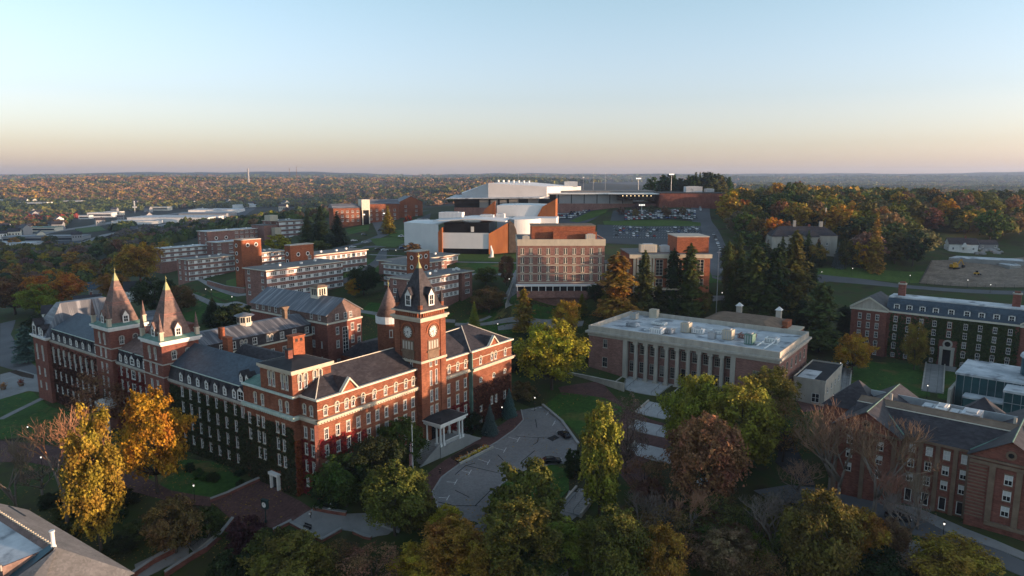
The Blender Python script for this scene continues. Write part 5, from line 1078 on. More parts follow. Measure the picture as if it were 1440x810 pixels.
# ================================================================ brick residence beyond the lawns (left of the arts centre)
B = Bld('brick_residence', 'brick residence with grey roofs and tall cream entrance tower, left of the arts centre', 'building', Vector((-150.5, 584, 32)), (E1[0] * .72 + .28, E1[1] * .5)); B.trim = 'white'; B.panes = False
B.block(0, 24, 0, 14, -6, 12.5, f=grid(lin(3, 21, 5), (1.2, 4.8, 8.6), 1.9, 1.9, 'sash_plain')); B.block(32, 62, 10, 24, -6, 15, f=grid(lin(4, 26, 5), (1.2, 4.8, 8.6), 1.9, 1.9, 'sash_plain')); B.done('brick')
t = MB(); t.hip(-.6, 24.6, -.6, 14.6, 12.5, 16, (0, 4, 6, 6)); t.hip(31, 63, 9.2, 24.8, 15, 19, (0, 0, 7, 7)); B.part('roof', t, 'metalroof')
a = MB(); a.box(24.6, 31, -1, 8, -6, 10.5, 1); a.box(24.2, 31.4, -1.4, 8.4, 10.51, 19.5, 0); a.box(24.4, 25.2, -1.5, -1.02, -6, 10.5, 0); a.box(30.4, 31.2, -1.5, -1.02, -6, 10.5, 0); B.part('entrance_tower', a, ('cream', 'glass_dark'))
for x in (25.0, 47):
    a = MB(); a.box(x, x + 1.6, -1.9 if x < 30 else 9.5, -1.55 if x < 30 else 9.9, 6.4, 7.2); B.part('flood_lamp', a, 'lampglow')
B = Bld('gable_house', 'orange lit brick house with a gable, right of the cream tower', 'building', Vector((-104, 640, 33)), (.93, .36)); B.trim = 'white'; B.panes = False
B.block(0, 22, 0, 14, -6, 15, f=grid((6, 16), (2, 6, 10), 2, 1.9, 'sash_plain')); B.wall.extr([(0, 15), (22, 15), (11, 20)], 1, 0, .4); B.done('brick_orange')
t = MB(); t.add([(-.6, -.5, 14.8), (11, -.5, 20.2), (11, 26, 20.2), (-.6, 26, 14.8), (22.6, -.5, 14.8), (22.6, 26, 14.8)], [(0, 1, 2, 3), (1, 4, 5, 2)]); B.part('roof', t, 'metalroof')
# ================================================================ houses
def house(label, P, ang, L, D, H, rh, wm='white', rm='slate', nb=3, hip=False, st=1, name='house', chim=True, porch=False, pane=None):
    B = Bld(name, label, 'house', P, (math.cos(R(ang)), math.sin(R(ang)))); B.trim = 'white'; B.panes = P[1] < 500 if pane is None else pane
    zs = [1.0 + 2.9 * i for i in range(st)]
    B.block(0, L, 0, D, -4, H, f=grid(lin(L * .15, L * .85, nb), zs, 1.2, 1.5, 'sash_plain'), l=grid((D * .3, D * .7), zs, 1.1, 1.5, 'sash_plain'), r=grid((D * .3, D * .7), zs, 1.1, 1.5, 'sash_plain'))
    if not hip: B.wall.extr([(0, H), (D, H), (D/2, H + rh - .1)], 0, .0, .25); B.wall.extr([(0, H), (D, H), (D/2, H + rh - .1)], 0, L - .25, L)
    B.done(wm); t = MB()
    if hip: t.hip(-.6, L + .6, -.6, D + .6, H, H + rh, (D * .48, D * .48, D * .49, D * .49))
    else: t.add([(-.4, -.5, H - .2), (L + .4, -.5, H - .2), (L + .4, D/2, H + rh), (-.4, D/2, H + rh), (-.4, D + .5, H - .2), (L + .4, D + .5, H - .2)], [(0, 1, 2, 3), (3, 2, 5, 4)])
    B.part('roof', t, rm)
    if chim: a = MB(); a.box(L * .6, L * .6 + 1, D * .45, D * .45 + .9, H, H + rh + 1.3); B.part('chimney', a, 'brick_dark')
    if porch:
        a = MB(); a.extr([(L * .4, 3.0), (L * .62, 3.0), (L * .51, 5.4)], 1, -1.6, -.01, 0); a.box(L * .41, L * .43, -1.5, -1.3, 0, 3, 0); a.box(L * .59, L * .61, -1.5, -1.3, 0, 3, 0); a.extr([(L * .38, 2.9), (L * .64, 2.9), (L * .51, 5.8), ], 1, -1.7, -1.62, 0); B.part('porch', a, 'white')
    return B
def hp(px, py): g = gp(px, py); return (g.x, g.y, g.z)
house('small white house with a front gable beside the bare building plot', hp(1334, 353), -14, 16.5, 9, 4.6, 3.8, 'white', 'slate', 3, porch=True)
house('low grey garage next to the white gabled house', hp(1378, 350), -8, 11, 8, 3.2, 2.6, 'greypanel', 'slate', 2, chim=False)
house('blue grey house between maples at the right edge', hp(1362, 322), -20, 12, 9, 5, 4, 'greypanel', 'slate', 2, st=1)
house('white house with hipped roof behind the red maples', hp(1384, 319), -10, 14, 10, 4.4, 3.5, 'white', 'slate', 3, True)
B = house('grey stone mansion with dark hipped roofs under the right woods', (155.5, 414, 26.5), -8, 38, 14, 9.5, 5.0, 'stone', 'slate', 8, True, 2, 'mansion')
a = MB(); a.box(0, 9, -4, -.01, -3, 9.0, 0); a.hip(-.5, 9.5, -4.5, 6, 9.01, 13, (4.6, 4.6, 4.4, 4.4), 1); a.box(20, 27, -3, -.01, -3, 8.8, 0); a.hip(19.5, 27.5, -3.5, 5, 8.81, 12.5, (3.9, 3.9, 3.5, 3.5), 1); a.box(14, 15.5, 6, 7.5, 12, 18, 0); a.box(29, 31, 6, 7.5, 12, 17.5, 0); B.part('cross_wing', a, ('stone', 'slate'))
house('white gabled house above the grey mansion', (174, 470, 34), -10, 15, 11, 6, 4.5, 'white', 'slate', 3, st=2)
house('pale house among the trees uphill of the mansion', (195, 500, 37), -20, 17, 10, 6, 4, 'white', 'slate', 3, st=2)
house('dark roofed house half hidden in the wood, far right', (232, 530, 40), -25, 14, 10, 5.5, 4, 'greypanel', 'slate', 2, st=1)
g_ = gp(700 - 515, 425)
house('white two storey house with dark roof behind the left spire', (g_.x - 4, g_.y, g_.z - 1), 25, 14, 11, 7.5, 5, 'white', 'tar', 2, st=2)
for px, py, lab, wm, rm, L in ((105, 440, 'grey roofed house beside the orange maple', 'white', 'slate', 14), (125, 418, 'house with grey gable below the left woods', 'greypanel', 'slate_blue', 13), (60, 455, 'white house half hidden behind the end pavilion', 'white', 'slate', 15), (205, 470, 'white carriage house between the twin spires', 'white', 'metalroof', 10), (20, 360, 'blue roofed shed at the left edge', 'greypanel', 'slate_blue', 22)):
    g_ = gp(px, py); house(lab, (g_.x, g_.y, g_.z), 30, L, 10, 5.5, 4, wm, rm, 2, st=2 if L < 20 else 1)
# valley: warehouses, mills and shops
def shed(label, px, py, w, d, h, m='membrane', wm='whitepanel', ang=0, name='warehouse', nwin=0):
    g = gp(px, py); B = Bld(name, label, 'building', Vector((g.x, g.y, g.z)), (math.cos(R(ang)), math.sin(R(ang))))
    t = MB(); t.box(-w/2, w/2, 0, d, -6, h, 0)
    B.part('wall', t, wm); r = MB(); r.box(-w/2 - .5, w/2 + .5, -.5, d + .5, h + .01, h + .8, 0); B.part('roof', r, m)
    if nwin:
        q = MB()
        q.box(-w/2 + 2, w/2 - 2, -.05, -.003, h * .35, h * .7); B.part('window_strip', q, 'glass')
    return B
for a in (('largest white warehouse roof in the valley', 236, 313, 170, 90, 10), ('white warehouse right behind the largest one', 300, 301, 120, 90, 10, 'membrane', 'whitepanel', 10), ('grey warehouse with wide roof near the highway bend', 285, 306, 110, 60, 9, 'metalroof', 'greypanel'), ('white store block left of the warehouses', 140, 306, 60, 30, 12, 'membrane', 'whitepanel', 5, 'store', 5), ('small pale store with a dark front in the valley', 157, 303, 44, 26, 10, 'membrane', 'cream', 0, 'store', 4),
          ('white apartment row on the far left slope', 42, 291, 110, 24, 14, 'slate', 'white', -6, 'apartment_row', 12), ('second white apartment row at the left edge', 10, 286, 70, 22, 12, 'slate', 'white', 4, 'apartment_row', 8), ('pale house cluster building on the far slope', 100, 289, 60, 24, 14, 'membrane', 'white', 0, 'apartment_row', 6), ('white gable hall left of the highway', 92, 291, 40, 30, 10, 'membrane', 'white', 0, 'store', 3),
          ('low white roofed shed at the left edge beside the road', 12, 348, 70, 26, 6, 'membrane', 'whitepanel', -4), ('long grey mill with saw edged roof above the left road', 60, 340, 120, 30, 8, 'metalroof', 'greypanel', 8, 'mill', 14), ('green roofed shop beside the valley road', 55, 326, 60, 24, 8, 'copper', 'cream', 0, 'store', 6), ('white tall sided shop near the highway', 118, 308, 26, 18, 8, 'membrane', 'white', 0, 'store', 3), ('pale store under the far hill', 215, 296, 90, 30, 10, 'membrane', 'cream', 0, 'store', 8), ('low white shed between highway and warehouse', 190, 316, 90, 24, 7, 'membrane', 'white', 6), ('white flat shed right of the warehouses', 345, 292, 80, 40, 8, 'membrane', 'white'), ('small pale works below the far wood', 420, 285, 60, 30, 8, 'membrane', 'cream', 0, 'store', 4), ('white works on the shoulder of the far slope', 455, 284, 50, 30, 8, 'membrane', 'white', 0, 'store', 4)):
    shed(*a)
# ================================================================ roads, paths, lawns
def S_(n, pix, mat, off=.10, **k): return sheet(n, pix, M[mat], off, **k)
S_('circle_drive', [(733,577),(762,571),(790,595),(812,625),(810,640),(798,652),(770,654),(748,657),(722,668),(703,682),(697,700),(703,716),(722,735),(700,752),(660,752),(635,738),(617,715),(609,693),(622,672),(645,655),(672,638),(700,622),(724,605),(736,590)], 'asphalt', .10)
S_('brick_walk', [(733,578),(736,592),(722,606),(698,623),(670,639),(643,655),(620,672),(607,693),(615,716),(600,712),(583,690),(600,668),(626,648),(655,630),(684,612),(706,597),(722,586),(727,578)], 'brickpave', .22)
S_('brick_plaza', [(296,706),(345,684),(372,674),(400,694),(440,717),(415,735),(385,744),(368,738),(330,735)], 'brickpave', .12)
S_('concrete_terrace', [(408,736),(440,716),(478,724),(520,722),(560,742),(545,752),(520,757),(498,748),(478,745),(455,762)], 'walk', .16)
S_('island_lawn', [(700,690),(722,668),(750,657),(778,655),(800,662),(800,690),(775,715),(745,735),(722,733),(703,714)], 'lawn', .18)
S_('court_lawn', [(762,572),(790,552),(850,560),(880,575),(862,610),(845,630),(815,615),(800,598)], 'lawn', .08)
S_('front_lawn', [(230,640),(300,650),(380,700),(345,684),(300,705),(270,700),(225,705),(200,690)], 'lawn', .06)
S_('left_lawn', [(0,560),(40,545),(70,572),(130,590),(110,610),(0,618)], 'lawn', .06)
S_('left_lawn', [(18,480),(28,462),(45,470),(62,520),(58,545),(35,520)], 'lawn', .06)
S_('left_plaza', [(0,527),(28,520),(60,530),(62,552),(40,550),(0,562)], 'walk', .14)
S_('left_road', [(0,455),(22,450),(15,470),(28,497),(55,520),(60,527),(30,524),(0,515)], 'road', .10)
S_('brick_walk', [(0,620),(60,625),(140,640),(190,665),(240,690),(300,700),(296,712),(235,705),(180,690),(120,665),(40,650),(0,650)], 'brickpave', .10)
S_('flower_bed', [(12,523),(22,521),(48,528),(47,533),(30,530)], 'mulch', .22)
S_('library_terrace', [(785,545),(845,536),(880,575),(950,600),(945,625),(900,655),(935,700),(900,700),(870,665),(872,630),(858,590),(840,560),(790,555)], 'brickpave', .07)
S_('right_walk', [(1118,560),(1165,560),(1230,562),(1290,575),(1285,585),(1180,572),(1130,580)], 'brickpave', .10)
S_('residence_lawn', [(1182,520),(1215,508),(1300,512),(1305,525),(1308,558),(1230,555),(1185,545)], 'lawn', .08)
S_('residence_lawn', [(1322,520),(1345,522),(1342,565),(1318,560)], 'lawn', .08)
S_('service_road', [(1060,690),(1110,682),(1180,690),(1250,712),(1330,745),(1440,790),(1440,812),(1340,770),(1250,742),(1150,712),(1080,702)], 'road', .10)
S_('service_walk', [(1250,708),(1290,715),(1360,745),(1440,778),(1440,788),(1330,748)], 'walk', .16)
S_('lower_path', [(800,690),(828,697),(830,712),(800,735),(790,760),(800,812),(765,812),(752,770),(770,745),(790,718)], 'walk', .10)
# campus lawns and paths behind the hall
S_('court_grass', [(640,455),(700,425),(790,420),(800,455),(760,470),(700,470)], 'lawn', .06)
S_('court_grass', [(520,425),(600,440),(640,440),(600,470),(540,455),(505,440)], 'lawn', .06)
S_('court_grass', [(260,405),(300,418),(335,430),(330,455),(270,455),(220,420)], 'lawn', .06)
S_('dormitory_lawn', [(318,395),(343,388),(345,406),(318,402)], 'lawn_bright', .06)
S_('dormitory_lawn', [(290,407),(330,414),(332,422),(300,416)], 'lawn', .10)
S_('dormitory_lawn', [(500,362),(530,366),(535,380),(510,392),(482,390)], 'lawn', .06)
S_('arts_lawn', [(640,357),(730,358),(728,368),(640,367)], 'lawn_bright', .10)
S_('arts_lawn', [(640,370),(728,371),(726,384),(650,385)], 'lawn', .10)
S_('oval_lawn', [(520,336),(555,334),(572,340),(556,348),(530,346)], 'lawn_bright', .14)
S_('oval_lawn', [(545,325),(595,322),(590,334),(570,337),(548,332)], 'lawn_bright', .14)
S_('oval_lawn', [(486,322),(520,316),(518,324),(490,330)], 'lawn', .14)
S_('road_slope_lawn', [(1140,378),(1200,376),(1300,382),(1300,398),(1250,396),(1140,388)], 'lawn_bright', .06)
S_('road_slope_lawn', [(1000,380),(1050,384),(1045,398),(995,398)], 'lawn', .06)
for pts, w in (([(500,437),(560,448),(640,452)], 2.6), ([(222,420),(262,412),(300,428),(345,432)], 3.0), ([(262,397),(300,404),(350,414)], 2.6), ([(640,456),(700,453),(760,453),(800,448)], 2.6), ([(700,462),(760,458),(820,455)], 3.0), ([(712,420),(722,398),(728,380)], 2.4), ([(640,368.5),(728,370)], 2.0), ([(600,392),(660,386),(728,386)], 4.0), ([(640,470),(660,455),(690,445)], 2.4), ([(520,358),(560,360),(600,362)], 2.0), ([(0,590),(30,575),(70,555)], 2.4), ([(1000,420),(1060,420),(1140,395)], 2.4)):
    path('footpath', pts, w, M['walk'], .14)
path('campus_road', [(470,400),(510,385),(535,365),(540,350),(600,352)], 7, M['road'], .10)
path('campus_road', [(470,350),(510,342),(540,330),(530,312),(560,303),(600,296)], 9, M['road'], .10)
path('campus_road', [(510,348),(560,345),(590,338),(600,330)], 8, M['road'], .12)
path('hill_street', [(1025,398),(1012,370),(1003,345),(993,322),(985,300),(982,284)], 15, M['road'], .10)
path('park_road', [(1020,396),(1090,390),(1160,391),(1230,398),(1300,405),(1440,412)], 9, M['road'], .10)
S_('parking_lot', [(840,316),(985,318),(990,340),(960,347),(838,342)], 'lotasphalt', .12)
S_('parking_lot', [(862,296.5),(972,295),(986,312),(858,311)], 'lotasphalt', .12)
S_('parking_lot', [(765,295.5),(838,293),(848,300),(815,317),(838,330),(836,340),(752,338),(735,312)], 'lotasphalt', .12)
S_('parking_lot', [(575,318),(592,306),(606,300),(600,345),(575,348),(590,335)], 'lotasphalt', .09)
S_('lot_verge', [(848,311),(985,313),(986,318),(850,316)], 'lawn_bright', .15)
S_('lot_verge', [(800,311),(832,297),(856,294),(852,299),(812,313)], 'lawn_bright', .18)
S_('bare_plot', [(1292,398),(1310,366),(1440,362),(1440,404),(1360,403)], 'soil', .10)
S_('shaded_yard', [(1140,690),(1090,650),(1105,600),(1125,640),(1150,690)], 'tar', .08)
path('highway', [(0,350),(60,328),(130,318),(200,306),(280,296),(360,291)], 26, M['walk'], .4)
path('highway', [(90,352),(150,330),(220,318),(300,303),(330,298)], 16, M['walk'], .4)
S_('warehouse_yard', [(165,322),(190,310),(250,299),(330,293),(360,293),(345,303),(300,312),(235,320)], 'lotasphalt', .3)
S_('mill_yard', [(0,352),(40,340),(110,330),(118,340),(70,352),(20,362)], 'lotasphalt', .3)
path('valley_road', [(0,340),(70,333),(110,336)], 14, M['road'], .4)
S_('valley_field', [(105,322),(140,318),(150,324),(112,328)], 'lawn_bright', .5)
path('kerb', [(733,577),(736,591),(723,605),(699,622),(671,638.5),(644,655),(621,672),(608,693),(616,715),(634,738)], .35, M['concrete'], .27)
path('kerb', [(697,700),(697,692),(703,683),(722,669),(748,658),(770,655)], .3, M['concrete'], .24)
# markings
def mark(n, pix, w, mat='paint', off=.106):
    return path(n, pix, w, M[mat], off, 4)
for i, (a, b, c) in enumerate((((733,579),(762,573),None),)): mark('painted_line', [a, b], .25)
for (x, y), (x2, y2) in (((617,700),(630,701)),((628,678),(641,679)),((648,662),(661,665)),((672,646),(687,651)),((695,630),(710,634)),((715,615),(729,619)),((783,583),(770,582)),((795,597),(779,596)),((806,612),(792,608))):
    o = mark('parking_mark', [(x, y), (x2, y2)], .14); mark('parking_mark', [(x2 - 2, y2 + 3), (x2 + 2, y2 - 4)], .14, off=.112)
for pts in ([(655,655),(685,662),(712,668)], [(640,668),(655,655),(668,652)], [(725,614),(755,616),(775,615)], [(757,616),(756,622),(750,626)], [(733,650),(745,640),(752,634)], [(700,640),(708,648)], [(612,706),(640,712),(672,712)], [(668,712),(690,690),(700,684)], [(640,690),(660,700)], [(753,590),(755,602)]): mark('crack_seam', pts, .22, 'crack', .116)
sheet('asphalt_patch', [(769,617),(780,612),(787,616),(777,621)], M['crack'], .12)
def stalls(pix_a, pix_b, n, ln):                   # short pale bay lines across a lot
    a, b = gp(*pix_a), gp(*pix_b); d = Vector((b.x - a.x, b.y - a.y)).normalized(); nn = Vector((-d.y, d.x)); mb = MB()
    for i in range(n):
        p = a.lerp(b, i / (n - 1)); u = d * .09
        q = [(p.x + u.x, p.y + u.y), (p.x + u.x + nn.x * ln, p.y + u.y + nn.y * ln), (p.x - u.x + nn.x * ln, p.y - u.y + nn.y * ln), (p.x - u.x, p.y - u.y)]
        mb.add([(x, y, gz(x, y) + .2) for x, y in q], [(0, 3, 2, 1)])
    mb.build('bay_lines', [M['paint']])['kind'] = 'structure'
for ya in (319, 322.5, 326, 330, 334.5): stalls((862, ya), (982, ya + 1.5), 32, 5)
# ================================================================ low walls and stairs on the left
wallpix('brick wall with pale coping along the upper left of the brick plaza', [(296,706),(322,696),(345,685),(368,675)], .8)
wallpix('brick wall with pale coping in front of the dark corner hedge', [(441,717),(462,721),(487,725)], .8)
wallpix('angled brick wall edging the pale terrace', [(409,737),(432,750),(453,761),(472,750),(480,746)], .5)
wallpix('brick wall edging the lower terrace walk', [(497,749),(512,756),(522,758)], .5)
wallpix('short brick wall under the purple shrub beside the plaza', [(384,748),(410,735)], .6)
wallpix('pale kerb wall beside the flagpole lawn', [(514,731),(545,743),(562,748)], .4, 'concrete')
wallpix('brick wall curving round the stair landing', [(247,772),(256,764),(268,765)], 1.2)
wallpix('long brick wall with pale coping beside the descending walk', [(188,812),(215,793),(250,775)], 1.2)
wallpix('outer brick wall of the lower stair with pale coping', [(232,812),(268,788),(290,775),(312,755),(328,735)], 1.2)
wallpix('retaining wall under the left dormitory lawn', [(292,400),(318,408),(345,412)], 2.2, 'brick_pink')
wallpix('pale retaining kerb along the circle drive', [(763,570),(790,593),(813,625)], .35, 'concrete')
wallpix('low stone wall below the round turret court', [(1182,548),(1192,512)], 1.0, 'stone')
a_ = gp(268, 772); b_ = gp(308, 738)
d = Vector((b_.x - a_.x, b_.y - a_.y)); L_ = d.length; dz = b_.z - a_.z; n_ = 24
flight('stairs', 'grey stone stair climbing from the lower walk to the brick plaza', -2.6, 2.6, 0, dz, n_, M['concrete'], L_ / n_, dz / n_, math.atan2(d.y, d.x) - math.pi/2, (a_.x, a_.y, a_.z + .25))
path('stair_walk', [(192,806),(230,787),(266,771)], 5.0, M['walk'], .15)
for pa, pb, w, n, lab in (((800, 722), (826, 690), 5, 14, 'stone steps below the tall yellow tree'), ((1285, 800), (1290, 762), 6, 18, 'grey steps beside the lower lawn on the right'), ((1311, 552), (1315, 515), 5.5, 16, 'pale garden steps leading to the residence door'), ((718, 430), (727, 400), 3.5, 20, 'long narrow steps climbing beside the rose brick block'), ((1185, 557), (1190, 520), 3, 10, 'grey steps beside the pale annexe')):
    a_, b_ = gp(*pa), gp(*pb); d = Vector((b_.x - a_.x, b_.y - a_.y)); dz = max(b_.z - a_.z, .8)
    flight('stairs', lab, -w/2, w/2, 0, dz, n, M['concrete'], d.length / n, dz / n, math.atan2(d.y, d.x) - math.pi/2, (a_.x, a_.y, a_.z + .2))
# ================================================================ trees
rng = np.random.default_rng(7); random.seed(11)
def unitv(n):
    v = rng.normal(size=(n, 3)); return v / np.linalg.norm(v, axis=1)[:, None]
def leafmesh(name, C, N, size, rnd, mat, asp=1.0):
    """one mesh of n separate leaf quads at C facing N"""
    n = len(C); h = np.cross(N, unitv(n)); h /= np.linalg.norm(h, axis=1)[:, None] + 1e-9; w = np.cross(N, h)
    s = size[:, None]; cup = N * s * .25
    P = np.stack([C - h*s - w*s*asp*.6, C + h*s*.2 - w*s*asp - cup, C + h*s*1.1 + w*s*asp*.3, C - h*s*.1 + w*s*asp - cup], 1).reshape(-1, 3)
    m = bpy.data.meshes.new(name); m.vertices.add(n * 4); m.vertices.foreach_set('co', P.ravel().astype(np.float32))
    m.loops.add(n * 4); m.loops.foreach_set('vertex_index', np.arange(n * 4)); m.polygons.add(n)
    m.polygons.foreach_set('loop_start', np.arange(0, n * 4, 4)); m.polygons.foreach_set('loop_total', np.full(n, 4)); m.update()
    at_ = m.attributes.new('rnd', 'FLOAT', 'FACE'); at_.data.foreach_set('value', rnd.astype(np.float32)); m.materials.append(M[mat]); return m
ASP = dict(broad=1.1, oval=1.75, col=2.3, bush=.75, sparse=1.1, far=1.1, faroval=1.75, pine=2.1, spruce=2.0, farcone=2.0, bare=1.0)
def zs_(mb, A): mb.v = [(v[0], v[1], v[2] * A) for v in mb.v]; return mb
def lobes(k, shape, zb, zt):
    o = []
    for i in range(k):
        z = zb + (zt - zb) * (i + .5) / k + rng.uniform(-.04, .04); t = (z - zb) / (zt - zb)
        env = {'broad': math.sin(math.pi * (.16 + .76 * t)) ** .7, 'oval': math.sin(math.pi * (.1 + .82 * t)) ** .8, 'col': math.sin(math.pi * (.12 + .83 * t)) ** .6, 'bush': (1 - (t * .88) ** 2) ** .5}[shape]
        a = i * 2.4 + rng.uniform(-.5, .5); rr = env * rng.uniform(.45, .72) if k > 1 else 0
        o.append((rr * .5 * math.cos(a) * 1.1, rr * .5 * math.sin(a) * 1.1, z, env * rng.uniform(.10, .19) + .035, rng.uniform(.55, .8)))
    for i in range(k // 2 if k > 14 else 0):                       # small outer sprays that break the outline
        b = o[rng.integers(0, k)]; a = rng.uniform(0, 6.28); e = rng.uniform(-.5, .9); q = b[3] * rng.uniform(.9, 1.25)
        o.append((b[0] + q * math.cos(a) * math.cos(e), b[1] + q * math.sin(a) * math.cos(e), min(zt, b[2] + q * math.sin(e) * .8), rng.uniform(.035, .07), .8))
    return o
def crown(name, shape, nl, n, zb, zt, ls, mat='leaf', asp=.8, hw=1.0, A=None):
    A = A or ASP[shape]
    lb = lobes(nl, shape, zb, zt); C = []; N = []; w = np.array([l[3] ** 2 for l in lb]); cnt = np.maximum((w / w.sum() * n).astype(int), 8)
    rn = []
    for (x, y, z, r, sq), c in zip(lb, cnt):
        u = unitv(c); u[:, 2] = np.where(u[:, 2] < -.45, -u[:, 2], u[:, 2]); rad = r * (rng.random(c) ** .38) * rng.uniform(.85, 1.2, c)
        rz_ = r * hw / 1.0
        p = np.stack([x + u[:, 0] * rad, y + u[:, 1] * rad, z + u[:, 2] * rad * sq * hw], 1)
        p += .035 * np.sin(p[:, [1, 2, 0]] * 31 + x * 9)
        C.append(p); N.append(u * .8 + unitv(c) * .75 + np.array([0, 0, .35])); rn.append(np.clip(rng.normal(.5, .2, c) + rng.uniform(-.22, .22), 0, 1))
    C = np.concatenate(C); N = np.concatenate(N); N /= np.linalg.norm(N, axis=1)[:, None]; rn = np.concatenate(rn)
    C = C * np.array([1, 1, A]); return leafmesh(name, C, N, ls * rng.uniform(.6, 1.35, len(C)), rn, mat, asp), lb
def trunkmesh(lb, zb, r=.022, hi=.75, bark='bark', limbs=14, nseg=6, A=1.1):
    t = MB(); pts = [(0, 0, -.12)]
    for i in range(1, 5): pts.append((rng.uniform(-.02, .02), rng.uniform(-.02, .02), hi * i / 4))
    for i, (p, q) in enumerate(zip(pts, pts[1:])): t.tube(p, q, r * (1 - i * .2) * (1.25 if i == 0 else 1), r * (1 - (i + 1) * .2), nseg + 2)
    for (x, y, z, rr, _) in lb[:limbs]:
        k = min(3, max(1, int(z * 4 * .7))); b = pts[k]; m = ((b[0] + x) * .5, (b[1] + y) * .5, b[2] + (z - b[2]) * .4); t.tube(b, m, r * .5, r * .34, 5); t.tube(m, (x, y, z), r * .34, r * .1, 5)
    return zs_(t, A).mesh('trunk', [M[bark]], True)
def baremesh(seed, spread=.5, levels=5, r=.02, up=.55, mat='palebark'):
    rs = random.Random(seed); big = MB(); tw = MB()
    def grow(p, d, L, rad, lv):
        q = p + d * L
        if lv >= 3: tw.tube(p, q, rad, rad * .6, 3)
        else: big.tube(p, q, rad, rad * .7, 6)
        if lv == levels: return
        for i in range(rs.choice((2, 3, 3)) if lv > 0 else 4):
            a = Vector((rs.uniform(-1, 1), rs.uniform(-1, 1), rs.uniform(-.15, .9))).normalized()
            nd = (d * up + a * spread + Vector((0, 0, .10))).normalized(); grow(p + d * L * rs.uniform(.65, 1), nd, L * rs.uniform(.62, .86), max(rad * .64, .0016), lv + 1)
    grow(Vector((0, 0, -.05)), Vector((0, 0, 1)), .30, r, 0)
    zz = [v[2] for v in tw.v]; k = 1 / max(zz); xy = max(max(abs(v[0]), abs(v[1])) for v in tw.v)
    for b in (big, tw): b.v = [(v[0] * .5 / xy, v[1] * .5 / xy, v[2] * k) for v in b.v]
    return big.mesh('trunk', [M[mat]], True), tw.mesh('crown', [M['twig']])
def conifer(name, n, ls, irregular=.1, taper=1.0, zb=.1, mat='leaf', A=2.05):
    C = []; N = []; lv = 26
    for i in range(lv):
        t = i / (lv - 1); z = zb + (1 - zb) * t; R_ = .5 * (1 - t) ** taper * (1 - irregular * rng.random()) + .012
        nb = max(4, int(13 * (1 - t) + 4)); a0 = rng.uniform(0, 6.28); m = max(6, int(n / lv * (R_ / .27)))
        a = a0 + np.floor(rng.random(m) * nb) * 2 * math.pi / nb + rng.normal(0, .09, m); u = rng.random(m) ** .7; rr = R_ * u * (1 - irregular * 1.5 * (np.sin(a * 3 + i) * .5 + .5) * rng.random())
        C.append(np.stack([rr * np.cos(a), rr * np.sin(a), z - rr * .16 + rng.normal(0, .008, m)], 1)); N.append(np.stack([np.cos(a) * .45, np.sin(a) * .45, np.ones(m)], 1) + unitv(m) * .55)
    C = np.concatenate(C); N = np.concatenate(N); N /= np.linalg.norm(N, axis=1)[:, None]
    C = C * np.array([1, 1, A]); m = leafmesh(name, C, N, ls * rng.uniform(.6, 1.3, len(C)), np.clip(rng.normal(.5, .2, len(C)), 0, 1), mat, .5)
    t = MB(); t.tube((0, 0, -.08), (0, 0, .97), .018, .003, 7); zs_(t, A); return m, t.mesh('trunk', [M['bark']], True)
PR = {}
def add_proto(k, cm, tm): PR.setdefault(k, []).append((cm, tm))
for i in range(4):
    c, lb = crown('crown', 'broad', 30, 15500, .20, .97, .0152); add_proto('broad', c, trunkmesh(lb, .22))
for i in range(2):
    c, lb = crown('crown', 'oval', 30, 16000, .14, .97, .0175); add_proto('oval', c, trunkmesh(lb, .14, .024, A=1.75))
for i in range(2):
    c, lb = crown('crown', 'col', 26, 14000, .10, .98, .026); add_proto('col', c, trunkmesh(lb, .12, .03, A=2.3))
for i in range(3):
    c, lb = crown('crown', 'bush', 22, 10000, .04, .85, .019); add_proto('bush', c, trunkmesh(lb, .05, .02, .5, 'bark', 5, A=.75))
for i in range(2):
    c, lb = crown('crown', 'broad', 20, 4200, .25, .95, .0115); tm, tw = baremesh(50 + i, .55, 5); add_proto('sparse', c, trunkmesh(lb, .2))
for i in range(4):
    tm, tw = baremesh(30 + i, .50 + .06 * i, 6, .018); add_proto('bare', tw, tm)
for i in range(2): add_proto('spruce', *conifer('crown', 7500, .034, .1, .95, .04))
for i in range(3): add_proto('pine', *conifer('crown', 9000, .036, .6, .42, .16))
for i in range(5):
    c, lb = crown('crown', 'broad', 20, 1700, .2, .97, .042); add_proto('far', c, trunkmesh(lb, .2, .022, .7, 'bark', 4, 4))
for i in range(2): add_proto('farcone', *conifer('crown', 1700, .065, .3, .8, .06))
for i in range(2):
    c, lb = crown('crown', 'oval', 18, 1700, .14, .97, .05); add_proto('faroval', c, trunkmesh(lb, .14, .022, .7, 'bark', 3, 4, A=1.75))
PAL = dict(gold=(.46,.255,.025), yellow=(.40,.31,.03), lime=(.26,.27,.035), olive=(.155,.145,.03), green=(.075,.105,.025), dark=(.035,.055,.02), orange=(.48,.18,.03), rust=(.30,.165,.085), red=(.33,.06,.035), brown=(.20,.115,.05), tan=(.26,.16,.09), grey=(.17,.135,.11), purple=(.07,.03,.035), blue=(.13,.20,.19), moss=(.11,.13,.035), amber=(.36,.215,.035))
NTREE = [0]
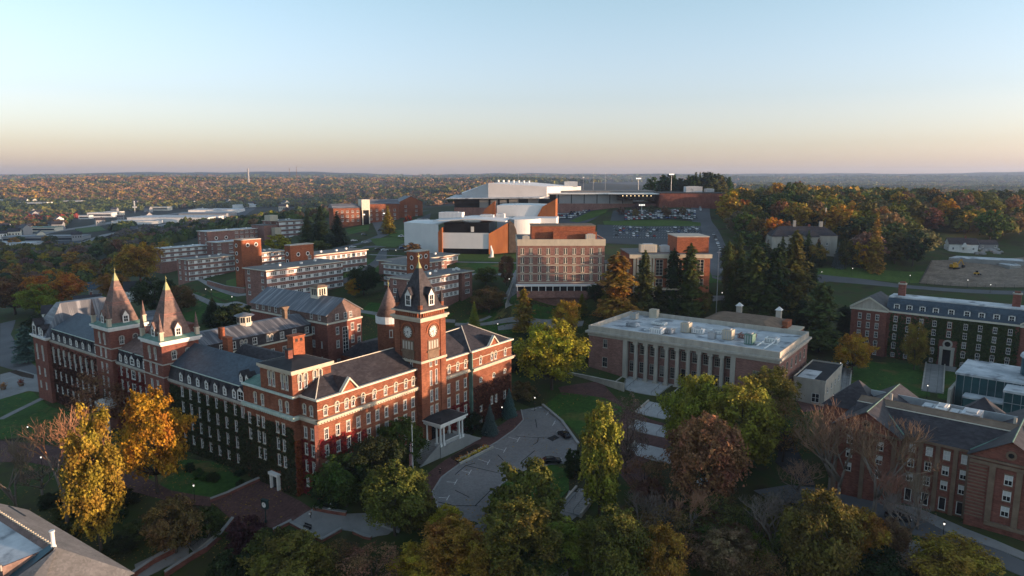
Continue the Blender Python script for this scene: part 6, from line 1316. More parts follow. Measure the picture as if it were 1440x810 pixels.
def plant(kind, base, h, w, col, label, group=None, name=None, cat=None, jit=.12):
    protos = PR[kind]; cm, tm = protos[NTREE[0] % len(protos)]; NTREE[0] += 1
    nm = name or {'spruce': 'spruce_tree', 'pine': 'pine_tree', 'farcone': 'spruce_tree', 'bush': 'shrub', 'bare': 'bare_tree'}.get(kind, 'autumn_tree')
    o = rootat(nm, (base[0], base[1], base[2] - .1), random.uniform(0, 6.28), label, cat or ('shrub' if kind == 'bush' else 'tree'), group)
    o.scale = (w, w, h / (2.05 if kind in ('pine', 'spruce', 'farcone') else ASP[kind]))
    c = link('crown', cm, o); c.color = tuple(max(0, v * random.uniform(1 - jit, 1 + jit)) for v in (PAL[col] if isinstance(col, str) else col)) + (1,)
    t = link('trunk', tm, o); return o
def ptree(px, pb, pt, pw, kind, col, label, group=None, **k):
    b = gp(px, pb); dist = b.y * cP - (b.z - CAMZ) * sP
    top = atY(px, pt, b.y); return plant(kind, b, max(1.2, top.z - b.z), pw * dist / FPX, col, label, group, **k)
T_ = [(143,782,577,86,'oval','amber','tall golden maple with orange top in front of the dark hall'),
 (222,693,550,96,'broad','gold','wide golden tree with a forked pale trunk near the white chairs'),
 (95,735,572,140,'bare','tan','large leafless tree with fine brown twigs left of the golden maple'),
 (25,735,600,110,'bare','grey','leafless grey tree at the left frame edge'),(60,700,640,90,'bare','grey','small bare tree in front of the left brick walk'),
 (248,778,704,85,'broad','brown','small brown green tree beside the lower stair'),(292,752,712,50,'bush','green','dense green shrub at the head of the lower stair'),
 (347,772,724,58,'bush','purple','dark purple shrub below the post clock'),(385,800,738,75,'bush','moss','dark mossy shrub below the pale terrace'),(415,835,758,120,'broad','olive','olive brown tree at the bottom edge under the terrace'),
 (325,840,775,80,'bush','dark','dark shrub at the bottom edge beside the stair wall'),
 (487,712,640,85,'broad','green','dark green tree against the brick corner'),(528,700,618,95,'broad','dark','dark green tree in front of the brick bays'),(460,708,655,50,'bush','dark','dark bush at the foot of the brick corner'),
 (565,660,592,75,'broad','green','green tree just left of the white porch'),(556,752,655,95,'broad','olive','olive brown tree between terrace and circle drive'),(590,745,690,60,'bush','olive','olive bush beside the brick walk'),
 (628,765,712,50,'broad','yellow','small yellow tree at the lower end of the drive'),(640,815,735,105,'broad','amber','amber brown tree at the bottom centre'),(728,830,706,115,'oval','olive','green yellow tree in front of the drive island'),(590,830,770,90,'oval','yellow','yellowish tree at the bottom edge left of centre'),
 (738,742,645,112,'bush','olive','big rounded dark bush on the drive island'),(530,830,770,100,'sparse','tan','grey green bush at the bottom edge below the terrace'),(480,800,760,60,'sparse','brown','brown bush under the terrace corner'),
 (843,728,570,64,'col','lime','tall yellow green tree left of the terrace steps'),(806,668,628,28,'bush','dark','dark bush at the corner of the drive beside the cars'),
 (988,720,586,112,'broad','rust','round rust coloured tree below the library'),(880,668,555,70,'sparse','grey','sparse grey tree in front of the pale steps'),(905,700,640,70,'sparse','brown','thin brown tree between the steps and the rust tree'),
 (975,650,530,95,'broad','lime','broad yellow green tree in front of the library columns'),(1040,668,540,115,'broad','lime','wide yellow green tree right of the rust tree'),(1078,600,520,85,'broad','olive','olive tree at the library right corner'),(1000,600,545,60,'broad','moss','mossy tree between the two wide yellow green trees'),
 (1100,650,560,80,'sparse','brown','thin dark tree right of the wide yellow green trees'),
 (1178,715,560,135,'bare',(.21,.135,.085),'large bare tree with pale trunk in front of the slate roof'),(1228,735,583,150,'bare',(.21,.135,.085),'large bare tree whose brown twigs cross the slate roof'),(1275,770,690,110,'bare','grey','bare grey branched tree over the service road'),
 (1165,700,590,100,'bare',(.21,.135,.085),'leafless tree at the left end of the slate roofed hall'),(1120,705,640,80,'bare','tan','small leafless tree beside the shaded yard'),(1250,745,650,90,'bare',(.21,.135,.085),'low leafless tree before the dark car'),
 (930,835,742,80,'broad','amber','small amber tree at the bottom edge right of the olive tree'),(690,835,752,70,'oval','amber','narrow amber tree at the bottom edge below the drive'),(1290,835,775,70,'sparse','tan','thin tan tree at the bottom edge beside the grey steps'),
 (1215,690,575,90,'bare',(.21,.135,.085),'leafless tree close against the gable of the slate roofed hall'),(1290,745,655,70,'bare','grey','grey leafless tree before the middle windows of the slate roofed hall'),
 (862,830,718,100,'broad','olive','broad olive and yellow tree at the bottom edge'),(935,790,715,90,'sparse','brown','thin brown tree at the bottom right of centre'),(1022,815,748,90,'broad','tan','tan and orange tree at the bottom edge'),(1150,830,695,118,'broad','olive','large mossy tree with yellow tips at the bottom right'),(1205,790,720,80,'broad','amber','amber tree right of the large mossy tree'),
 (1085,790,695,100,'bare','grey','grey thin tree left of the large mossy tree'),(1110,740,690,80,'sparse','grey','grey leafless shrub tree beside the service road'),(1340,840,760,115,'broad','amber','amber brown tree at the bottom edge on the right'),(965,770,690,90,'bare','tan','brown undergrowth below the rust tree'),(800,800,735,90,'oval','lime','green tree beside the lower path'),(1065,840,775,100,'sparse','brown','dark green bush at the bottom edge'),(1240,830,770,90,'bush','dark','dark bush at the bottom edge left of the steps'),
 (1010,765,700,95,'sparse','moss','dark green shrub under the rust tree'),(900,765,690,90,'bare','grey','brown shrub below the terrace steps'),(760,835,770,80,'oval','green','green tree at the bottom edge left of the lower path'),
 (689,612,568,30,'spruce','blue','blue green spruce at the right end of the brick hall'),(716,586,546,28,'spruce','blue','smaller blue green spruce beside the drive entrance'),(662,606,575,40,'bush','dark','dark shrub beside the porch steps'),(735,560,535,40,'bush','brown','brown shrub behind the small spruce'),
 (776,548,453,104,'broad','yellow','big yellow tree between the hall and the library'),(798,478,422,42,'oval','gold','bright yellow tree behind the big yellow tree'),(737,470,405,49,'pine','amber','slender amber conifer above the court lawn'),(667,470,423,28,'spruce','lime','small yellow green conifer behind the hall roof'),(688,440,404,52,'broad','brown','brown tree on the court lawn'),(713,402,358,24,'oval','rust','narrow rust tree beside the long steps'),(683,400,376,36,'broad','olive','olive tree left of the narrow rust tree'),(740,520,480,60,'bush','dark','dark bush in the shade left of the big yellow tree'),(815,505,470,45,'oval','olive','olive tree behind the library corner'),
 (565,428,405,28,'broad','gold','small yellow tree behind the round turret'),(498,418,392,24,'broad','gold','yellow tree between gabled hall and dormitory'),(512,415,375,48,'broad','dark','dark round tree right of the gabled hall'),
 (867,452,356,85,'pine','amber','wide golden brown pine in front of the rose brick block'),(905,446,352,57,'pine','moss','olive pine right of the golden brown pine'),(968,448,343,65,'pine','green','tall dark fir in front of the brick union hall'),(945,440,350,46,'pine','dark','narrow dark fir between the pines'),(925,450,400,52,'pine','dark','short dark fir below the union hall'),
 (1058,455,343,78,'pine','moss','tall olive pine behind the library vents'),(1088,462,345,65,'pine','dark','tall dark pine right of the library vents'),(1112,455,325,91,'pine','olive','tallest brown green pine in the grove'),(1040,440,360,52,'pine','green','green pine at the left of the grove'),(1152,495,398,80,'pine','moss','broad olive pine above the annexe'),(1125,480,420,65,'pine','dark','dark pine behind the annexe'),(1078,470,400,65,'pine','green','green pine low in the grove'),(1185,480,430,52,'pine','dark','dark pine left of the brick residence'),
 (1198,525,470,52,'broad','gold','orange gold tree in front of the residence end'),(1285,520,455,36,'oval','amber','golden birch in front of the residence facade'),
 (1178,376,340,20,'spruce','blue','blue grey spruce on the roadside lawn'),(1147,372,344,32,'broad','amber','amber tree beside the grey mansion'),(1228,382,300,40,'farcone','amber','tall golden conifer above the roadside lawn'),
 (546,328,290,30,'farcone','amber','brown green conifer in front of the cream entrance tower'),(452,342,290,46,'farcone','dark','tall dark fir left of the brick residence with the cream tower'),(475,345,298,44,'farcone','dark','second dark fir beside the brick residence'),(433,340,302,40,'farcone','green','green fir above the sunlit stair tower'),(574,322,303,12,'far','red','small red tree beside the left parking lot'),(580,360,342,32,'far','brown','round brown tree beside the arts centre'),
 (391,356,330,40,'far','yellow','yellow tree between the dormitory towers'),(448,352,338,32,'far','olive','olive tree behind the pale dormitory roof'),
 (197,398,343,66,'broad','gold','golden tree above the left spire'),(75,436,384,78,'broad','orange','orange maple behind the end pavilion'),(22,442,388,75,'broad','brown','brown round tree at the left edge'),(55,445,400,50,'broad','lime','lime tree left of the orange maple'),(160,420,385,50,'broad','amber','amber tree left of the white two storey house'),(220,440,392,60,'broad','dark','dark tree between the twin spires'),(300,450,418,40,'spruce','dark','small dark conifer on the court lawn'),(325,462,425,60,'bush','dark','dark shrubs behind the slate wing'),(255,440,402,44,'broad','brown','brown tree right of the right hand spire'),
 (370,420,392,40,'sparse','tan','thin tan tree in front of the banded dormitory'),(398,418,392,28,'broad','olive','olive tree at the banded dormitory wall'),(60,470,440,50,'bush','dark','dark bushes beside the left road'),(38,510,458,52,'pine','blue','grey green conifer beside the left road'),
 (150,605,520,90,'sparse','rust','thin rust tree in front of the dark facade'),(185,600,535,80,'sparse','brown','brown twiggy tree behind the golden trees')]
for r in T_: ptree(*r)
# woods: separate trees scattered over an area of ground
_pl = []
def wood(poly, n, kinds, cols, hr, wr, label, group, mind=4.0, tries=40, name=None, cat=None):
    xs = [p[0] for p in poly]; ys = [p[1] for p in poly]
    def inside(x, y):
        c = False
        for (x0, y0), (x1, y1) in zip(poly, poly[1:] + poly[:1]):
            if (y0 > y) != (y1 > y) and x < (x1 - x0) * (y - y0) / (y1 - y0) + x0: c = not c
        return c
    k = 0; t = 0
    while k < n and t < n * tries:
        t += 1; px, py = random.uniform(min(xs), max(xs)), random.uniform(min(ys), max(ys))
        if not inside(px, py): continue
        b = gp(px, py)
        if b is None or any((b.x - q[0]) ** 2 + (b.y - q[1]) ** 2 < mind ** 2 for q in _pl): continue
        _pl.append((b.x, b.y)); k += 1
        plant(random.choice(kinds), b, random.uniform(*hr), random.uniform(*wr), random.choice(cols), label, group, name, cat, .25)
MIX = ['olive', 'moss', 'green', 'brown', 'amber', 'olive', 'dark', 'moss', 'gold', 'green', 'lime', 'tan', 'olive', 'orange', 'moss']
DK = ['olive', 'moss', 'green', 'amber', 'brown', 'olive', 'moss', 'gold', 'tan']
wood([(1020,300),(1060,282),(1440,288),(1440,345),(1385,347),(1380,330),(1335,330),(1325,348),(1300,376),(1210,380),(1185,352),(1130,336),(1080,346),(1020,330)], 108, ['far', 'far', 'faroval', 'far'], MIX, (14, 22), (14, 23), 'autumn coloured tree of the wood behind the mansion and the white gabled house', 'trees of the right hand wood', 6)
for i in range(44):
    px = random.uniform(903, 1026); Y_ = random.uniform(690, 790); d_ = atY(px, 262, Y_); z0_ = gz(d_.x, Y_)
    plant(random.choice(['farcone', 'farcone', 'faroval']), (d_.x, Y_, z0_), max(12, atY(px, random.uniform(241, 254) if px > 935 else random.uniform(248, 257), Y_).z - z0_), random.uniform(15, 24), random.choice(['dark', 'dark', 'green', 'moss']), 'tall dark conifer on the hilltop behind the brick gymnasium', 'dark hilltop conifers', None, None, .25)
wood([(1040,345),(1085,340),(1130,352),(1170,358),(1200,380),(1150,378),(1060,372)], 16, ['far', 'faroval', 'farcone'], ['dark', 'green', 'olive', 'moss', 'brown', 'dark'], (10, 17), (9, 14), 'dark tree screening the grey mansion', 'trees screening the mansion', 5)
wood([(0,335),(90,345),(235,325),(245,380),(190,385),(120,405),(0,410)], 66, ['far', 'far', 'faroval', 'far'], DK + ['tan', 'amber', 'gold'], (11, 18), (13, 20), 'tree on the wooded slope left of the dormitories', 'trees on the left slope', 6)
wood([(1010,385),(1140,385),(1150,440),(1100,470),(1010,440)], 20, ['pine', 'pine', 'oval'], ['dark', 'green', 'moss', 'dark'], (12, 22), (9, 14), 'dark pine in the grove between library and road', 'pines of the library grove', 4)
wood([(800,415),(1000,412),(1000,450),(820,450)], 14, ['pine', 'bush', 'oval'], ['dark', 'green', 'dark', 'olive'], (6, 13), (6, 10), 'dark evergreen below the rose brick block', 'evergreens below the rose block', 4)
wood([(730,412),(850,414),(850,424),(730,424)], 16, ['bush'], ['dark', 'purple', 'green'], (1.6, 2.6), (3, 5), 'clipped shrub at the foot of the rose brick block', 'shrubs of the rose block', 2)
wood([(850,790),(1250,770),(1250,812),(760,812)], 26, ['sparse', 'broad', 'sparse', 'oval', 'bare', 'bare'], ['brown', 'olive', 'lime', 'moss', 'tan', 'tan', 'amber'], (5, 10), (6, 9), 'low tangled tree of the shaded slope at the bottom', 'trees of the shaded slope', 4)
wood([(890,700),(1060,725),(1120,760),(870,770)], 22, ['bush', 'sparse', 'bare', 'bare', 'sparse'], ['brown', 'olive', 'moss', 'grey', 'tan'], (3, 8), (5, 8), 'brown thicket shrub on the shaded slope below the rust tree', 'thicket below the rust tree', 3)
wood([(60,690),(140,680),(200,720),(280,745),(180,790),(60,750)], 14, ['bush'], ['dark', 'green', 'moss'], (2, 4.5), (4, 7), 'dark shrub under the golden maples', 'undergrowth of the golden maples', 3)
wood([(955,600),(1120,600),(1110,640),(1000,680),(965,650)], 10, ['bush', 'oval'], ['dark', 'green', 'olive'], (3, 6), (5, 8), 'dark understorey shrub in front of the library', 'understorey of the library trees', 3)
wood([(860,300),(965,300),(965,306),(860,306)], 7, ['far'], ['tan', 'rust', 'grey'], (6, 8), (6, 8), 'thin tan tree in the upper parking lot', 'trees of the upper parking lot', 10)
wood([(850,283),(900,281),(940,283),(900,286)], 6, ['far'], ['yellow', 'gold', 'amber'], (8, 10), (9, 13), 'yellow tree behind the arena wing', 'yellow trees behind the arena wing', 10)
wood([(200,640),(330,660),(370,680),(330,690),(220,665)], 8, ['bush'], ['dark', 'green', 'brown'], (1.2, 2.6), (2.5, 4), 'low shrub along the dark hall front', 'shrubs along the dark hall', 2)
wood([(300,440),(420,425),(440,440),(330,470)], 8, ['bush'], ['dark', 'green'], (2, 4), (3, 5), 'dark shrub on the court slope', 'shrubs on the court slope', 3)
CLEAR = [(*gp(px, py).xy, r) for px, py, r in [(x, 350 - (x / 60) * 22 if x < 60 else 328 - (x - 60) / 70 * 10 if x < 130 else 318 - (x - 130) / 70 * 12 if x < 200 else 306 - (x - 200) / 80 * 10, 38) for x in range(0, 285, 6)] + [(x, 352 - (x - 90) * .32 if x < 150 else 333 - (x - 150) * .19, 30) for x in range(90, 335, 6)] + [(236, 311, 120), (200, 313, 90), (270, 309, 100), (300, 303, 110), (285, 306, 80), (320, 300, 100), (125, 321, 50), (140, 307, 60), (60, 344, 70), (100, 338, 60), (20, 350, 60)]]
# far woods: one mass
def massmesh(name, pts, hs, ws, cols, k, mat):
    n = len(pts); C = []; S = []; Ccol = []; N = []
    for p, h, w, c in zip(pts, hs, ws, cols):
        u = unitv(k); u[:, 2] = np.abs(u[:, 2]) * 1.0 - .1; r = rng.uniform(.75, 1.05, k)
        C.append(np.stack([p[0] + u[:, 0] * r * w / 2, p[1] + u[:, 1] * r * w / 2, p[2] + h * .42 + u[:, 2] * r * h * .52], 1)); N.append(u + unitv(k) * .5); S.append(np.full(k, w * (.26 if k < 60 else .105))); Ccol.append(np.array(c)[None] * rng.uniform(.5, 1.05, (k, 1)))
    C = np.concatenate(C); N = np.concatenate(N); N /= np.linalg.norm(N, axis=1)[:, None]; S = np.concatenate(S) * rng.uniform(.7, 1.3, n * k)
    m = leafmesh(name, C, N, S, np.full(n * k, .5), 'leaf', .9); col = np.concatenate([np.concatenate(Ccol), np.ones((n * k, 1))], 1)
    a = m.color_attributes.new('crowncol', 'FLOAT_COLOR', 'POINT'); a.data.foreach_set('color', np.repeat(col, 4, 0).ravel().astype(np.float32)); m.materials.clear(); m.materials.append(mat); return m
mm, t_, b_ = nodes('far_foliage'); b_.inputs['Roughness'].default_value = .9; b_.inputs['Specular IOR Level'].default_value = .1
va = t_.nodes.new('ShaderNodeVertexColor'); va.layer_name = 'crowncol'; t_.links.new(va.outputs[0], b_.inputs['Base Color'])
def patch(x, y): return math.sin(x / 170 + 1.3 * math.sin(y / 260)) + math.sin(y / 150 - x / 330) + .6 * math.sin(x / 61 + y / 83)
def mass(name, regions, label, k=24, wr=(13, 24)):
    P_, Hh, Ww, Cc = [], [], [], []
    for poly, n, pal, hr in regions:
        xs = [p[0] for p in poly]; ys = [p[1] for p in poly]
        for _ in range(n):
            px, py = random.uniform(min(xs), max(xs)), random.uniform(min(ys), max(ys)); c = False
            for (x0, y0), (x1, y1) in zip(poly, poly[1:] + poly[:1]):
                if (y0 > py) != (y1 > py) and px < (x1 - x0) * (py - y0) / (y1 - y0) + x0: c = not c
            if not c: continue
            b = gp(px, py)
            if b is None or b.y > 8600: continue
            if b.y > 900 and any((b.x - q[0]) ** 2 + (b.y - q[1]) ** 2 < q[2] ** 2 for q in CLEAR): continue
            d = 1 + max(0, (b.y - 1500) / 3500)
            P_.append(b); Hh.append(random.uniform(*hr) * min(d, 1.5)); Ww.append(random.uniform(*wr) * d); q = patch(b.x, b.y) + random.uniform(-1, 1); n_ = len(pal); Cc.append(np.array(PAL[pal[min(n_ - 1, max(0, int((q + 2.6) / 5.2 * n_)))]]) * random.uniform(.7, 1.1))
    o = link(name, massmesh(name, P_, Hh, Ww, Cc, k, mm)); return tag(o, label, 'woodland', None, 'stuff')
FARP = ['dark', 'moss', 'olive', 'brown', 'tan', 'olive', 'brown', 'tan', 'amber', 'rust', 'moss', 'olive', 'dark']
mass('far_woodland', [([(0,258),(200,252),(460,252),(690,254),(690,262),(640,275),(500,282),(300,288),(100,286),(0,283)], 5200, FARP, (11, 16)),
     ([(0,283),(100,286),(300,287),(480,278),(490,290),(360,292),(220,295),(100,303),(0,302)], 1500, ['dark', 'green', 'moss', 'olive', 'brown', 'tan'], (9, 14)),
     ([(0,300),(110,306),(90,320),(0,338)], 420, ['dark', 'moss', 'brown', 'green', 'red'], (8, 12)), ([(170,316),(200,318),(340,312),(440,290),(500,284),(500,300),(420,312),(300,330),(230,345),(0,375),(0,350),(70,350),(130,340)], 1500, ['dark', 'moss', 'green', 'grey', 'olive'], (8, 13)),
     ([(690,252),(900,250),(900,256),(690,262)], 500, ['brown', 'moss', 'olive', 'dark'], (10, 14)), ([(1040,249.5),(1440,249.5),(1440,270),(1040,267)], 3200, ['dark', 'dark', 'green', 'moss', 'olive', 'brown'], (10, 14)), ([(0,248),(1040,248),(1040,256),(0,256)], 1800, ['dark', 'green', 'moss', 'brown'], (10, 14)), ([(480,283),(640,277),(640,288),(480,296)], 420, FARP, (10, 15)), ([(1010,290),(1060,276),(1440,280),(1440,300),(1100,300)], 260, DK, (8, 13)), ([(985,262),(1440,266),(1440,274),(1000,272)], 260, DK, (9, 13))], 'far autumn woods covering the hills and the valley')
WD = ['dark', 'moss', 'green', 'olive', 'brown', 'moss', 'olive', 'amber', 'lime', 'dark']
mass('near_woodland', [([(1005,266),(1040,270),(1440,274),(1440,288),(1020,296)], 150, MIX, (12, 18)), ([(225,327),(290,312),(480,295),(480,312),(420,322),(290,335)], 130, WD, (10, 17)), ([(430,300),(480,288),(640,280),(640,292),(565,290),(480,305)], 70, ['dark', 'green', 'moss', 'olive', 'brown', 'rust'], (12, 19)), ([(0,335),(90,345),(235,325),(245,375),(190,385),(120,405),(0,410)], 120, WD, (9, 15)), ([(1060,290),(1440,292),(1440,340),(1390,340),(1330,328),(1200,350)], 110, WD, (10, 15)), ([(850,281),(905,279),(1000,272),(1000,284),(940,282)], 30, WD, (9, 13))], 'woods behind the campus and on the left slope that read as one canopy', 150, (11, 17))
# wooded ridge to the west (right of the view), whose evening shade falls over the yard
P_, Hh, Ww, Cc = [], [], [], []
for _ in range(2600):
    x = random.uniform(215, 560); y = random.uniform(-160, 330)
    if x < 222 + max(0, y - 40) * .62 + 20 or abs(x) < .76 * y + 14: continue
    P_.append((x, y, gz(x, y))); Hh.append(random.uniform(8, 12)); Ww.append(random.uniform(8, 13)); Cc.append(PAL[random.choice(DK)])
tag(link('ridge_woodland', massmesh('ridge_woodland', P_, Hh, Ww, Cc, 24, mm)), 'wooded ridge west of the campus', 'woodland', None, 'stuff')
# ================================================================ ivy on the walls
def ivy(label, frame, u0, u1, z0, z1, n, cols, off=.16, holes=(), size=.34, edge=None):
    """leaf mat on a wall: frame(u, z, d) gives the place d metres off the wall; stays clear of windows"""
    C = []; 
    while len(C) < n:
        u = rng.uniform(u0, u1); z = z0 + (z1 - z0) * rng.random() ** .85
        if any(a - .25 < u < b + .25 and c - .25 < z < d + .4 for a, b, c, d in holes): continue
        if edge and edge(u, z) < rng.random(): continue
        C.append(frame(u, z, off * rng.uniform(.3, 1.4)))
    C = np.array(C); nrm = np.array(frame(0, 0, 1)) - np.array(frame(0, 0, 0)); N = nrm[None] + unitv(len(C)) * .7; N /= np.linalg.norm(N, axis=1)[:, None]
    c0 = C.mean(0); m = leafmesh('ivy', C - c0, N, size * rng.uniform(.6, 1.3, len(C)), np.clip(rng.normal(.5, .22, len(C)), 0, 1), 'leaf', .9)
    o = link('ivy', m, None, tuple(c0)); o.color = (*(PAL[cols] if isinstance(cols, str) else cols), 1); return tag(o, label, 'ivy')
def fen(u, z, d): p = AB(-1.0 - d, LEN - u); return (p.x, p.y, z)
def oka(u, z, d): p = AB(u, -d); return (p.x, p.y, z)
def pav(u, z, d): p = AB(-1.7 - d, u); return (p.x, p.y, z)
def sliv(u, z, d): p = AB(u, 6.1 - d); return (p.x, p.y, z)
def endf(u, z, d): p = AB(-d, u); return (p.x, p.y, z)
H_ = lambda q: [(v[0] - v[2]/2, v[0] + v[2]/2, v[1], v[1] + v[3]) for v in q]


# fallen leaves on the grass
_c = []; _k = 0
while len(_c) < 9000 and _k < 40000:
    _k += 1; px, py = random.choice(((random.uniform(0, 400), random.uniform(545, 790)), (random.uniform(640, 1440), random.uniform(500, 800)), (random.uniform(500, 840), random.uniform(410, 480))))
    b = gp(px, py)
    if (math.sin(b.x / 5 + 1.7 * math.sin(b.y / 7)) + math.sin(b.y / 4.3 - b.x / 9)) * .5 > random.uniform(-.6, .9): _c.append((b.x, b.y, b.z + .27))
_c = np.array(_c); o = link('fallen_leaves', leafmesh('fallen_leaves', _c, np.array([0, 0, 1.0])[None] + unitv(len(_c)) * .3, rng.uniform(.10, .23, len(_c)), rng.random(len(_c)), 'leaf', .9)); o.color = (.30, .17, .04, 1); tag(o, 'fallen autumn leaves on the lawns', 'leaves', None, 'stuff')
ivy('dark green ivy over the mansard hall between corner pavilion and first spire', fen, X(60.5), X(25.5), -4, 15.6, 10500, (.05, .06, .024), holes=H_(FR_FEN), edge=lambda u, z: 1.2 - max(0, z - 13) * .22)
ivy('dark red brown ivy on the far end of the mansard hall', fen, 11.2, X(101), -5, 15.5, 4200, (.075, .03, .022), holes=H_(FR_FEN), edge=lambda u, z: .9 - max(0, z - 4) * .06)
ivy('crimson ivy between the spires beside the white porch', fen, X(89.8), X(71.4), -3, 15.5, 3000, (.20, .03, .03), holes=H_(FR_FEN), edge=lambda u, z: 1 - max(0, z - 8) * .1)
ivy('dark ivy on the corner pavilion round the side door', pav, 6.4, 24.8, -3, 15.0, 4600, (.05, .055, .024), holes=H_(FR_PAV) + [(12, 15.6, -4, 3.2)], edge=lambda u, z: 1.1 - abs(z - 5) * .05)
ivy('orange red ivy on the narrow sunlit corner strip', sliv, -1.6, -.1, -3, 12, 900, (.30, .07, .03), edge=lambda u, z: 1 - max(0, z - 5) * .1)
ivy('crimson ivy on the shaded end wall of the clock tower hall', endf, .2, 6, -2, 12.5, 1500, (.22, .025, .03), holes=H_(FR_END), edge=lambda u, z: 1 - abs(z - 5) * .12)
ivy('crimson ivy trailing under the windows of the clock tower hall', oka, .3, 14, 3, 13.2, 1500, (.28, .03, .035), holes=H_(FR_OK), edge=lambda u, z: max(0, 1 - abs(z - 12.2 + u * .28) * .28))
ivy('red ivy right of the clock tower above the porch', oka, 41, 51.2, 0, 9, 1500, (.24, .03, .035), holes=H_(FR_OK), edge=lambda u, z: 1 - z * .09)
ivy('dark ivy on the right pavilion of the clock tower hall', lambda u, z, d: oka(u, z, d + .9), 52, 69.5, -1, 12.5, 3600, (.10, .035, .025), holes=H_(FR_OK), edge=lambda u, z: .9 - z * .05)
_cr = math.atan2(-39.0, 46.5); _cd = (math.cos(_cr), math.sin(_cr))
def car_(u, z, d): return (134.4 + _cd[0] * (12.6 + u) - _cd[1] * (1.4 - d), 268.3 + _cd[1] * (12.6 + u) + _cd[0] * (1.4 - d), .8 + z)
ivy('green ivy covering the middle of the brick residence', car_, 1, 41.5, 0, 18, 11000, (.045, .07, .02), holes=H_(resw(mx)) + [(17.8, 23.4, 0, 9.8), (19.8, 21.4, 11, 16.9)], edge=lambda u, z: (1.15 if 16 < u < 40 else .5) - max(0, z - 14) * .12)
# ================================================================ vehicles
def car_meshes(detail):
    """saloon along x, 4.6 m; body shell by cross sections"""
    prof = [(-2.3, .45, .62), (-2.25, .85, .72), (-1.9, .98, .8), (-1.3, 1.02, .84), (1.0, .98, .85), (1.7, .90, .82), (2.15, .78, .74), (2.3, .5, .6)]
    b = MB(); v = []
    for x, zt, hw in prof:
        for y, z in ((-hw, .28), (-hw, zt - .12), (-hw * .9, zt), (hw * .9, zt), (hw, zt - .12), (hw, .28)): v.append((x, y, z))
    n = len(prof); b.add(v, [(6*i+q, 6*i+(q+1) % 6, 6*i+6+(q+1) % 6, 6*i+6+q) for i in range(n - 1) for q in range(6)] + [tuple(range(6))[::-1], tuple(range(6*n-6, 6*n))])
    b.add([(-1.45, -.66, 1.40), (.15, -.66, 1.42), (.15, .66, 1.42), (-1.45, .66, 1.40), (-1.4, -.68, 1.34), (.2, -.68, 1.36), (.2, .68, 1.36), (-1.4, .68, 1.34)], [(0, 1, 2, 3), (0, 4, 5, 1), (1, 5, 6, 2), (2, 6, 7, 3), (3, 7, 4, 0)])
    g = MB(); g.add([(-2.0, -.76, .98), (1.0, -.78, .97), (1.0, .78, .97), (-2.0, .76, .98), (-1.4, -.68, 1.345), (.2, -.68, 1.365), (.2, .68, 1.365), (-1.4, .68, 1.345)], [(0, 1, 5, 4), (1, 2, 6, 5), (2, 3, 7, 6), (3, 0, 4, 7)])
    w = MB()
    w.v = []; n_ = 14; vs = [(.33 * math.cos(2*math.pi*i/n_), y, .33 * math.sin(2*math.pi*i/n_)) for y in (-.11, .11) for i in range(n_)]
    w.add(vs, [(i, (i+1) % n_, n_+(i+1) % n_, n_+i) for i in range(n_)] + [tuple(range(n_))[::-1], tuple(range(n_, 2*n_))])
    return b, g, w
_b, _g, _w = car_meshes(True)
CARB = _b.mesh('body', [M['carpaint']]); CARG = _g.mesh('windows', [M['glass_dark']]); CARW = _w.mesh('wheel', [M['rubber']])
lt = MB(); [lt.box(2.2, 2.31, s * .58 - .16, s * .58 + .16, .56, .72) for s in (-1, 1)]; CARL = lt.mesh('headlight', [M['white']])
far = MB(); far.v = []; far.add(_b.v, _b.f, 0); far.add(_g.v, _g.f, 1)
for x in (-1.4, 1.4):
    for y in (-.75, .75): far.add([(v[0] + x, v[1] + y, v[2] + .33) for v in _w.v], _w.f, 2)
FARCAR = far.mesh('car', [M['carpaint'], M['glass_dark'], M['rubber']])
CARC = dict(white=(.62, .62, .62), silver=(.38, .39, .40), black=(.015, .015, .018), grey=(.12, .125, .13), blue=(.03, .06, .16), red=(.26, .02, .02), green=(.03, .07, .05), tan=(.3, .26, .2))
def bigcar(label, px, py, rz, col, s=1.0, group=None):
    p = gp(px, py); o = rootat('parked_car', (p.x, p.y, p.z + .11), rz, label, 'car', group); o.scale = (s, s, s)
    for nm, m in (('body', CARB), ('windows', CARG), ('headlight', CARL)): link(nm, m, o).color = (*CARC[col], 1)
    for x in (-1.4, 1.4):
        for y in (-.75, .75): link('wheel', CARW, o, (x, y, .33))
    return o
bigcar('black car parked against the kerb of the circle drive', 793, 614, R(118), 'black', 1.05); bigcar('black car with orange tail lamp at the mouth of the drive', 776, 651, R(8), 'black', 1.08)
bigcar('black car in front of the slate roofed hall', 1262, 731, R(-22), 'black', 1.05); bigcar('dark grey car half under trees on the service road', 1148, 702, R(-15), 'grey'); bigcar('white van like car behind the rust tree', 995, 684, R(-5), 'white', 1.1)
def smallcar(p, rz, col, label, group=None, s=1.0):
    o = link('parked_car', FARCAR, None, (p.x, p.y, p.z + .13), rz); o.color = (*CARC[col], 1); o.scale = (s, s, s); return tag(o, label, 'car', group)
NAMES = {k: k for k in CARC}
def rowcars(pa, pb, n, occ, rz, label, group, cols=None):
    a, b = gp(*pa), gp(*pb)
    for i in range(n):
        if random.random() > occ: continue
        p = a.lerp(b, (i + .5) / n); p = Vector((p.x, p.y, gz(p.x, p.y))); c = random.choice(cols or ['white', 'silver', 'grey', 'black', 'blue', 'silver', 'silver', 'red', 'white', 'white', 'green'])
        smallcar(p, rz + random.choice((0, math.pi)), c, f'{c} car parked {label}', f'{c} cars {group}', random.uniform(.95, 1.1))
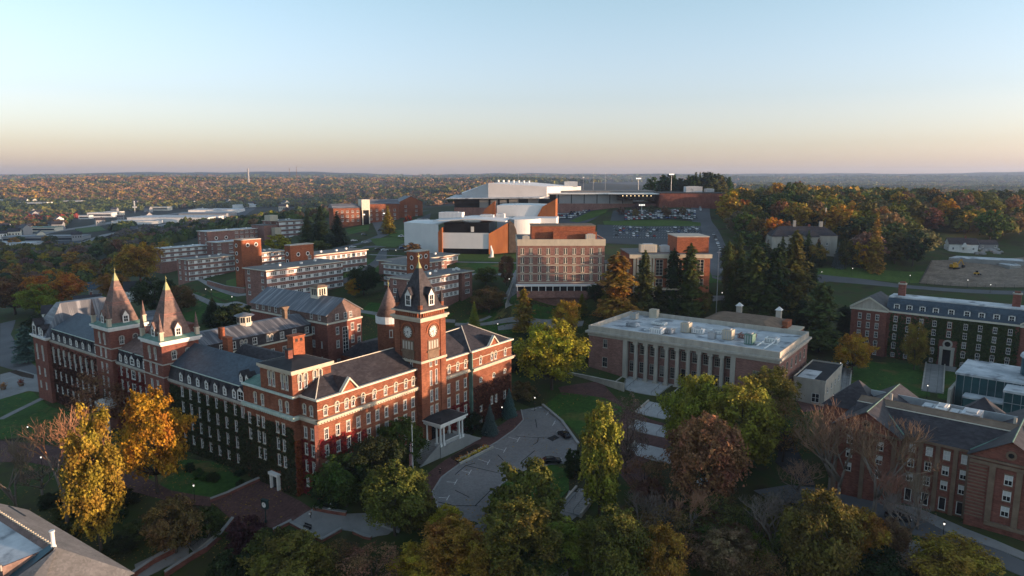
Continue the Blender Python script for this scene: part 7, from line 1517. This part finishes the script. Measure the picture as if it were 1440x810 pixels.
for ya, oc in ((319, .35), (321.5, .45), (324.5, .45), (328, .35), (332, .22)): rowcars((865, ya), (982, ya + 1.5), 24, oc, R(90), 'in the lower lot behind the brick penthouses', 'in the lower lot')
for ya, oc in ((297.5, .8), (299.5, .85), (302, .9), (304.5, .9), (307, .9), (309.5, .85)): rowcars((878, ya), (978, ya + .3), 26, oc, R(90), 'in the upper lot before the brick gymnasium', 'in the upper lot')
for ya, oc in ((297, .85), (299.5, .95), (302, .95), (304.5, .95), (307, .9)): rowcars((772 - (ya - 298) * 1.2, ya), (828 - (ya - 298) * 2.6, ya), 15, oc, R(80), 'in the lot between arts centre and arena wing', 'in the arena lot')
for ya, xa, xb, n in ((309, 588, 603, 4), (316, 583, 603, 5), (322, 578, 602, 6), (333, 562, 568, 2), (336, 580, 592, 4)): rowcars((xa, ya), (xb, ya + 1), n, .95, R(60), 'in the small lot left of the arts centre', 'in the small lot', ['white', 'silver', 'silver', 'white'])
for px, py, c, lb in ((498, 339.5, 'white', 'white car on the curved road above the dormitory roof'), (513, 342, 'silver', 'silver car behind the white one on the curved road'), (477, 345, 'grey', 'dark grey car at the fir trees left of the curved road'), (496, 348.5, 'white', 'white van right above the pale dormitory roof'), (512, 331, 'grey', 'dark car beside the clipped green tree'), (535, 325, 'black', 'dark car under the brown green tree'), (532, 352, 'black', 'black car left of the brown round tree'), (541, 353, 'white', 'white car between two dark cars'), (566, 350, 'blue', 'dark blue car below the oval lawn')): smallcar(gp(px, py), R(25), c, lb)
rowcars((1021, 372), (1003, 330), 14, .6, R(75), 'along the right kerb of the hill street', 'along the hill street'); rowcars((985, 298), (982, 286), 10, .7, R(85), 'at the top of the hill street', 'at the hill street top')
rowcars((175, 318), (330, 297), 40, .7, R(20), 'in the warehouse yard of the valley', 'in the warehouse yard', ['white', 'silver', 'grey', 'white'])
rowcars((20, 352), (62, 346), 16, .6, R(60), 'outside the grey mill', 'outside the grey mill'); rowcars((150, 315), (190, 309), 9, .6, R(10), 'on the valley highway', 'on the highway')
# ================================================================ lamps, poles
def lampmesh():
    p = MB(); p.cone(0, 0, -.3, .16, .5, .13, 8); p.cone(0, 0, .5, .07, 3.9, .05, 8); p.cone(0, 0, 3.9, .16, 4.0, .2, 8)
    h = MB(); h.cone(0, 0, 4.0, .13, 4.36, .18, 8); c = MB(); c.cone(0, 0, 4.43, .30, 4.75, .05, 8)
    return p.mesh('pole', [M['iron']]), h.mesh('lantern', [M['lampglow']]), c.mesh('cap', [M['iron']])
LP, LH_, LC = lampmesh()
def lamp(px, py, label, group=None, s=1.0):
    p = gp(px, py); o = rootat('street_lamp', p, 0, label, 'lamp', group); o.scale = (s, s, s)
    for nm, m in (('pole', LP), ('lantern', LH_), ('cap', LC)): link(nm, m, o)
for px, py, lb in ((276, 758, 'black post lamp beside the lower stair'), (274, 707, 'lit post lamp on the lawn by the golden tree'), (598, 752, 'lit lamp beside the lower end of the circle drive'), (586, 720, 'lit lamp under the olive tree by the flagpole'), (706, 592, 'lit lamp between the two blue spruces'), (752, 578, 'lamp at the head of the circle drive'), (1325, 765, 'lit lamp on the walk before the slate roofed hall'), (1171, 575, 'tall lamp on the brick walk behind the bare trees'), (1181, 527, 'lamp beside the residence lawn'), (1303, 560, 'lit lamp by the pale garden steps'),
                   (700, 470, 'lamp on the pale court path'), (290, 418, 'lamp on the dormitory path, left of a pair'), (298, 419, 'lamp on the dormitory path, right of a pair'), (327, 430, 'lit lamp above the slate wing'), (1155, 393, 'lamp on the roadside lawn near the grove'), (1198, 388, 'lamp in the middle of the roadside lawn'), (1279, 398, 'lamp at the right end of the roadside lawn'), (1360, 405, 'lit lamp before the bare plot'), (1392, 412, 'lit lamp at the residence chimney'), (557, 362, 'lit lamp beside the dark dormitory lawn'), (41, 620, 'lit lamp left of the bare tree'), (716, 405, 'lit lamp beside the narrow rust tree'), (60, 665, 'lit lamp under the big bare tree'), (1015, 425, 'lit lamp below the grove')): lamp(px, py, lb)
for px, py, pt, lb in ((729, 268, 243, 'lattice flood light mast above the arena roof'), (820, 275, 249, 'flood light mast with one white lamp'), (834, 270, 243, 'pair topped flood light mast beyond the arena wing'), (851, 268, 243, 'dim flood light mast left of the conifers'), (897, 285, 250, 'bright flood light mast in front of the hilltop conifers'), (918, 282, 250, 'slim flood light mast by the hilltop conifers'), (943, 285, 244, 'brightest flood light mast among the conifers'), (902, 303, 287, 'twin headed flood light in the upper parking lot')):
    b = gp(px, py); tz = atY(px, pt, b.y).z; o = rootat('floodlight_mast', b, 0, lb, 'floodlight'); h = tz - b.z
    a = MB(); a.cone(0, 0, -.5, .35, h, .18, 8); a.build('mast', [M['steel']], o); a = MB(); a.box(-2.4, 2.4, -.2, .2, h - 1.5, h - 1.2); a.box(-2.4, 2.4, -.2, .2, h - .1, h + .2); a.build('crossarm', [M['steel']], o)
    for i in range(4): a = MB(); a.box(-2.2 + i * 1.25, -1.4 + i * 1.25, -.7, -.22, h - 1.1, h - .3); a.build('lamp_head', [M['lampglow' if pt > 243.5 else 'white']], o)
for px, py, pt, lb, w in ((350, 262, 237, 'tall pale chimney stack on the far wooded hill', 5), (408, 262, 236, 'thin red radio mast on the far hill', 1.6), (418, 262, 234, 'darker radio mast on the far hill', 2.2)):
    b = gp(px, py); tz = atY(px, pt, b.y).z; o = rootat('smokestack' if w > 4 else 'radio_mast', b, 0, lb, 'tower'); h = tz - b.z
    a = MB()
    if w > 4: a.cone(0, 0, -5, w * 1.1, h, w * .7, 12)
    else:
        for q in range(3): a.tube((w * math.cos(q * 2.1), w * math.sin(q * 2.1), -5), (w * .5 * math.cos(q * 2.1), w * .5 * math.sin(q * 2.1), h), .5, .4, 4)
        for i in range(10): z = h * i / 10; a.tube((w * math.cos(0), 0, z), (w * math.cos(2.1), w * math.sin(2.1), z + h / 10), .3, .3, 4)
    a.build('shaft', [M['concrete' if w > 4 else 'brownstone']], o)
b = gp(190, 300); o = rootat('sign_pylon', b, 0, 'white tall sign pylon beside the valley stores', 'sign'); a = MB(); a.tube((0, 0, -2), (0, 0, 34), .8, .6); a.build('pole', [M['steel']], o); a = MB(); a.box(-6, 6, -.6, .6, 16, 20); a.box(-1.4, 1.4, -.6, .6, 22, 36); a.build('panel', [M['white']], o)
def pole(px, py, pt, lb, name='utility_pole'):
    b = gp(px, py); h = atY(px, pt, b.y).z - b.z; o = rootat(name, b, 0, lb, 'pole'); a = MB(); a.cone(0, 0, -.5, .2, h, .12, 8); a.build('shaft', [M['steel']], o); a = MB(); a.box(-.9, .9, -.08, .08, h - .9, h - .7); a.cone(0, 0, h, .2, h + .15, .05, 8); a.build('crossarm', [M['steel']], o)
pole(1159, 330, 292, 'pale utility pole above the mansion'); pole(1007, 440, 352, 'slim grey pole in front of the grove')
# flagpole with limp flag
b = gp(581, 674); o = rootat('flagpole', b, 0, 'white flagpole beside the porch lawn', 'flagpole'); h = atY(581, 597, b.y).z - b.z
a = MB(); a.cone(0, 0, -.3, .14, h, .07, 10); a.build('pole', [M['white']], o); a = MB(); a.cone(0, 0, h, .02, h + .14, .14, 8); a.cone(0, 0, h + .14, .14, h + .28, .02, 8); a.build('finial', [M['gold']], o)
M['flagred'] = pm('flag_red', (.45, .03, .04), (.36, .025, .035), 2, .9); M['flagblue'] = pm('flag_blue', (.03, .05, .17), (.025, .04, .13), 2, .9)
fl = MB(); zt = h - 4.2; Lh, Wd, nu, nv = 5.6, 1.5, 13, 10                   # hangs limp in folds: stripes run down the cloth
def fpt(u, v): return (-.12 - Wd * .42 * u - .05 * math.sin(v * 4), .16 * math.sin(u * 9 + v * 1.5), zt - Lh * v - .35 * u)
for i in range(nu):
    for j in range(nv):
        m = 2 if (i >= 6 and j < 4) else (0 if i % 2 == 0 else 1)
        fl.add([fpt(i / nu, j / nv), fpt((i + 1) / nu, j / nv), fpt((i + 1) / nu, (j + 1) / nv), fpt(i / nu, (j + 1) / nv)], [(0, 1, 2, 3)], m)
f_ = fl.build('flag', [M['flagred'], M['white'], M['flagblue']], None, True); f_.location = b; tag(f_, 'limp red white and blue striped flag hanging on the white flagpole', 'flag')
st = MB()
for r_ in range(3):
    for c_ in range(3):
        p = fpt((7 + r_ * 2) / nu, (.6 + c_ * 1.1) / nv); st.add([(p[0] + .07 * (1 if q % 2 == 0 else .45) * math.cos(q * math.pi / 5 + 1.57), p[1] - .03, p[2] + .07 * (1 if q % 2 == 0 else .45) * math.sin(q * math.pi / 5 + 1.57)) for q in range(10)], [tuple(range(10))])
st.build('stars', [M['white']], f_)
# post clock on the plaza
b = gp(374, 735); o = rootat('post_clock', b, R(-28), 'dark green post clock with round white dial on the brick plaza', 'clock'); M['clockgreen'] = pm('dark_green_paint', (.03, .065, .065), (.025, .05, .05), 2, .4)
a = MB(); a.cone(0, 0, -.2, .32, .7, .24, 10); a.cone(0, 0, .7, .13, 3.3, .11, 10); a.build('post', [M['clockgreen']], o)
a = MB(); a.box(-.85, .85, -.3, .3, 3.3, 5.1); a.box(-.95, .95, -.4, .4, 5.1, 5.3); a.build('case', [M['clockgreen']], o)
for s in (-1, 1):
    a = MB(); a.poly([(.6 * math.cos(2*math.pi*i/24), -.31, 4.2 + .6 * math.sin(2*math.pi*i/24)) for i in range(24)]); d_ = a.build('dial', [M['white']], o, rz=0 if s < 0 else math.pi)
    a = MB(); a.box(-.03, .03, -.33, -.32, 4.2, 4.7); a.box(-.35, 0, -.345, -.335, 4.17, 4.23); a.build('hands', [M['iron']], d_)
# benches, chairs, planters, bins
def bench(px, py, rz, lb):
    b = gp(px, py); o = rootat('bench', (b.x, b.y, b.z + .16), rz, lb, 'bench'); a = MB(); [a.box(-1.0, 1.0, -.25 + i * .17, -.11 + i * .17, .42, .47) for i in range(3)]; a.build('seat', [M['iron']], o); a = MB(); [a.box(-1.0, 1.0, .30, .34, .58 + i * .14, .68 + i * .14) for i in range(3)]; a.build('backrest', [M['iron']], o)
    for x in (-.9, .9): a = MB(); a.box(x - .04, x + .04, -.25, .34, 0, .42); a.box(x - .04, x + .04, .30, .37, .42, .98); a.build('leg', [M['iron']], o)
bench(432, 744, R(-30), 'black bench at the edge of the pale terrace'); bench(570, 668, R(40), 'dark bench beside the brick walk at the porch'); bench(230, 712, R(0), 'low bench on the front lawn left'); bench(1243, 556, R(-30), 'bench on the walk behind the slate hall')
for i, (px, py) in enumerate(((265, 629), (269, 631), (273, 633))):
    b = gp(px, py); o = rootat('lawn_chair', (b.x, b.y, b.z + .05), R(200), ('white lawn chair by the dark hall, leftmost of three', 'white lawn chair by the dark hall, middle of three', 'white lawn chair by the dark hall, rightmost of three')[i], 'chair', 'white lawn chairs'); a = MB(); a.add([(-.4, -.4, .45), (.4, -.4, .45), (.4, .4, .35), (-.4, .4, .35), (-.4, -.4, .41), (.4, -.4, .41), (.4, .4, .31), (-.4, .4, .31)], [(0, 1, 2, 3), (7, 6, 5, 4), (0, 4, 5, 1), (1, 5, 6, 2), (2, 6, 7, 3), (3, 7, 4, 0)]); a.build('seat', [M['white']], o)
    a = MB(); [a.add([(-.4 + k * .165, .36, .35), (-.26 + k * .165, .36, .35), (-.26 + k * .165, .75, 1.2), (-.4 + k * .165, .75, 1.2)], [(0, 1, 2, 3)]) for k in range(5)]; a.build('backrest', [M['white']], o); a = MB(); [a.box(s * .5 - .07, s * .5 + .07, -.45, .5, .62, .66) for s in (-1, 1)]; a.build('armrest', [M['white']], o)
    for s in (-1, 1):
        for y in (-.38, .38): a = MB(); a.box(s * .45 - .04, s * .45 + .04, y - .05, y + .05, 0, .62); a.build('leg', [M['white']], o)
for px, py, lb in ((5, 548, 'planter with orange flowers at the left frame edge'), (30, 543, 'planter with red flowers on the left plaza')):
    b = gp(px, py); o = rootat('planter', (b.x, b.y, b.z + .1), 0, lb, 'planter'); a = MB(); a.cone(0, 0, 0, .7, 1.0, .95, 14); a.cone(0, 0, 1.0, 1.05, 1.12, 1.05, 14); a.build('pot', [M['brownstone']], o)
    C = rng.normal(size=(160, 3)) * .45 + np.array([0, 0, 1.6]); m_ = leafmesh('flowers', C, unitv(160), np.full(160, .16), rng.random(160), 'leaf', .9); f2 = link('flowers', m_, o); f2.color = (*PAL['orange' if px < 10 else 'red'], 1)
# flower bed before the porch
p0, p1 = AB(31.5, -13.2), AB(42.5, -13.2); b = Vector((p0.x, p0.y, gz(p0.x, p0.y))); o = rootat('flower_bed', b, math.atan2(E1[1], E1[0]), 'planting bed with yellow and white flowers before the porch', 'flower bed')
a = MB(); a.prism([(0, 0), (13, 0), (12, 4.6), (1.2, 4.4)], -.5, .35); a.build('soil', [M['mulch']], o); a = MB(); a.box(-.3, 13.3, -.5, -.01, -.8, .55); a.build('kerb', [M['stone']], o)
for cl, ys, nm in (('yellow', .7, 300), ('tan', 1.1, 180), ('orange', 1.5, 160)):
    n_ = nm; C = np.stack([rng.uniform(.4, 12.4, n_), ys + rng.normal(0, .3, n_), .55 + rng.uniform(0, .25, n_)], 1); f2 = link('flowers', leafmesh('flowers', C, np.array([0, 0, 1.0])[None] + unitv(n_) * .5, np.full(n_, .16), rng.random(n_), 'leaf', .9), o); f2.color = ({'yellow': (.75, .5, .04), 'tan': (.75, .72, .6), 'orange': (.65, .22, .04)}[cl] + (1,))
b = gp(684, 614); o = rootat('litter_bin', (b.x, b.y, b.z + .2), 0, 'grey litter bin on the brick walk near the spruce', 'bin'); a = MB(); a.cone(0, 0, 0, .35, 1.0, .38, 14); a.build('bin', [M['iron']], o); a = MB(); a.cone(0, 0, 1.0, .42, 1.15, .36, 14); a.build('lid', [M['steel']], o)
# building plot: excavator, slabs, rocks, fence
b = gp(1342, 378); o = rootat('excavator', (b.x, b.y, b.z), R(15), 'yellow excavator with folded boom on the bare plot', 'excavator')
a = MB(); [a.box(-2.2, 2.2, s * 1.3 - .35, s * 1.3 + .35, 0, .9) for s in (-1, 1)]; a.build('track', [M['iron']], o); a = MB(); a.box(-2.3, 1.4, -1.3, 1.3, 1.0, 2.2); a.box(-2.4, -.8, -1.3, 1.3, 2.2, 2.7); a.build('body', [M['yellow']], o); a = MB(); a.box(.1, 1.6, .1, 1.3, 2.2, 3.6, 0); a.box(.2, 1.62, .2, 1.2, 2.5, 3.4, 1); a.build('cab', [M['yellow'], M['glass_dark']], o)
a = MB(); a.tube((1.2, -.3, 2), (4.2, -.3, 5.4), .35, .3, 6); a.tube((4.2, -.3, 5.4), (6.2, -.3, 2.0), .3, .2, 6); a.build('boom', [M['yellow']], o); a = MB(); a.extr([(5.6, 2.2), (6.6, 2.0), (6.8, .9), (5.8, .5), (5.2, 1.3)], 1, -.9, .3); a.build('bucket', [M['iron']], o)
b = gp(1350, 384); o = rootat('compact_loader', (b.x + 4, b.y - 8, b.z), R(-30), 'small orange loader in front of the excavator', 'loader'); a = MB(); a.box(-1.4, 1.2, -.8, .8, .5, 1.5); a.build('body', [M['yellow']], o); a = MB(); a.box(-.6, .6, -.6, .6, 1.5, 2.4); a.build('cab', [M['glass_dark']], o); a = MB(); a.box(1.4, 2.2, -.9, .9, .2, .9); a.tube((-.8, .9, 1.5), (1.6, .9, .7), .12, .12); a.build('bucket', [M['iron']], o)
for px in (-1, 1):
    for y in (-.9, .9): a = MB(); a.tube((px * .8, y - .15, .45), (px * .8, y + .15, .45), .45, .45, 12); a.build('wheel', [M['rubber']], o)
for lb, pts in (('long pale foundation slab across the bare plot', [(1334, 366), (1345, 361.5), (1440, 369), (1440, 374)]), ('shorter pale slab at the right of the bare plot', [(1404, 374), (1422, 371), (1436, 377), (1420, 379)])):
    ps = [gp(*p) for p in pts]; b = ps[0]; o = rootat('foundation_slab', b, 0, lb, 'slab'); a = MB(); zt_ = max(p.z for p in ps) + .5 - b.z; a.prism([(p.x - b.x, p.y - b.y) for p in ps], -4, zt_); a.build('slab', [M['concrete']], o)
    a = MB(); a.prism([((p.x - b.x) * .98 + .3, (p.y - b.y) * .96 + .4) for p in ps], zt_ + .004, zt_ + .3); a.build('membrane', [M['membrane']], o)
for i in range(16):
    b = gp(random.uniform(1370, 1410), random.uniform(351, 358)); a = MB(); s = random.uniform(.9, 2.4); bm = bmesh.new(); bmesh.ops.create_icosphere(bm, subdivisions=1, radius=s)
    for v in bm.verts: v.co *= random.uniform(.7, 1.25); v.co.z *= .7
    m = bpy.data.meshes.new('boulder'); bm.to_mesh(m); bm.free(); m.materials.append(M['concrete']); tag(link('boulder', m, None, (b.x, b.y, b.z + .3)), 'pale rubble boulder in the heap behind the bare plot', 'boulder', 'rubble heap boulders')
def fence(label, pix, h=1.8):
    ps = [gp(*p) for p in pix]; o = rootat('fence', ps[0], 0, label, 'fence'); a = MB(); c = MB()
    for p, q in zip(ps, ps[1:]):
        n = max(1, int((q - p).length / 3.5))
        for i in range(n + 1): r_ = p.lerp(q, i / n) - ps[0]; a.tube((r_.x, r_.y, r_.z - .4), (r_.x, r_.y, r_.z + h), .06, .06, 5)
        u, v = p - ps[0], q - ps[0]
        for k in range(4): c.tube((u.x, u.y, u.z + h * (k + .5) / 4), (v.x, v.y, v.z + h * (k + .5) / 4), .05, .05, 4)
    a.build('posts', [M['iron']], o); c.build('rails', [M['iron']], o)
fence('dark mesh fence in front of the bare plot', [(1292, 400), (1360, 404), (1440, 407)], 2.4); fence('orange lit timber fence at the left of the bare plot', [(1293, 399), (1302, 384), (1311, 367)], 2.2)
fence('black railing at the far end of the circle drive', [(727, 565), (745, 572), (760, 570)], 1.3)
# small houses scattered through the far woods
hb = MB(); hb.box(-6, 6, -4.5, 4.5, -3, 5.5, 0); hb.extr([(-4.5, 5.5), (4.5, 5.5), (0, 8.8)], 0, -6, 6, 0); hb.add([(-6.5, -5.1, 5.2), (6.5, -5.1, 5.2), (6.5, 0, 9.1), (-6.5, 0, 9.1), (-6.5, 5.1, 5.2), (6.5, 5.1, 5.2)], [(0, 1, 2, 3), (3, 2, 5, 4)], 1)
for x in (-4, -1, 2, 4.4): hb.box(x - .6, x + .6, -4.56, -4.503, 1.5, 3.3, 2)
hb.box(1.5, 2.6, -.5, .5, 7, 10.2, 1)
HM = [hb.mesh('house', [M[w], M['slate'], M['glass']]) for w in ('white', 'cream', 'greypanel')]
for i in range(46):
    px, py = random.choice(((random.uniform(0, 260), random.uniform(296, 342)), (random.uniform(0, 480), random.uniform(276, 300))))
    b = gp(px, py); o = link('small_house', random.choice(HM), None, (b.x, b.y, b.z + 3.5), random.uniform(-.8, .8)); s_ = random.uniform(1.0, 1.7); o.scale = (s_, s_, s_); tag(o, 'small pale gabled house scattered in the woods of the left valley', 'house', 'small houses of the left valley')
# ================================================================ people
def person(px, py, rz, label, top, trousers, stride=.25):
    b = gp(px, py); o = rootat('person', (b.x, b.y, b.z + .16), rz, label, 'person')
    def skin(name, verts, edges, rad, mat, root=0, sub=1):
        m = bpy.data.meshes.new(name); m.from_pydata(verts, edges, []); ob = link(name, m, o); m.materials.append(mat)
        md = ob.modifiers.new('skin', 'SKIN'); sv_ = m.skin_vertices[0].data
        for i, r_ in enumerate(rad): sv_[i].radius = (r_, r_)
        sv_[root].use_root = True; s_ = ob.modifiers.new('sub', 'SUBSURF'); s_.levels = sub; s_.render_levels = sub; md.use_smooth_shade = True; return ob
    s = stride
    V = [(0,0,.95),(0,0,1.18),(0,0,1.40),(0,.01,1.52),(0,.02,1.63),(0,.02,1.74), (.10,0,.90),(.11,s,.50),(.11,s*.6,.07),(.11,s*.6+.16,.04), (-.10,0,.90),(-.11,-s*.5,.50),(-.11,-s,.09),(-.11,-s+.15,.04), (.20,0,1.38),(.26,-.10,1.10),(.25,.02,.86),(-.20,0,1.38),(-.26,.10,1.10),(-.25,.2,.88)]
    Ed = [(0,1),(1,2),(2,3),(3,4),(4,5),(0,6),(6,7),(7,8),(8,9),(0,10),(10,11),(11,12),(12,13),(2,14),(14,15),(15,16),(2,17),(17,18),(18,19)]
    rad = [.15,.15,.16,.06,.105,.07,.10,.065,.045,.045,.10,.065,.045,.045,.06,.045,.035,.06,.045,.035]
    skin('body', V, Ed, rad, M['skin'])
    m1 = objcol; j = skin('jacket', [V[i] for i in (0,1,2,14,15,17,18)], [(0,1),(1,2),(2,3),(3,4),(2,5),(5,6)], [.17,.175,.18,.08,.065,.08,.065], M['cloth']); j.color = (*top, 1)
    t = skin('trousers', [V[i] for i in (0,6,7,8,10,11,12)], [(0,1),(1,2),(2,3),(0,4),(4,5),(5,6)], [.165,.12,.085,.065,.12,.085,.065], M['cloth']); t.color = (*trousers, 1)
    h = skin('hair', [(0,-.01,1.70),(0,-.02,1.76)], [(0,1)], [.11,.09], M['cloth']); h.color = (.03,.02,.015,1)
person(437, 730, R(60), 'person in dark jacket with a white bag walking on the pale terrace', (.03,.03,.035), (.06,.06,.07))
person(267, 772, R(-40), 'person in a bright blue jacket at the foot of the lower stair', (.05,.22,.55), (.03,.03,.04))
person(619, 668, R(30), 'person in dark clothes on the brick walk below the porch', (.025,.025,.03), (.03,.03,.035))
person(585, 672, R(150), 'person in dark coat beside the flagpole', (.02,.02,.025), (.025,.025,.03), .12)
b = gp(437, 730); bg_ = MB(); bg_.box(-.16, .16, -.08, .08, 1.05, 1.4); bg_.tube((-.1, 0, 1.4), (.1, 0, 1.45), .02, .02, 5); tag(bg_.build('bag', [M['white']], None, False, (b.x - .12, b.y - .22, b.z + .1)), 'white bag carried by the person on the pale terrace', 'bag')
b = gp(465, 719); a = MB(); a.hip(-.5, .5, -.5, .5, .8, 1.0, (.1,) * 4); a.cone(0, 0, 1.0, .25, 1.9, .1, 10); a.cone(0, 0, 1.9, .2, 2.15, .1, 10); tag(a.build('statue', [M['white']], None, False, b), 'small white garden statue on the wall by the corner hedge', 'statue')
b = gp(691, 362); o = rootat('statue', b, 0, 'white abstract sculpture on the lawn before the arts centre', 'sculpture'); a = MB(); a.tube((0, 0, -1), (.4, 0, 3), 1.1, .8, 8); a.tube((.4, 0, 3), (-.3, .2, 6.5), .8, .3, 8); a.build('figure', [M['white']], o); a = MB(); a.box(-1.6, 1.6, -1.6, 1.6, -2, .3); a.build('plinth', [M['stone']], o)
# ================================================================ air
zmin = float(GZ.min()) - 1.0
hz = MB(); hz.box(-10600, 10600, -600, 11500, zmin, 215)
hm = bpy.data.materials.new('haze'); hm.use_nodes = True; ht = hm.node_tree; ht.nodes.clear()
pv = ht.nodes.new('ShaderNodeVolumePrincipled'); pv.inputs['Color'].default_value = (.50, .68, 1.0, 1); pv.inputs['Density'].default_value = HAZE; pv.inputs['Anisotropy'].default_value = 0.2
ho = ht.nodes.new('ShaderNodeOutputMaterial'); ht.links.new(pv.outputs[0], ho.inputs['Volume'])
hzo = hz.build('haze', [hm]); hzo['kind'] = 'stuff'
